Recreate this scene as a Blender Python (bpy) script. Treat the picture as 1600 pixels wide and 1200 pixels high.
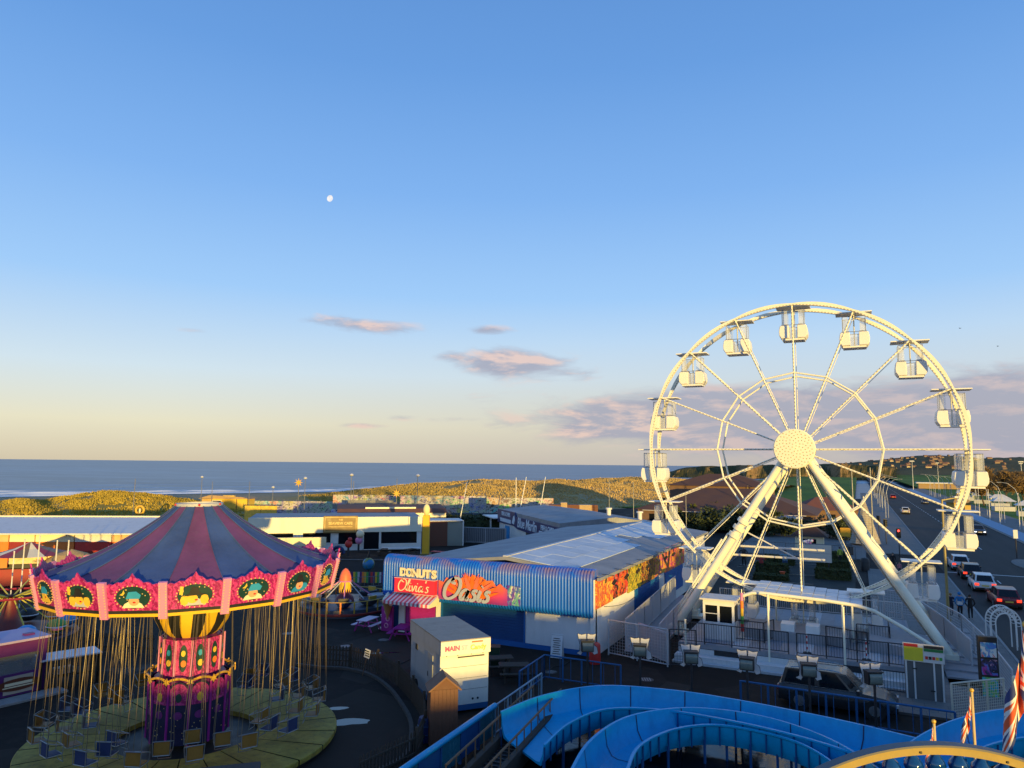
import bpy, bmesh, math, random
from mathutils import Vector, Matrix, noise as mnoise
PI = math.pi
R = math.radians
random.seed(7)
for o in list(bpy.data.objects):
    bpy.data.objects.remove(o)
S = bpy.context.scene
COL = S.collection

# ------------------------------------------------------------------ camera
CAM_H = 10.5
YAW, PITCH, ROLL = R(25.84), R(6.42), R(0.57)
FPX = 1111.0
cam_data = bpy.data.cameras.new('camera')
cam_data.sensor_width = 36.0
cam_data.lens = 36.0 * FPX / 1600.0
cam_data.clip_start = 0.2
cam_data.clip_end = 90000
cam = bpy.data.objects.new('camera', cam_data)
CM = Matrix.Rotation(YAW, 4, 'Z') @ Matrix.Rotation(PI / 2 + PITCH, 4, 'X') @ Matrix.Rotation(ROLL, 4, 'Z')
CM.translation = (0, 0, CAM_H)
cam.matrix_world = CM
COL.objects.link(cam)
S.camera = cam
CR = CM.to_3x3()

# ------------------------------------------------------------------ sun and sky
SUN_BETA = 21.0                      # degrees to the right of straight behind the camera
SUN_EL = R(2.8)
back = Vector((math.sin(YAW), -math.cos(YAW), 0))
right = Vector((math.cos(YAW), math.sin(YAW), 0))
sun_h = (back * math.cos(R(SUN_BETA)) + right * math.sin(R(SUN_BETA))).normalized()
SUN_DIR = (sun_h * math.cos(SUN_EL) + Vector((0, 0, math.sin(SUN_EL)))).normalized()
sl = bpy.data.lights.new('sun', 'SUN')
sl.energy = 5.0
sl.angle = R(0.5)
sl.color = (1.0, 0.68, 0.17)
sun = bpy.data.objects.new('sun', sl)
sun.rotation_euler = SUN_DIR.to_track_quat('Z', 'Y').to_euler()
sun.location = (60, -60, 40)
COL.objects.link(sun)

W = bpy.data.worlds.new('World')
S.world = W
W.use_nodes = True
wn, wl = W.node_tree.nodes, W.node_tree.links
wn.clear()


class NT:
    """tiny node helper"""
    def __init__(s, tree):
        s.t = tree; s.n = tree.nodes; s.l = tree.links

    def put(s, sock, v):
        if isinstance(v, bpy.types.NodeSocket):
            s.l.new(v, sock)
        elif v is not None:
            if isinstance(v, (tuple, list)) and len(v) == 3 and sock.type == 'RGBA':
                v = (*v, 1)
            sock.default_value = v

    def node(s, kind, **kw):
        n = s.n.new(kind)
        for k, v in kw.items():
            setattr(n, k, v)
        return n

    def math(s, op, a, b=None, c=None, clamp=False):
        n = s.n.new('ShaderNodeMath'); n.operation = op; n.use_clamp = clamp
        for i, v in enumerate((a, b, c)):
            if v is not None:
                s.put(n.inputs[i], v)
        return n.outputs[0]

    def mix(s, f, a, b, blend='MIX'):
        n = s.n.new('ShaderNodeMix'); n.data_type = 'RGBA'; n.blend_type = blend
        s.put(n.inputs[0], f); s.put(n.inputs[6], a); s.put(n.inputs[7], b)
        return n.outputs[2]

    def noise(s, vec, scale, detail=4, rough=0.55, dist=0.0):
        n = s.n.new('ShaderNodeTexNoise')
        n.inputs['Scale'].default_value = scale; n.inputs['Detail'].default_value = detail
        n.inputs['Roughness'].default_value = rough; n.inputs['Distortion'].default_value = dist
        if vec is not None:
            s.l.new(vec, n.inputs['Vector'])
        return n.outputs['Fac']

    def ramp(s, f, stops, interp='LINEAR'):
        n = s.n.new('ShaderNodeValToRGB'); cr = n.color_ramp; cr.interpolation = interp
        while len(cr.elements) < len(stops):
            cr.elements.new(0.5)
        for e, (p, c) in zip(cr.elements, stops):
            e.position = p
            e.color = (*c, 1) if len(c) == 3 else c
        s.put(n.inputs[0], f)
        return n.outputs[0]

    def rng(s, v, a, b, c=0.0, d=1.0, smooth=False):
        n = s.n.new('ShaderNodeMapRange'); n.clamp = True
        if smooth:
            n.interpolation_type = 'SMOOTHSTEP'
        s.put(n.inputs[0], v)
        for i, q in enumerate((a, b, c, d)):
            s.put(n.inputs[i + 1], q)
        return n.outputs[0]

    def xyz(s, v):
        n = s.n.new('ShaderNodeSeparateXYZ'); s.l.new(v, n.inputs[0]); return n.outputs

    def comb(s, x, y, z):
        n = s.n.new('ShaderNodeCombineXYZ')
        for i, v in enumerate((x, y, z)):
            s.put(n.inputs[i], v)
        return n.outputs[0]

    def mapping(s, v, scale=(1, 1, 1), rot=(0, 0, 0)):
        n = s.n.new('ShaderNodeMapping'); s.l.new(v, n.inputs[0])
        n.inputs['Scale'].default_value = scale; n.inputs['Rotation'].default_value = rot
        return n.outputs[0]


def ray(px, py):
    return CR @ Vector(((px - 800) / FPX, -(py - 600) / FPX, -1.0))


def gp(px, py, z=0.0):
    d = ray(px, py); t = (z - CAM_H) / d.z
    return Vector((0, 0, CAM_H)) + d * t


def yp(px, py, y):
    d = ray(px, py)
    return Vector((0, 0, CAM_H)) + d * (y / d.y)


def xp(px, py, x):
    d = ray(px, py)
    return Vector((0, 0, CAM_H)) + d * (x / d.x)


def dp(px, py, dep):
    d = ray(px, py)
    return Vector((0, 0, CAM_H)) + d * (dep / d.dot(-back))


# --- sky with evening clouds
N = NT(W.node_tree)
tc = N.node('ShaderNodeTexCoord')
sky = N.node('ShaderNodeTexSky', sky_type='NISHITA', sun_disc=False)
sky.sun_elevation = SUN_EL
sky.sun_rotation = math.atan2(SUN_DIR.x, SUN_DIR.y)
sky.altitude = 10
sky.air_density = 1.0
sky.dust_density = 0.35
sky.ozone_density = 1.6
dx, dy, dz = N.xyz(tc.outputs['Generated'])
az = N.math('ARCTAN2', dx, dy)
el = N.math('ARCSINE', N.math('MAXIMUM', -1.0, N.math('MINIMUM', 1.0, dz)))
cv = N.comb(N.math('MULTIPLY', az, 9.0), N.math('MULTIPLY', el, 34.0), 0.0)
nz = N.noise(cv, 1.0, 7, 0.6, 0.35)
nz_up = N.noise(N.comb(N.math('ADD', N.math('MULTIPLY', az, 9.0), 0.12), N.math('ADD', N.math('MULTIPLY', el, 34.0), 0.32), 0.0), 1.0, 7, 0.6, 0.35)


def azel(px, py):
    d = ray(px, py).normalized()
    return math.atan2(d.x, d.y), math.asin(d.z)


CLOUDS = [  # pixel centre, half sizes in pixels, strength
    (1180, 655, 420, 50, 1.3), (1520, 655, 320, 70, 1.45), (925, 668, 90, 20, .85), (1000, 640, 100, 26, .95),
    (800, 566, 95, 30, .92), (850, 585, 130, 20, .6), (705, 557, 48, 14, .62), (565, 508, 92, 15, .66), (762, 516, 46, 10, .62),
    (570, 665, 48, 6, .62), (625, 652, 40, 8, .62), (705, 655, 70, 7, .52), (300, 516, 36, 7, .45), (1560, 590, 90, 14, .62), (1390, 610, 70, 12, .5)]
msum = None
for (cx, cy, rx, ry, w) in CLOUDS:
    a0, e0 = azel(cx, cy)
    a1, _ = azel(cx + rx, cy); _, e1 = azel(cx, cy - ry)
    u = N.math('DIVIDE', N.math('SUBTRACT', az, a0), a1 - a0)
    v = N.math('DIVIDE', N.math('SUBTRACT', el, e0), e1 - e0)
    rr = N.math('ADD', N.math('MULTIPLY', u, u), N.math('MULTIPLY', v, v))
    g = N.math('MULTIPLY', N.math('EXPONENT', N.math('MULTIPLY', rr, -0.9)), w)
    msum = g if msum is None else N.math('MAXIMUM', msum, g)
# thin distant bank of cloud all round the horizon
cm = N.rng(N.math('ADD', N.math('MULTIPLY', msum, 0.62), N.math('MULTIPLY', nz, 0.75)), 0.56, 0.84, 0.0, 1.0, True)
lit = N.math('MULTIPLY', N.rng(N.math('SUBTRACT', nz, nz_up), -0.02, 0.12), N.rng(az, azel(1250, 650)[0], azel(900, 650)[0], 0.45, 1.0))
ccol = N.mix(lit, (0.38, 0.39, 0.49), (0.82, 0.60, 0.53))
hz = N.rng(el, 0.0, 0.75)
grad = N.ramp(hz, [(0.0, (0.70, 0.62, 0.46)), (0.067, (0.86, 0.82, 0.62)), (0.16, (0.69, 0.83, 0.93)),
                   (0.307, (0.38, 0.65, 1.03)), (0.49, (0.235, 0.49, 0.95)), (0.70, (0.15, 0.37, 0.82)), (1.0, (0.10, 0.27, 0.66))])
bg1 = N.node('ShaderNodeBackground')
SKY_STRENGTH = 0.12
skyc = N.mix(1.0, sky.outputs[0], (SKY_STRENGTH, SKY_STRENGTH, SKY_STRENGTH), 'MULTIPLY')
SKY_GRAD_MIX = 0.9
# towards the right (further from the bright western arc's reflection) the low sky turns mauve
low = N.rng(el, 0.0, 0.17, 1.0, 0.0)
side = N.rng(az, azel(250, 650)[0], azel(1250, 650)[0])
grad = N.mix(N.math('MULTIPLY', low, N.math('MULTIPLY', side, 0.75)), grad, (0.50, 0.49, 0.55))
base = N.mix(SKY_GRAD_MIX, skyc, grad)
EXPO_BACK = 0.785   # keeps the sky as bright as before the exposure was raised for the low sun
final = N.mix(N.math('MULTIPLY', cm, 0.85), base, ccol)
N.put(bg1.inputs[0], final)
bg1.inputs[1].default_value = EXPO_BACK
wo = N.node('ShaderNodeOutputWorld')
wl.new(bg1.outputs[0], wo.inputs[0])

vs = S.view_settings
vs.view_transform = 'Standard'
vs.look = 'None'
vs.gamma = 1.0
vs.exposure = 0.35
vs.use_curve_mapping = False

# ================================================================== helpers
class MB:
    """collects shapes, builds ONE mesh object"""
    def __init__(s):
        s.v = []; s.f = []; s.m = []; s.X = Matrix.Identity(4)

    def add(s, vs, fs, mi=0, X=None):
        o = len(s.v); T = s.X if X is None else s.X @ X
        s.v += [tuple(T @ Vector(p)) for p in vs]
        s.f += [tuple(i + o for i in f) for f in fs]
        s.m += [mi] * len(fs)
        return s

    def box(s, x0, x1, y0, y1, z0, z1, mi=0, X=None):
        if x0 > x1: x0, x1 = x1, x0
        if y0 > y1: y0, y1 = y1, y0
        if z0 > z1: z0, z1 = z1, z0
        return s.add([(x0, y0, z0), (x1, y0, z0), (x1, y1, z0), (x0, y1, z0), (x0, y0, z1), (x1, y0, z1), (x1, y1, z1), (x0, y1, z1)],
                     [(3, 2, 1, 0), (4, 5, 6, 7), (0, 1, 5, 4), (1, 2, 6, 5), (2, 3, 7, 6), (3, 0, 4, 7)], mi, X)

    def cb(s, c, d, mi=0, X=None):
        return s.box(c[0] - d[0] / 2, c[0] + d[0] / 2, c[1] - d[1] / 2, c[1] + d[1] / 2, c[2] - d[2] / 2, c[2] + d[2] / 2, mi, X)

    def tube(s, a, b, r, n=6, r2=None, mi=0, caps=True):
        a = Vector(a); b = Vector(b); d = b - a
        if d.length < 1e-6: return s
        r2 = r if r2 is None else r2
        q = d.to_track_quat('Z', 'Y').to_matrix()
        vs = []
        for p, rr in ((a, r), (b, r2)):
            for i in range(n):
                t = 2 * PI * (i + .5) / n
                vs.append(p + q @ Vector((rr * math.cos(t), rr * math.sin(t), 0)))
        fs = [(i, (i + 1) % n, n + (i + 1) % n, n + i) for i in range(n)]
        if caps:
            fs += [tuple(reversed(range(n))), tuple(range(n, 2 * n))]
        return s.add(vs, fs, mi)

    def path(s, pts, r, n=6, mi=0, closed=False, caps=True):
        pts = [Vector(p) for p in pts]; m = len(pts)
        rs = r if isinstance(r, (list, tuple)) else [r] * m
        vs = []; up = None
        for i, p in enumerate(pts):
            if closed: t = pts[(i + 1) % m] - pts[i - 1]
            else: t = pts[min(i + 1, m - 1)] - pts[max(i - 1, 0)]
            t.normalize()
            if up is None:
                up = Vector((0, 0, 1)) if abs(t.z) < 0.9 else Vector((1, 0, 0))
            a = t.cross(up)
            if a.length < 1e-4: a = t.orthogonal()
            a.normalize(); b = a.cross(t); up = b
            for k in range(n):
                th = 2 * PI * k / n
                vs.append(p + (a * math.cos(th) + b * math.sin(th)) * rs[i])
        fs = []
        for i in range(m if closed else m - 1):
            j = (i + 1) % m
            for k in range(n):
                fs.append((i * n + k, i * n + (k + 1) % n, j * n + (k + 1) % n, j * n + k))
        if not closed and caps:
            fs += [tuple(range(n)), tuple(reversed(range((m - 1) * n, m * n)))]
        return s.add(vs, fs, mi)

    def lathe(s, prof, n=24, mi=0, X=None, a0=0.0, a1=2 * PI, cap=False):
        full = abs(a1 - a0 - 2 * PI) < 1e-6
        k = n if full else n + 1
        vs = [(r * math.cos(a0 + (a1 - a0) * i / n), r * math.sin(a0 + (a1 - a0) * i / n), z) for (r, z) in prof for i in range(k)]
        fs = []
        for j in range(len(prof) - 1):
            for i in range(n):
                i2 = (i + 1) % k
                fs.append((j * k + i, j * k + i2, (j + 1) * k + i2, (j + 1) * k + i))
        if cap and full:
            fs.append(tuple(reversed(range(k)))); fs.append(tuple(range((len(prof) - 1) * k, len(prof) * k)))
        return s.add(vs, fs, mi, X)

    def sph(s, c, r, n=10, m=7, mi=0, sc=(1, 1, 1)):
        c = Vector(c); vs = [c + Vector((0, 0, -r * sc[2]))]; fs = []
        for j in range(1, m):
            t = -PI / 2 + PI * j / m
            for i in range(n):
                a = 2 * PI * i / n
                vs.append(c + Vector((r * sc[0] * math.cos(t) * math.cos(a), r * sc[1] * math.cos(t) * math.sin(a), r * sc[2] * math.sin(t))))
        vs.append(c + Vector((0, 0, r * sc[2])))
        for i in range(n):
            fs.append((0, 1 + (i + 1) % n, 1 + i))
            for j in range(m - 2):
                a = 1 + j * n + i; b = 1 + j * n + (i + 1) % n
                fs.append((a, b, b + n, a + n))
            fs.append((1 + (m - 2) * n + i, 1 + (m - 2) * n + (i + 1) % n, len(vs) - 1))
        return s.add(vs, fs, mi)

    def prism(s, poly, d0, d1, axis='z', mi=0, X=None):
        """poly 2D extruded along an axis: z -> (u,v,d); y -> (u,d,v); x -> (d,u,v)"""
        def P(u, v, d):
            return (u, v, d) if axis == 'z' else ((u, d, v) if axis == 'y' else (d, u, v))
        n = len(poly)
        area = sum(poly[i][0] * poly[(i + 1) % n][1] - poly[(i + 1) % n][0] * poly[i][1] for i in range(n))
        if area < 0: poly = poly[::-1]
        if (d1 < d0): d0, d1 = d1, d0
        vs = [P(u, v, d0) for u, v in poly] + [P(u, v, d1) for u, v in poly]
        fs = [tuple(reversed(range(n))), tuple(range(n, 2 * n))] + [(i, (i + 1) % n, n + (i + 1) % n, n + i) for i in range(n)]
        if axis == 'y':
            fs = [tuple(reversed(f)) for f in fs]
        return s.add(vs, fs, mi, X)

    def build(s, name, mat, parent=None, smooth=None, loc=None):
        me = bpy.data.meshes.new(name)
        me.from_pydata(s.v, [], s.f)
        mats = mat if isinstance(mat, (list, tuple)) else [mat]
        for mm in mats: me.materials.append(mm)
        if len(mats) > 1: me.polygons.foreach_set('material_index', s.m)
        if smooth:
            me.polygons.foreach_set('use_smooth', [True] * len(me.polygons))
            me.set_sharp_from_angle(angle=R(smooth))
        me.update()
        return link(name, me, parent, loc)


def link(name, me, parent=None, loc=None):
    o = bpy.data.objects.new(name, me)
    COL.objects.link(o)
    if parent is not None: o.parent = parent
    if loc is not None: o.location = loc
    return o


def tag(o, label=None, cat=None, group=None, kind=None):
    if label: o['label'] = label
    if cat: o['category'] = cat
    if group: o['group'] = group
    if kind: o['kind'] = kind
    return o


def thing(name, label, cat, loc=(0, 0, 0), rz=0.0, group=None):
    o = bpy.data.objects.new(name, None)
    o.empty_display_size = 0.3
    COL.objects.link(o)
    o.location = loc; o.rotation_euler = (0, 0, rz)
    return tag(o, label, cat, group)


def copy_tree(o, parent=None):
    c = o.copy(); COL.objects.link(c); c.parent = parent
    for ch in list(o.children):
        copy_tree(ch, c)
    return c


def dup(o, loc, rz=0.0, label=None, scale=None):
    c = copy_tree(o)
    c.location = loc; c.rotation_euler = (0, 0, rz)
    if scale: c.scale = scale if isinstance(scale, (tuple, list)) else (scale,) * 3
    if label: c['label'] = label
    return c


def text_mesh(body, size, extrude=0.02, shear=0.0, offset=0.0, align='CENTER', space=1.0):
    cu = bpy.data.curves.new('lettering', 'FONT')
    cu.body = body; cu.size = size; cu.extrude = extrude; cu.shear = shear; cu.offset = offset
    cu.align_x = align; cu.align_y = 'CENTER'; cu.space_character = space; cu.resolution_u = 3
    o = bpy.data.objects.new('lettering', cu); COL.objects.link(o)
    dg = bpy.context.evaluated_depsgraph_get()
    me = bpy.data.meshes.new_from_object(o.evaluated_get(dg))
    bpy.data.objects.remove(o)
    return me


def lettering(body, size, mat, parent, X, extrude=0.02, name='lettering', **kw):
    """X places the text plane: local x along the text, local y up, local z out"""
    me = text_mesh(body, size, extrude, **kw)
    me.transform(X)
    me.materials.clear(); me.materials.append(mat)
    return link(name, me, parent)


def face_X(origin, out, up=(0, 0, 1)):
    """matrix whose local z points along out, local y up"""
    z = Vector(out).normalized(); y = Vector(up); x = y.cross(z).normalized(); y = z.cross(x)
    M_ = Matrix((x, y, z)).transposed().to_4x4(); M_.translation = origin
    return M_


# ================================================================== materials
MAT = {}


def mat(name, col, rough=0.6, metal=0.0, var=0.12, vscale=1.5, bump=0.0, bscale=20.0, spec=0.5, emit=None, grime=0.0, gcol=(0.05, 0.045, 0.04), coat=0.0):
    if name in MAT: return MAT[name]
    m = bpy.data.materials.new(name); m.use_nodes = True
    t = NT(m.node_tree); b = t.n['Principled BSDF']
    geo = t.node('ShaderNodeNewGeometry'); pos = geo.outputs['Position']
    n1 = t.noise(pos, vscale, 5, 0.6)
    n2 = t.noise(pos, vscale * 9, 3, 0.6)
    k = t.math('ADD', t.math('MULTIPLY', n1, 0.65), t.math('MULTIPLY', n2, 0.35))
    lo = tuple(c * (1 - var) for c in col); hi = tuple(min(1, c * (1 + var)) for c in col)
    c = t.mix(t.rng(k, 0.3, 0.7), lo, hi)
    if grime > 0:
        g = t.noise(t.mapping(pos, (1.3, 1.3, 0.35)), 1.1, 6, 0.68)
        c = t.mix(t.math('MULTIPLY', t.rng(g, 0.5, 0.72), grime), c, gcol)
    t.put(b.inputs['Base Color'], c)
    t.put(b.inputs['Roughness'], t.rng(n1, 0.3, 0.7, max(0.02, rough - 0.08), min(1, rough + 0.1)))
    b.inputs['Metallic'].default_value = metal
    b.inputs['Specular IOR Level'].default_value = spec
    if coat: b.inputs['Coat Weight'].default_value = coat
    if bump > 0:
        bn = t.node('ShaderNodeBump'); bn.inputs['Strength'].default_value = bump; bn.inputs['Distance'].default_value = 0.02
        t.put(bn.inputs['Height'], t.noise(pos, bscale, 4, 0.6)); t.l.new(bn.outputs[0], b.inputs['Normal'])
    if emit:
        b.inputs['Emission Color'].default_value = (*emit[0], 1); b.inputs['Emission Strength'].default_value = emit[1]
    MAT[name] = m
    return m


def mat_nodes(name):
    m = bpy.data.materials.new(name); m.use_nodes = True; MAT[name] = m
    t = NT(m.node_tree); b = t.n['Principled BSDF']
    pos = t.node('ShaderNodeNewGeometry').outputs['Position']
    return m, t, b, pos


def bumpit(t, b, h, strength=0.4, dist=0.05):
    bn = t.node('ShaderNodeBump'); bn.inputs['Strength'].default_value = strength; bn.inputs['Distance'].default_value = dist
    t.put(bn.inputs['Height'], h); t.l.new(bn.outputs[0], b.inputs['Normal'])


def glass(name, tint=(0.75, 0.8, 0.82), alpha=0.25, rough=0.05):
    m = bpy.data.materials.new(name); m.use_nodes = True; MAT[name] = m
    t = NT(m.node_tree); b = t.n['Principled BSDF']
    b.inputs['Base Color'].default_value = (*tint, 1); b.inputs['Roughness'].default_value = rough
    b.inputs['Alpha'].default_value = alpha
    return m


white_paint = mat('white_paint', (0.78, 0.77, 0.74), 0.45, var=0.05, grime=0.10)
wheel_white = mat('wheel_white', (0.84, 0.80, 0.64), 0.4, var=0.04, grime=0.06)
off_white = mat('off_white', (0.62, 0.61, 0.60), 0.55, var=0.08, grime=0.25)
grey_white = mat('grey_white', (0.46, 0.47, 0.49), 0.6, var=0.1, grime=0.2)
steel = mat('galvanised_steel', (0.32, 0.33, 0.34), 0.42, 0.75, var=0.15)
dark_steel = mat('dark_steel', (0.035, 0.035, 0.04), 0.5, 0.2, var=0.2)
black_rub = mat('black_rubber', (0.015, 0.015, 0.016), 0.7, var=0.2)
dark_glass = mat('dark_glass', (0.008, 0.010, 0.013), 0.08, var=0.1, spec=0.35)
gold_paint = mat('gold_paint', (0.62, 0.36, 0.04), 0.45, var=0.15)
yellow_paint = mat('yellow_paint', (0.75, 0.45, 0.03), 0.45, var=0.1)
pink_paint = mat('pink_paint', (0.58, 0.03, 0.24), 0.5, var=0.16, vscale=6)
pale_pink = mat('pale_pink', (0.66, 0.24, 0.42), 0.5, var=0.08)
purple_paint = mat('purple_paint', (0.10, 0.018, 0.14), 0.45, var=0.12)
magenta_paint = mat('magenta_paint', (0.34, 0.015, 0.24), 0.5, var=0.12)
red_paint = mat('red_paint', (0.55, 0.03, 0.025), 0.45, var=0.12)
orange_paint = mat('orange_paint', (0.80, 0.20, 0.03), 0.5, var=0.12)
green_paint = mat('green_paint', (0.06, 0.30, 0.06), 0.5, var=0.12)
navy_paint = mat('navy_paint', (0.012, 0.03, 0.12), 0.5, var=0.15)
sky_blue = mat('sky_blue_paint', (0.03, 0.30, 0.62), 0.4, var=0.1)
timber = mat('timber', (0.16, 0.09, 0.045), 0.75, var=0.25, vscale=4, bump=0.3)
dark_timber = mat('dark_timber', (0.055, 0.04, 0.028), 0.8, var=0.3, vscale=4, bump=0.3)
concrete = mat('concrete', (0.30, 0.29, 0.28), 0.85, var=0.15, grime=0.3, bump=0.3)
black_paint = mat('black_paint', (0.02, 0.02, 0.022), 0.5, var=0.2)

# ================================================================== ground, road, sea, dunes
# asphalt of the park
m, t, b, pos = mat_nodes('asphalt')
n1 = t.noise(pos, 0.12, 6, 0.62); n2 = t.noise(pos, 1.6, 5, 0.65); n3 = t.noise(pos, 45, 3, 0.6)
c = t.mix(t.rng(n1, 0.35, 0.68), (0.012, 0.0088, 0.007), (0.026, 0.0185, 0.0145))
c = t.mix(t.math('MULTIPLY', t.rng(n2, 0.48, 0.72), 0.5), c, (0.045, 0.034, 0.027))
c = t.mix(t.math('MULTIPLY', t.rng(n3, 0.4, 0.7), 0.3), c, (0.06, 0.052, 0.046))
vor = t.node('ShaderNodeTexVoronoi', feature='DISTANCE_TO_EDGE'); vor.inputs['Scale'].default_value = 0.22
t.l.new(pos, vor.inputs['Vector'])
c = t.mix(t.rng(vor.outputs['Distance'], 0.0, 0.006, 0.8, 0.0), c, (0.012, 0.012, 0.012))
vc = t.node('ShaderNodeTexVoronoi', distance='CHEBYCHEV'); vc.inputs['Scale'].default_value = 0.16; vc.inputs['Randomness'].default_value = 0.9
t.l.new(t.mapping(pos, (1, .7, 0), (0, 0, .12)), vc.inputs['Vector']); vr = t.xyz(vc.outputs['Color'])[0]
c = t.mix(t.math('MULTIPLY', t.rng(vr, .72, .74), .55), c, (0.05, 0.038, 0.030)); c = t.mix(t.math('MULTIPLY', t.rng(vr, .2, .18), .6), c, (0.008, 0.007, 0.0065))
t.put(b.inputs['Base Color'], c)
wet = t.rng(t.noise(pos, 0.13, 4, 0.5), 0.66, 0.70)
t.put(b.inputs['Roughness'], t.math('SUBTRACT', 0.86, t.math('MULTIPLY', wet, 0.35)))
b.inputs['Specular IOR Level'].default_value = 0.15
bumpit(t, b, n3, 0.3, 0.01)
asphalt = m
m, t, b, pos = mat_nodes('road_tarmac')
n1 = t.noise(t.mapping(pos, (0.6, 0.05, 1)), 1.0, 5, 0.6); n3 = t.noise(pos, 30, 3, 0.6)
c = t.mix(t.rng(n1, 0.3, 0.7), (0.030, 0.026, 0.023), (0.052, 0.045, 0.040))
c = t.mix(t.math('MULTIPLY', n3, 0.25), c, (0.08, 0.072, 0.066))
t.put(b.inputs['Base Color'], c); b.inputs['Roughness'].default_value = 0.8; b.inputs['Specular IOR Level'].default_value = 0.2
bumpit(t, b, n3, 0.25, 0.01)
tarmac = m
m, t, b, pos = mat_nodes('paving')
br = t.node('ShaderNodeTexBrick'); t.l.new(pos, br.inputs['Vector'])
br.inputs['Scale'].default_value = 1.0; br.inputs['Brick Width'].default_value = 0.9; br.inputs['Row Height'].default_value = 0.6
br.inputs['Mortar Size'].default_value = 0.012
br.inputs['Color1'].default_value = (0.15, 0.138, 0.128, 1); br.inputs['Color2'].default_value = (0.19, 0.173, 0.158, 1); br.inputs['Mortar'].default_value = (0.08, 0.073, 0.068, 1)
n1 = t.noise(pos, 0.3, 5, 0.6)
t.put(b.inputs['Base Color'], t.mix(t.math('MULTIPLY', t.rng(n1, 0.4, 0.7), 0.4), br.outputs[0], (0.13, 0.13, 0.13)))
b.inputs['Roughness'].default_value = 0.8
paving = m
kerb_m = mat('kerb_stone', (0.26, 0.25, 0.24), 0.8, var=0.2, vscale=3)
line_m = mat('road_paint', (0.62, 0.62, 0.6), 0.6, var=0.15, vscale=5)
blue_strip_m = mat('cycle_path', (0.22, 0.33, 0.45), 0.75, var=0.12)

# ---- coast frame: c along the shore, n inland
CO = Vector((-245, 242)); CC = Vector((0.46, 0.888)).normalized(); CN = Vector((CC.y, -CC.x))


def st(x, y):
    d = Vector((x, y)) - CO
    return d.dot(CC), d.dot(CN)


def from_st(s_, t_):
    p = CO + CC * s_ + CN * t_
    return p.x, p.y


# sea
sea = MB().box(-60000, 60000, -20000, 70000, -3.4, -3.0)
m, t, b, pos = mat_nodes('sea_water')
wv = t.noise(t.mapping(pos, (0.014, 0.03, 1), (0, 0, R(27))), 1.0, 8, 0.66)
sw = t.noise(t.mapping(pos, (0.0016, 0.008, 1), (0, 0, R(-12))), 1.0, 5, 0.6)
c = t.mix(t.rng(sw, 0.35, 0.68), (0.026, 0.07, 0.125), (0.085, 0.165, 0.25))
c = t.mix(t.math('MULTIPLY', t.rng(wv, 0.50, 0.66), 0.7), c, (0.17, 0.25, 0.33))
# surf lines run parallel to the shore: distance offshore
px_, py_, pz_ = t.xyz(pos)
off = t.math('ADD', t.math('MULTIPLY', t.math('SUBTRACT', CO.x, px_), CN.x), t.math('MULTIPLY', t.math('SUBTRACT', CO.y, py_), CN.y))
wob = t.math('MULTIPLY', t.math('SUBTRACT', t.noise(t.mapping(pos, (0.012, 0.012, 1)), 1.0, 5, 0.65), 0.5), 46.0)
offw = t.math('ADD', off, wob)
foam = None
for (d0, wd, am) in ((-8, 16, 1.0), (26, 8, 0.85), (60, 7, 0.7), (110, 6, .5), (170, 6, .3)):
    q = t.math('SUBTRACT', 1.0, t.math('DIVIDE', t.math('ABSOLUTE', t.math('SUBTRACT', offw, d0)), wd), clamp=True)
    q = t.math('MULTIPLY', q, am)
    foam = q if foam is None else t.math('MAXIMUM', foam, q)
brk = t.rng(t.noise(t.mapping(pos, (0.05, 0.05, 1)), 1.0, 5, 0.7), 0.34, 0.5)
foam = t.math('MULTIPLY', foam, brk)
c = t.mix(foam, c, (0.72, 0.76, 0.80))
t.put(b.inputs['Base Color'], c)
t.put(b.inputs['Roughness'], t.math('ADD', 0.32, t.math('MULTIPLY', foam, 0.4)))
b.inputs['IOR'].default_value = 1.33
b.inputs['Specular IOR Level'].default_value = 0.3
bumpit(t, b, wv, 0.5, 1.5)
tag(sea.build('sea', m), kind='structure', label='blue grey north sea with white surf along the beach')

# ---- dunes and beach terrain
prof_px = [(-250, 772), (-120, 778), (0, 790), (40, 781), (80, 786), (120, 776), (180, 767), (230, 769), (280, 777), (330, 786), (380, 797), (440, 797), (500, 793), (540, 784), (580, 773),
           (620, 763), (660, 757), (700, 752), (745, 755), (770, 750), (800, 749), (840, 751), (880, 750), (915, 754), (960, 747), (1000, 744), (1040, 747), (1090, 752), (1150, 760)]
T_CREST = 150.0
tab = []
for (qx, qy) in prof_px:
    d = ray(qx, qy); n2d = Vector((d.x, d.y))
    # where the ray meets the line t = T_CREST
    k = (T_CREST + CO.dot(CN)) / n2d.dot(CN)
    P = Vector((0, 0, CAM_H)) + d * k
    tab.append((st(P.x, P.y)[0], P.z))
tab.sort()


def crest(s_):
    if s_ <= tab[0][0]: return tab[0][1]
    for (a, za), (b_, zb) in zip(tab, tab[1:]):
        if s_ <= b_:
            f_ = (s_ - a) / (b_ - a); f_ = f_ * f_ * (3 - 2 * f_)
            return za + (zb - za) * f_
    return tab[-1][1]


def sm(a, b_, x):
    x = max(0, min(1, (x - a) / (b_ - a))); return x * x * (3 - 2 * x)


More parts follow.
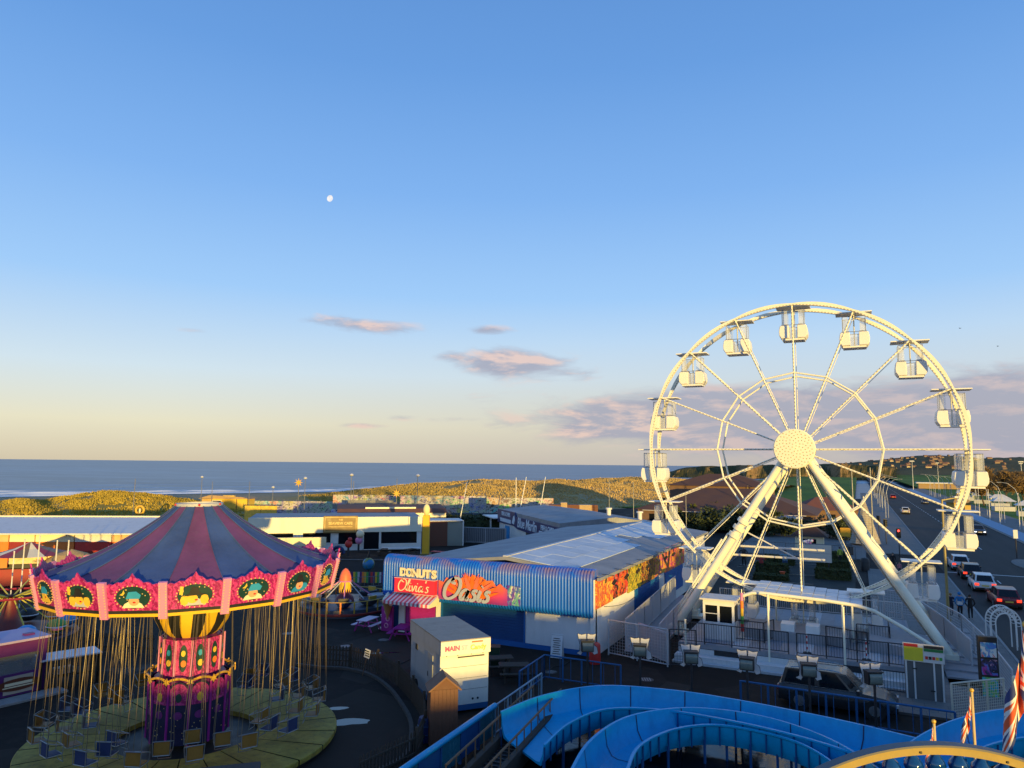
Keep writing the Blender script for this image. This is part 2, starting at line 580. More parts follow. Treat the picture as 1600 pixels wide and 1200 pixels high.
def terrain_h(x, y):
    s_, t_ = st(x, y)
    beach = -4.2 + 3.4 * sm(-40, 96, t_) + 0.6 * sm(90, 150, t_)
    h = crest(s_) - 0.35
    bell = sm(84, 146, t_) * (1 - sm(160, 205, t_))
    p = Vector((x, y, 0))
    w1 = mnoise.fractal(p * 0.030, 1.0, 2.0, 4); w2 = mnoise.fractal(p * 0.11 + Vector((9, 3, 0)), 1.0, 2.0, 3)
    ridge = 1 - abs(mnoise.noise(p * 0.045 + Vector((3, 8, 1)))) * 2
    am = max(0.0, min(1.0, (h + 0.6) / 5.0))
    top = h - 0.5 * am + (w1 * 0.6 + ridge * 0.5 - 0.1) * am + w2 * (0.35 * am + 0.10)
    return beach + (top - beach) * bell + (0.0 if t_ > 210 else w2 * 0.06) - 0.30 * sm(190, 212, t_)


NS, NTt = 300, 120
S0, S1, T0, T1 = -330, 560, -60, 232
vs_, fs_ = [], []
for i in range(NS + 1):
    for j in range(NTt + 1):
        x, y = from_st(S0 + (S1 - S0) * i / NS, T0 + (T1 - T0) * j / NTt)
        vs_.append((x, y, terrain_h(x, y)))
for i in range(NS):
    for j in range(NTt):
        a = i * (NTt + 1) + j
        if vs_[a][0] < -32 or vs_[a][1] < 60: fs_.append((a, a + 1, a + NTt + 2, a + NTt + 1))
m, t, b, pos = mat_nodes('dune_sand_and_grass')
px_, py_, pz_ = t.xyz(pos)
tt = t.math('ADD', t.math('MULTIPLY', t.math('SUBTRACT', px_, CO.x), CN.x), t.math('MULTIPLY', t.math('SUBTRACT', py_, CO.y), CN.y))
nb = t.noise(pos, 0.07, 6, 0.65); nf = t.noise(pos, 0.9, 5, 0.65)
sand = t.mix(t.rng(nf, 0.3, 0.7), (0.38, 0.26, 0.14), (0.50, 0.35, 0.20))
wet = t.rng(pz_, -2.9, -1.5)
sand = t.mix(wet, (0.12, 0.085, 0.06), sand)
grass = t.mix(t.rng(nf, 0.35, 0.68), (0.36, 0.24, 0.09), (0.52, 0.37, 0.17))
ss = t.math('ADD', t.math('MULTIPLY', t.math('SUBTRACT', px_, CO.x), CC.x), t.math('MULTIPLY', t.math('SUBTRACT', py_, CO.y), CC.y))
green = t.mix(t.rng(nf, 0.3, 0.7), (0.22, 0.17, 0.03), (0.38, 0.28, 0.06))
grass = t.mix(t.rng(ss, -40, 20, 1.0, 0.12), grass, green)
gm = t.math('MULTIPLY', t.rng(t.math('ADD', nb, t.math('MULTIPLY', nf, 0.35)), 0.50, 0.66), t.rng(tt, 88, 112))
gm = t.math('MULTIPLY', gm, t.rng(pz_, -1.2, 0.0, 0.0, 1.0))
t.put(b.inputs['Base Color'], t.mix(gm, sand, grass))
b.inputs['Roughness'].default_value = 0.95; b.inputs['Specular IOR Level'].default_value = 0.15
bumpit(t, b, t.math('ADD', nf, t.math('MULTIPLY', nb, .6)), 0.55, 0.45)
dune_m = m
me = bpy.data.meshes.new('dunes'); me.from_pydata(vs_, [], fs_); me.materials.append(dune_m)
me.polygons.foreach_set('use_smooth', [True] * len(me.polygons))
tag(link('dunes', me), 'sandy beach and grass covered dunes between the park and sea', kind='structure')

# marram grass: a dense cover of short blades with sandy gaps
rng = random.Random(3)
tv, tf = [], []
for _ in range(230000):
    s_ = rng.uniform(-170, 290); t_ = rng.triangular(96, 206, 155)
    x, y = from_st(s_, t_)
    if x > -33: continue
    if mnoise.noise(Vector((x, y, 0)) * 0.085) + .5 * mnoise.noise(Vector((x, y, 3)) * 0.3) < rng.uniform(-0.55, -0.25): continue
    h = terrain_h(x, y)
    if h < -0.3: continue
    hh = rng.uniform(0.16, 0.46); rr = rng.uniform(0.10, 0.24)
    for k in range(2):
        a = rng.uniform(0, 2 * PI); o_ = len(tv); ca, sa = math.cos(a) * rr, math.sin(a) * rr
        tv += [(x - ca, y - sa, h - .06), (x + ca, y + sa, h - .06), (x + rng.uniform(-.2, .2), y + rng.uniform(-.2, .2), h + hh)]; tf.append((o_, o_ + 1, o_ + 2))
m, t, b, pos = mat_nodes('marram_grass')
nf = t.noise(pos, 0.6, 4, 0.7); px_, py_, pz_ = t.xyz(pos)
ss = t.math('ADD', t.math('MULTIPLY', t.math('SUBTRACT', px_, CO.x), CC.x), t.math('MULTIPLY', t.math('SUBTRACT', py_, CO.y), CC.y))
c1 = t.mix(t.rng(nf, 0.3, 0.7), (0.42, 0.28, 0.10), (0.62, 0.45, 0.21))
c2 = t.mix(t.rng(nf, 0.3, 0.7), (0.26, 0.19, 0.03), (0.55, 0.40, 0.08))
t.put(b.inputs['Base Color'], t.mix(t.rng(ss, -40, 20, 1.0, 0.1), c1, c2)); b.inputs['Roughness'].default_value = 0.9; b.inputs['Specular IOR Level'].default_value = 0.1
me = bpy.data.meshes.new('marram_grass'); me.from_pydata(tv, [], tf); me.materials.append(m)
tag(link('marram_grass', me), 'tufts of golden marram grass on the dunes', kind='stuff')

# breaking surf along the shore
sv_, sf_ = [], []
rng = random.Random(15)
for (t0_, hh_, dens) in ((6, .5, .97), (-5, .5, .8), (-18, .55, .5), (-40, .5, .3), (-80, .45, .12)):
    s_ = -330.0
    while s_ < 560:
        L_ = rng.uniform(12, 60)
        if rng.random() < dens:
            n_ = max(3, int(L_ / 3)); o_ = len(sv_)
            for i in range(n_ + 1):
                a = s_ + L_ * i / n_; tt_ = t0_ + 9 * mnoise.noise(Vector((a * .02, t0_, 0))) + rng.uniform(-.3, .3); k_ = max(0.0, math.sin(PI * i / n_)) ** .6 * hh_ * rng.uniform(.7, 1.1)
                for (dt, z) in ((1.8, -3.02), (.9, -3.0 + k_ * .55), (.2, -3 + k_), (-1.6, -3.02)):
                    x, y = from_st(a, tt_ + dt); sv_.append((x, y, z))
            for i in range(n_):
                for j in range(3): q_ = o_ + i * 4 + j; sf_.append((q_, q_ + 4, q_ + 5, q_ + 1))
        s_ += L_ * .9
me = bpy.data.meshes.new('surf'); me.from_pydata(sv_, [], sf_); me.materials.append(mat('surf_foam', (.78, .80, .82), .8, var=.1)); me.polygons.foreach_set('use_smooth', [True] * len(me.polygons))
tag(link('surf', me), 'white breaking surf along the beach', kind='stuff')

# ---- flat land: one polygon sheet inland of the dunes (asphalt park), then road strip, fields
LAND_T = 205


def strip_poly(x0, x1, y0, y1, z):
    return MB().box(x0, x1, y0, y1, z - 0.3, z)


a0 = from_st(-330, LAND_T); a1 = from_st(250, LAND_T)
gb = MB().prism([a0, (140, -145), (140, 1500), (a1[0], 1500), a1], -1.0, 0.0)
tag(gb.build('ground', asphalt), 'dark asphalt ground of the amusement park', kind='structure')
# grass land beyond the park and right of the road
m, t, b, pos = mat_nodes('field_grass')
n1 = t.noise(t.mapping(pos, (0.02, 0.006, 1)), 1.0, 6, 0.65); n2 = t.noise(pos, 0.7, 4, 0.7)
c = t.mix(t.rng(n1, 0.35, 0.65), (0.06, 0.125, 0.016), (0.14, 0.235, 0.03))
c = t.mix(t.math('MULTIPLY', t.rng(n2, 0.45, 0.7), 0.5), c, (0.17, 0.20, 0.04))
t.put(b.inputs['Base Color'], c); b.inputs['Roughness'].default_value = 0.95; b.inputs['Specular IOR Level'].default_value = 0.15
bumpit(t, b, n2, 0.6, 0.2)
field_m = m
KX = 7.5           # near kerb of the road
RW = 13.2          # road width
fld = MB().box(KX + RW + 9, 900, 120, 2600, -0.6, 0.012).box(-60, KX - 9, 175, 2600, -0.6, 0.012)
tag(fld.build('grass_field', field_m), 'green playing field beyond the road', kind='structure')
rd = MB().box(KX, KX + RW, 30, 1500, -0.5, 0.004).box(KX + RW - .01, 70, 84, 108, -.5, 0.0045)
tag(rd.build('road', tarmac), 'dark tarmac road running along the seafront', kind='structure')
pv = MB().box(KX - 7.0, KX - 0.15, 36, 84, -.3, 0.10).box(KX - 7.0, KX - 0.15, 100, 330, -.3, 0.10).box(KX - 22, KX - 7.01, 92, 128, -.3, 0.098)
tag(pv.build('pavement', paving), 'grey paved footway beside the road', kind='structure')
pv = MB().box(KX + RW + .15, KX + RW + 9, 112, 420, -.3, 0.10)
tag(pv.build('promenade', paving), 'wide pale promenade across the road', kind='structure')
cyc = MB().box(KX + RW + .5, KX + RW + 3.3, 113, 400, 0.05, 0.105)
tag(cyc.build('cycle_path', blue_strip_m), 'pale blue strip along the far pavement', kind='structure')
kb = MB()
for y in range(36, 84, 1):
    kb.box(KX - .15, KX - .003, y + .006, y + .994, -.2, 0.125)
for y in range(100, 330, 2):
    kb.box(KX - .15, KX - .003, y + .006, y + 1.994, -.2, 0.125)
for y in range(112, 420, 2):
    kb.box(KX + RW + .003, KX + RW + .15, y + .006, y + 1.994, -.2, 0.125)
tag(kb.build('kerb', kerb_m), 'stone kerb along the road', kind='structure')
# painted markings
mk = MB()
for y in range(40, 84, 4): mk.box(KX + 3.9, KX + 4.0, y, y + 2.0, 0.0041, 0.008)
for y in range(40, 86, 6): mk.box(KX + 7.6, KX + 7.72, y, y + 4.2, 0.0041, 0.008)
for y in range(112, 420, 6): mk.box(KX + 6.6, KX + 6.72, y, y + 3.0, 0.0041, 0.008)
mk.box(KX + .3, KX + 7.5, 86, 86.3, 0.0041, 0.008)
# turning arrow in the second lane
ax, ay = KX + 5.8, 76
mk.box(ax - .07, ax + .07, ay, ay + 2.2, 0.0041, 0.008).prism([(ax - .35, ay + 2.2), (ax + .35, ay + 2.2), (ax, ay + 3.3)], 0.0041, 0.008)
tag(mk.build('road_marking', line_m), 'white painted lane lines and arrow on the road', kind='structure')
# traffic island
isl = MB().lathe([(0, .13), (1.5, .13), (1.65, 0.1), (1.65, -.2)], 28, X=Matrix.Translation(gp(1612, 884)) @ Matrix.Diagonal((1, 3.2, 1, 1)))
tag(isl.build('traffic_island', paving, smooth=30), 'rounded paved island at the road junction', kind='structure')

# ================================================================== far land
def slope_mat(name, flat1, flat2, rock1, rock2, sc):
    m, t, b, pos = mat_nodes(name)
    g = t.node('ShaderNodeNewGeometry'); nx, ny, nzv = t.xyz(g.outputs['Normal'])
    n1 = t.noise(pos, sc, 6, 0.65); n2 = t.noise(pos, sc * 6, 5, 0.7)
    f = t.mix(t.rng(n1, 0.35, 0.65), flat1, flat2); r = t.mix(t.rng(n2, 0.35, 0.65), rock1, rock2)
    t.put(b.inputs['Base Color'], t.mix(t.rng(nzv, 0.55, 0.85), r, f))
    b.inputs['Roughness'].default_value = 0.95; b.inputs['Specular IOR Level'].default_value = 0.1
    bumpit(t, b, n2, 0.7, 3.0)
    return m


cliff_m = slope_mat('cliff_and_turf', (0.05, 0.05, 0.015), (0.10, 0.085, 0.03), (0.14, 0.09, 0.045), (0.30, 0.20, 0.10), 0.02)
top_px = [(1046, 739), (1058, 733), (1072, 730), (1086, 729), (1096, 727), (1112, 726.5), (1128, 728), (1140, 725.5), (1165, 726), (1185, 724), (1205, 725.5), (1235, 724), (1270, 724.5), (1310, 723), (1350, 725), (1400, 728)]
vs_, fs_ = [], []
rows = [(0, -4), (.12, .08), (.3, .3), (.55, .62), (.8, .9), (1, 1.0), (3, 1.02), (8, 1.0)]
cols = []
rng = random.Random(5)
for i in range(140):
    qx = 1042 + (1400 - 1042) * i / 139
    for (a, ya), (b_, yb) in zip(top_px, top_px[1:]):
        if a <= qx <= b_: qy = ya + (yb - ya) * (qx - a) / (b_ - a)
    if qx < 1046: qy = 740
    cols.append((qx, qy + 1.6 + 1.0 * mnoise.noise(Vector((i * .12, 7, 0)))))
for i, (qx, qy) in enumerate(cols):
    base_d = 830 - 90 * (i / 139) + 30 * mnoise.fractal(Vector((i * .05, 2, 0)), 1.0, 2.0, 2)
    topz = max(-3.5, dp(qx, qy, base_d + 15).z)
    wf = 14 + 75 * max(0, .5 + .9 * mnoise.noise(Vector((i * .09, 31, 0))))
    for (dd, kz) in rows:
        dd *= wf
        p = dp(qx, 720, base_d + dd + 6 * mnoise.noise(Vector((i * .4, dd * .1, 4))))
        z = -4 if kz == -4 else (-3 + (topz + 3) * kz + 1.2 * mnoise.noise(Vector((i * .3, kz * 4, 9))) * (kz < 1))
        vs_.append((p.x, p.y, z))
k = len(rows)
for i in range(len(cols) - 1):
    for j in range(k - 1):
        a = i * k + j
        fs_.append((a, a + k, a + k + 1, a + 1))
me = bpy.data.meshes.new('headland'); me.from_pydata(vs_, [], fs_); me.materials.append(cliff_m)
tag(link('headland', me), 'low rocky headland with sunlit cliffs beyond the bay', kind='structure')
# coastal land between the pavilion and headland
coast = MB().prism([(-62, 1010), (-58, 700), (-95, 420), (-120, 300), (-90, 175), (-30, 175), (-30, 1100)], -1.2, -0.05)
tag(coast.build('coastal_land', field_m), 'rough coastal grassland behind the beach', kind='structure')

hill_m = slope_mat('far_hill_fields', (0.085, 0.075, 0.035), (0.14, 0.115, 0.05), (0.10, 0.075, 0.05), (0.14, 0.11, 0.065), 0.006)
ridge = [(1150, 727), (1230, 726), (1290, 725), (1330, 723), (1370, 719), (1400, 716), (1430, 712.5), (1462, 711), (1500, 713), (1530, 716), (1560, 715), (1600, 714), (1700, 716), (1900, 722)]
vs_, fs_ = [], []
hc = 120
HR = [(1050, 0.0), (1200, .12), (1400, .45), (1600, .8), (1800, 1.0), (2400, 0.9)]


def ridge_y(qx):
    for (a, ya), (b_, yb) in zip(ridge, ridge[1:]):
        if a <= qx <= b_: return ya + (yb - ya) * (qx - a) / (b_ - a)
    return ridge[-1][1]


def hill_pt(qx, dd):
    kz = 0
    for (d0, k0), (d1, k1) in zip(HR, HR[1:]):
        if d0 <= dd <= d1: kz = k0 + (k1 - k0) * (dd - d0) / (d1 - d0)
    tz = dp(qx, ridge_y(qx), 1800).z
    p = dp(qx, 720, dd)
    return Vector((p.x, p.y, -1 + (tz + 1) * kz))


for i in range(hc + 1):
    qx = 1150 + 750 * i / hc
    for (dd, kz) in HR:
        p = hill_pt(qx, dd); vs_.append((p.x, p.y, p.z + rng.uniform(-1, 1) * kz))
k = len(HR)
for i in range(hc):
    for j in range(k - 1):
        a = i * k + j; fs_.append((a, a + k, a + k + 1, a + 1))
me = bpy.data.meshes.new('hill'); me.from_pydata(vs_, [], fs_); me.materials.append(hill_m)
me.polygons.foreach_set('use_smooth', [True] * len(me.polygons))
tag(link('hill', me), 'low brown hill with houses on the horizon', kind='structure')

# houses on the hill
far_wall = mat('far_render', (0.26, 0.18, 0.12), 0.9, var=0.3, vscale=0.02)
far_roof = mat('far_roof', (0.16, 0.08, 0.055), 0.9, var=0.3, vscale=0.02)
far_win = mat('far_window', (0.05, 0.06, 0.07), 0.3)


def far_house(L, D_, H_, n_w):
    e = thing('house', 'house', 'house', group='houses on the far hill')
    MB().box(-L / 2, L / 2, -D_ / 2, D_ / 2, -3, H_).build('wall', far_wall, e)
    MB().prism([(-D_ / 2 - .4, H_), (D_ / 2 + .4, H_), (0, H_ + D_ * .42)], -L / 2 - .3, L / 2 + .3, 'x').build('roof', far_roof, e)
    w = MB()
    for i in range(n_w):
        for z in (1.1, 3.6):
            w.cb((-L / 2 + L * (i + .5) / n_w, -D_ / 2, z), (1.5, .2, 1.4))
    tag(w.build('windows', far_win, e), kind='stuff')
    return e


protos = [far_house(16, 9, 5.6, 4), far_house(28, 9, 6, 7), far_house(11, 9, 5.4, 3)]
hl = 'small brown roofed house on the far hillside'
rng = random.Random(11)
for i in range(84):
    if i < 50: qx = rng.gauss(1445, 42)
    else: qx = rng.uniform(1300, 1640)
    dd = rng.uniform(1280, 1760)
    p = hill_pt(qx, dd)
    pr = protos[i % 3]
    if i < 3:
        pr.scale = (.45,) * 3; pr.location = p; pr.rotation_euler = (0, 0, YAW + rng.uniform(-.5, .5)); pr['label'] = hl
    else:
        dup(pr, p, YAW + rng.uniform(-.5, .5), hl, rng.uniform(.3, .5))

# ================================================================== trees and shrubs
bark = mat('bark', (0.10, 0.07, 0.045), 0.9, var=0.25, vscale=4)
twig_m = mat('twigs', (0.17, 0.105, 0.04), 0.9, var=0.35, vscale=0.8)
leaf_dark = mat('evergreen_leaves', (0.035, 0.05, 0.014), 0.7, var=0.5, vscale=1.2)
leaf_olive = mat('hedge_leaves', (0.055, 0.065, 0.012), 0.75, var=0.45, vscale=1.5)
leaf_gold = mat('autumn_leaves', (0.20, 0.13, 0.025), 0.8, var=0.4, vscale=1.0)


def tree_meshes(seed, H_, spread, leafm, n_leaf, lsize, low=0.25):
    """trunk + limbs mesh, crown of leaf or twig faces"""
    rg = random.Random(seed); tb = MB(); tips = []

    def limb(p, d, L, r, lv):
        pts = [p]; q = p.copy(); dd = d.copy()
        for i in range(4):
            dd = (dd + Vector((rg.uniform(-.22, .22), rg.uniform(-.22, .22), rg.uniform(-.05, .15)))).normalized()
            q = q + dd * L / 4; pts.append(q.copy())
        tb.path(pts, [r * (1 - .16 * i) for i in range(5)], 5 if lv < 2 else 3)
        if lv >= 1: tips.extend(pts[2:])
        if lv < 3:
            for i in range(4 if lv == 0 else 3):
                a = rg.uniform(0, 2 * PI); base = pts[rg.randint(2, 4)]
                nd = (dd * .6 + Vector((math.cos(a) * spread, math.sin(a) * spread, rg.uniform(.1, .7)))).normalized()
                limb(base, nd, L * rg.uniform(.5, .75), r * .5, lv + 1)
    limb(Vector((0, 0, -.1)), Vector((0, 0, 1)), H_ * .42, H_ * .024, 0)
    cv_, cf_ = [], []
    for i in range(n_leaf):
        tp = rg.choice(tips) + Vector((rg.gauss(0, .06), rg.gauss(0, .06), rg.gauss(0, .045))) * H_
        if tp.z < H_ * low: continue
        u = Vector((rg.uniform(-1, 1), rg.uniform(-1, 1), rg.uniform(-.3, 1))).normalized() * lsize * rg.uniform(.5, 1.3)
        w = u.cross(Vector((rg.uniform(-1, 1), rg.uniform(-1, 1), rg.uniform(-1, 1)))).normalized() * lsize * (0.12 if leafm is twig_m else .45)
        o_ = len(cv_); cv_ += [tuple(tp - w), tuple(tp + w), tuple(tp + u)]; cf_.append((o_, o_ + 1, o_ + 2))
    return tb, cv_, cf_


def make_tree(name, label, seed, H_, spread, leafm, n_leaf, lsize, loc, group, low=.25):
    e = thing(name, label, 'tree', loc, group=group)
    tb, cv_, cf_ = tree_meshes(seed, H_, spread, leafm, n_leaf, lsize, low)
    tb.build('trunk', bark, e, smooth=50)
    me = bpy.data.meshes.new('crown'); me.from_pydata(cv_, [], cf_); me.materials.append(leafm)
    link('crown', me, e)
    return e


g_ = 'bare trees beyond the road'
t1 = make_tree('bare_tree', 'bare brown tree standing furthest left in the roadside row', 1, 11, .9, twig_m, 7000, 1.0, gp(1538, 790), g_)
t2 = make_tree('bare_tree', 'bare brown tree second from left in the roadside row', 2, 12, 1.0, twig_m, 7000, 1.0, gp(1572, 792), g_)
dup(t1, gp(1602, 790), 1.3, 'bare brown tree at the right edge of the photo', 1.1)
dup(t2, gp(1555, 776), 2.0, 'bare tree behind the roadside row, between the two left ones', 1.1)
dup(t1, gp(1590, 776), 4.0, 'bare tree in the back row nearest the right edge', 1.2)
dup(t2, gp(1640, 785), 3.0, 'bare tree just past the right edge of the view', 1.0)


def bush_mesh(seed, n_, lsize, sx, sy, sz, boxy=False):
    rg = random.Random(seed); cv_, cf_ = [], []
    lumps = [(Vector((rg.uniform(-.6, .6), rg.uniform(-.6, .6), rg.uniform(.2, .75))), rg.uniform(.3, .5)) for _ in range(9)]
    for i in range(n_):
        if boxy:
            p = Vector((rg.uniform(-1, 1), rg.uniform(-1, 1), rg.uniform(0, 1)))
            ax_ = rg.choice('xyzzz')
            if ax_ == 'x': p.x = rg.choice((-1, 1)) * rg.uniform(.9, 1.02)
            elif ax_ == 'y': p.y = rg.choice((-1, 1)) * rg.uniform(.9, 1.02)
            else: p.z = rg.uniform(.9, 1.03)
        else:
            c_, r_ = rg.choice(lumps)
            d_ = Vector((rg.gauss(0, 1), rg.gauss(0, 1), rg.gauss(0, 1))).normalized()
            p = c_ + d_ * r_ * rg.uniform(.75, 1.05)
        p = Vector((p.x * sx, p.y * sy, max(0.0, p.z) * sz))
        u = Vector((rg.uniform(-1, 1), rg.uniform(-1, 1), rg.uniform(-.4, 1))).normalized() * lsize * rg.uniform(.6, 1.3)
        w = u.cross(Vector((rg.uniform(-1, 1), rg.uniform(-1, 1), rg.uniform(-1, 1)))).normalized() * lsize * .5
        o_ = len(cv_); cv_ += [tuple(p - w), tuple(p + w), tuple(p + u)]; cf_.append((o_, o_ + 1, o_ + 2))
    return cv_, cf_


def make_bush(name, label, cat, seed, n_, ls, dim, m_, loc, rz=0, group=None, boxy=False):
    e = thing(name, label, cat, loc, rz, group)
    cv_, cf_ = bush_mesh(seed, n_, ls, *dim, boxy)
    me = bpy.data.meshes.new('foliage'); me.from_pydata(cv_, [], cf_); me.materials.append(m_); link('foliage', me, e)
    core = MB()
    if boxy: core.box(-dim[0] * .9, dim[0] * .9, -dim[1] * .9, dim[1] * .9, 0, dim[2] * .88)
    else:
        core.tube((0, 0, 0), (0.1, 0, dim[2] * .6), .06).tube((0, 0, .1), (.5 * dim[0], .2, dim[2] * .55), .04).tube((0, 0, .1), (-.5 * dim[0], -.2, dim[2] * .5), .04)
    core.build('hedge_core' if boxy else 'stem', leaf_dark if boxy else bark, e)
    return e


# dark shrubs in front of the pavilion
sh1 = make_bush('shrub', 'dark round shrub by the pavilion, nearest the shop roof', 'shrub', 1, 2600, .35, (3.2, 3.0, 3.2), leaf_dark, gp(1075, 826), 0, 'shrubs before the pavilion')
sh2 = make_bush('shrub', 'broad dark shrub at the pavilion front, second from the shop roof', 'shrub', 2, 2600, .35, (4.0, 3.0, 3.6), leaf_dark, gp(1112, 830), 0, 'shrubs before the pavilion')
for i, (qx, qy, sc, lab) in enumerate([(1150, 832, 1.1, 'dark shrub left of the thick wheel leg, before the pavilion'), (1182, 836, .9, 'low dark shrub behind the thick left wheel leg'), (1205, 838, 1.0, 'dark shrub between two spokes left of the golf hut'),
                                       (1232, 835, .8, 'small dark shrub just left of the golf hut'), (1296, 842, .9, 'dark shrub right of the golf hut'), (1318, 838, .8, 'dark shrub beside the yellow sign board'),
                                       (1052, 812, 1.2, 'dark shrub beyond the far end of the shop roof'), (1135, 812, 1.3, 'tall dark shrub against the pavilion wall'), (1285, 812, 1.1, 'dark shrub behind the golf hut')]):
    dup(sh1 if i % 2 else sh2, gp(qx, qy), i * 1.3, lab, sc)
# hedge band beside the cafe fence
hd = make_bush('hedge', 'long dark hedge below the graffiti fence', 'hedge', 8, 6000, .4, (16, 2.2, 2.4), leaf_dark, gp(745, 832), YAW, None, True)

# ================================================================== buildings
def cw(xc, dep, z=0.0):
    """camera-aligned ground coordinates (right, depth) to world"""
    p = right * xc - back * dep
    return Vector((p.x, p.y, z))


# --- corrugated blue fascia material: faded blue with rust and dust along the crest
m, t, b, pos = mat_nodes('blue_corrugated')
n1 = t.noise(t.mapping(pos, (1, 1, .25)), 1.2, 6, 0.65); px_, py_, pz_ = t.xyz(pos)
c = t.mix(t.rng(n1, 0.3, 0.7), (0.004, 0.10, 0.52), (0.008, 0.155, 0.70))
rust = t.math('MULTIPLY', t.rng(t.noise(t.mapping(pos, (.5, 1, .3)), 1.0, 4, .6), 0.47, 0.6), t.rng(pz_, 4.0, 4.6))
c = t.mix(t.math('MULTIPLY', rust, .7), c, (0.30, 0.15, 0.08))
t.put(b.inputs['Base Color'], c); b.inputs['Roughness'].default_value = 0.42
blue_corr = m
blue_wall = mat('blue_wall', (0.008, 0.075, 0.24), 0.55, var=0.15, vscale=.7, grime=0.2)
blue_panel = mat('blue_panel', (0.008, 0.11, 0.36), 0.5, var=0.1)
m, t, b, pos = mat_nodes('grey_roof_sheet')
n1 = t.noise(pos, .5, 6, .65); wv = t.node('ShaderNodeTexWave', wave_type='BANDS', bands_direction='Y'); wv.inputs['Scale'].default_value = 1.6; t.l.new(pos, wv.inputs['Vector'])
t.put(b.inputs['Base Color'], t.mix(t.rng(n1, .35, .68), (0.19, 0.20, 0.22), (0.29, 0.30, 0.32))); b.inputs['Roughness'].default_value = .6
bumpit(t, b, wv.outputs['Fac'], .35, .03)
roof_grey = m
roof_pale = []
for i, cc in enumerate([(0.52, 0.60, 0.70), (0.57, 0.65, 0.74), (0.47, 0.56, 0.67)]):
    m, t, b, pos = mat_nodes('pale_roof_sheet_%d' % i)
    n1 = t.noise(pos, .6, 5, .6); wv = t.node('ShaderNodeTexWave', wave_type='BANDS', bands_direction='Y'); wv.inputs['Scale'].default_value = 2.2; t.l.new(pos, wv.inputs['Vector'])
    t.put(b.inputs['Base Color'], t.mix(t.rng(n1, .35, .68), tuple(q * .86 for q in cc), cc)); b.inputs['Roughness'].default_value = .5
    bumpit(t, b, wv.outputs['Fac'], .3, .02); roof_pale.append(m)

# ------------------------------------------------ the arcade hall
hall = thing('arcade_hall', 'long arcade hall with ribbed blue fascia and pale sheet roof', 'building', (-20.3, 38.6, 0))
ho = Vector((-20.3, 38.6, 0))


def HB(): # builder in world coordinates, shifted to the hall's origin
    q = MB(); q.X = Matrix.Translation(-ho); return q


XL, XR, YF, YB = -27.4, -13.4, 38.6, 70.0
# fascia
prof = []
for a in range(0, 91, 15): prof.append((38.10 + .42 * (1 - math.cos(R(a))) - 0, 2.10 + .42 * (1 - math.sin(R(a)))))
prof = [(38.95, 2.02)] + [(38.10 + .42 * (1 - math.sin(R(a))), 2.06 + .42 * (1 - math.cos(R(a)))) for a in range(0, 91, 15)] + [(38.10, 3.2)] + \
       [(38.10 + .55 * (1 - math.cos(R(a))), 4.10 + .55 * math.sin(R(a))) for a in range(0, 91, 15)] + [(39.05, 4.62)]
q = HB(); nr = 75; nx_ = nr * 6
vs_, fs_ = [], []
for i in range(nx_ + 1):
    x = XL + (XR - .02 - XL) * i / nx_
    w = (0.0, .034, .045, .045, .034, 0.0)[i % 6]
    for j, (y, z) in enumerate(prof):
        p0 = prof[max(0, j - 1)]; p1 = prof[min(len(prof) - 1, j + 1)]
        ty, tz = p1[0] - p0[0], p1[1] - p0[1]; L = math.hypot(ty, tz) or 1
        vs_.append((x, y - tz / L * w, z + ty / L * w))
k = len(prof)
for i in range(nx_):
    for j in range(k - 1):
        a = i * k + j; fs_.append((a, a + k, a + k + 1, a + 1))
fs_.append(tuple(range(k))); fs_.append(tuple(reversed(range(nx_ * k, (nx_ + 1) * k))))
q.add(vs_, fs_)
q.build('fascia', blue_corr, hall, smooth=40)
# walls
q = HB(); q.box(XL, XR, YF, YF + .2, 0, 4.1).box(XL, XL + .2, YF + .2, YB, 0, 4.0).box(XL, XR, YB, YB + .2, 0, 4.0)
q.build('front_wall', blue_wall, hall)
q = HB(); q.box(XR - .2, XR, YF - .3, YB, 0, 4.15); w_ = q.build('side_wall', white_paint, hall)
q = HB(); q.box(-17.62, XR - .21, YF - .12, YF - .003, .28, 2.3); q.build('white_panel', mat('white_board', (.66, .66, .68), .5, var=.05, grime=.12), hall)
# roller shutter slats of the main front
q = HB()
for i in range(26):
    z = .1 + i * .078
    q.box(-23.2, -17.75, YF - .05 + (i % 2) * .015, YF - .003, z, z + .07)
tag(q.build('roller_shutter', mat('blue_shutter', (0.006, 0.065, 0.22), .45, var=.1), hall), kind='stuff')
q = HB(); q.box(-17.72, -17.63, YF - .16, YF - .004, 0, 2.3).box(-23.3, -23.21, YF - .16, YF - .004, 0, 2.3).box(-23.2, XR, YF - .14, YF - .004, 0, .27); q.build('plinth', blue_panel, hall)
# roof base
RX, RZ = -19.2, 5.0
q = HB()
zl = lambda x: 4.28 + (RZ - 4.28) * (x - (XR + .15)) / (RX - XR - .15)
zr = lambda x: 4.05 + (RZ - 4.05) * (x - (XL - .2)) / (RX - XL + .2)
q.prism([(XL - .2, 3.95), (XL - .2, 4.05), (RX, RZ), (XR + .15, 4.28), (XR + .15, 4.12), (RX, RZ - .2)], YF + .35, YB + .4, 'y')
q.build('roof', roof_grey, hall)
q = HB(); q.box(RX - .16, RX + .16, YF + .36, YB + .42, RZ - .01, RZ + .05); q.build('ridge_cap', off_white, hall)
q = HB(); q.box(XR + .151, XR + .3, YF - .2, YB + .4, 4.10, 4.27); q.build('gutter', roof_grey, hall)
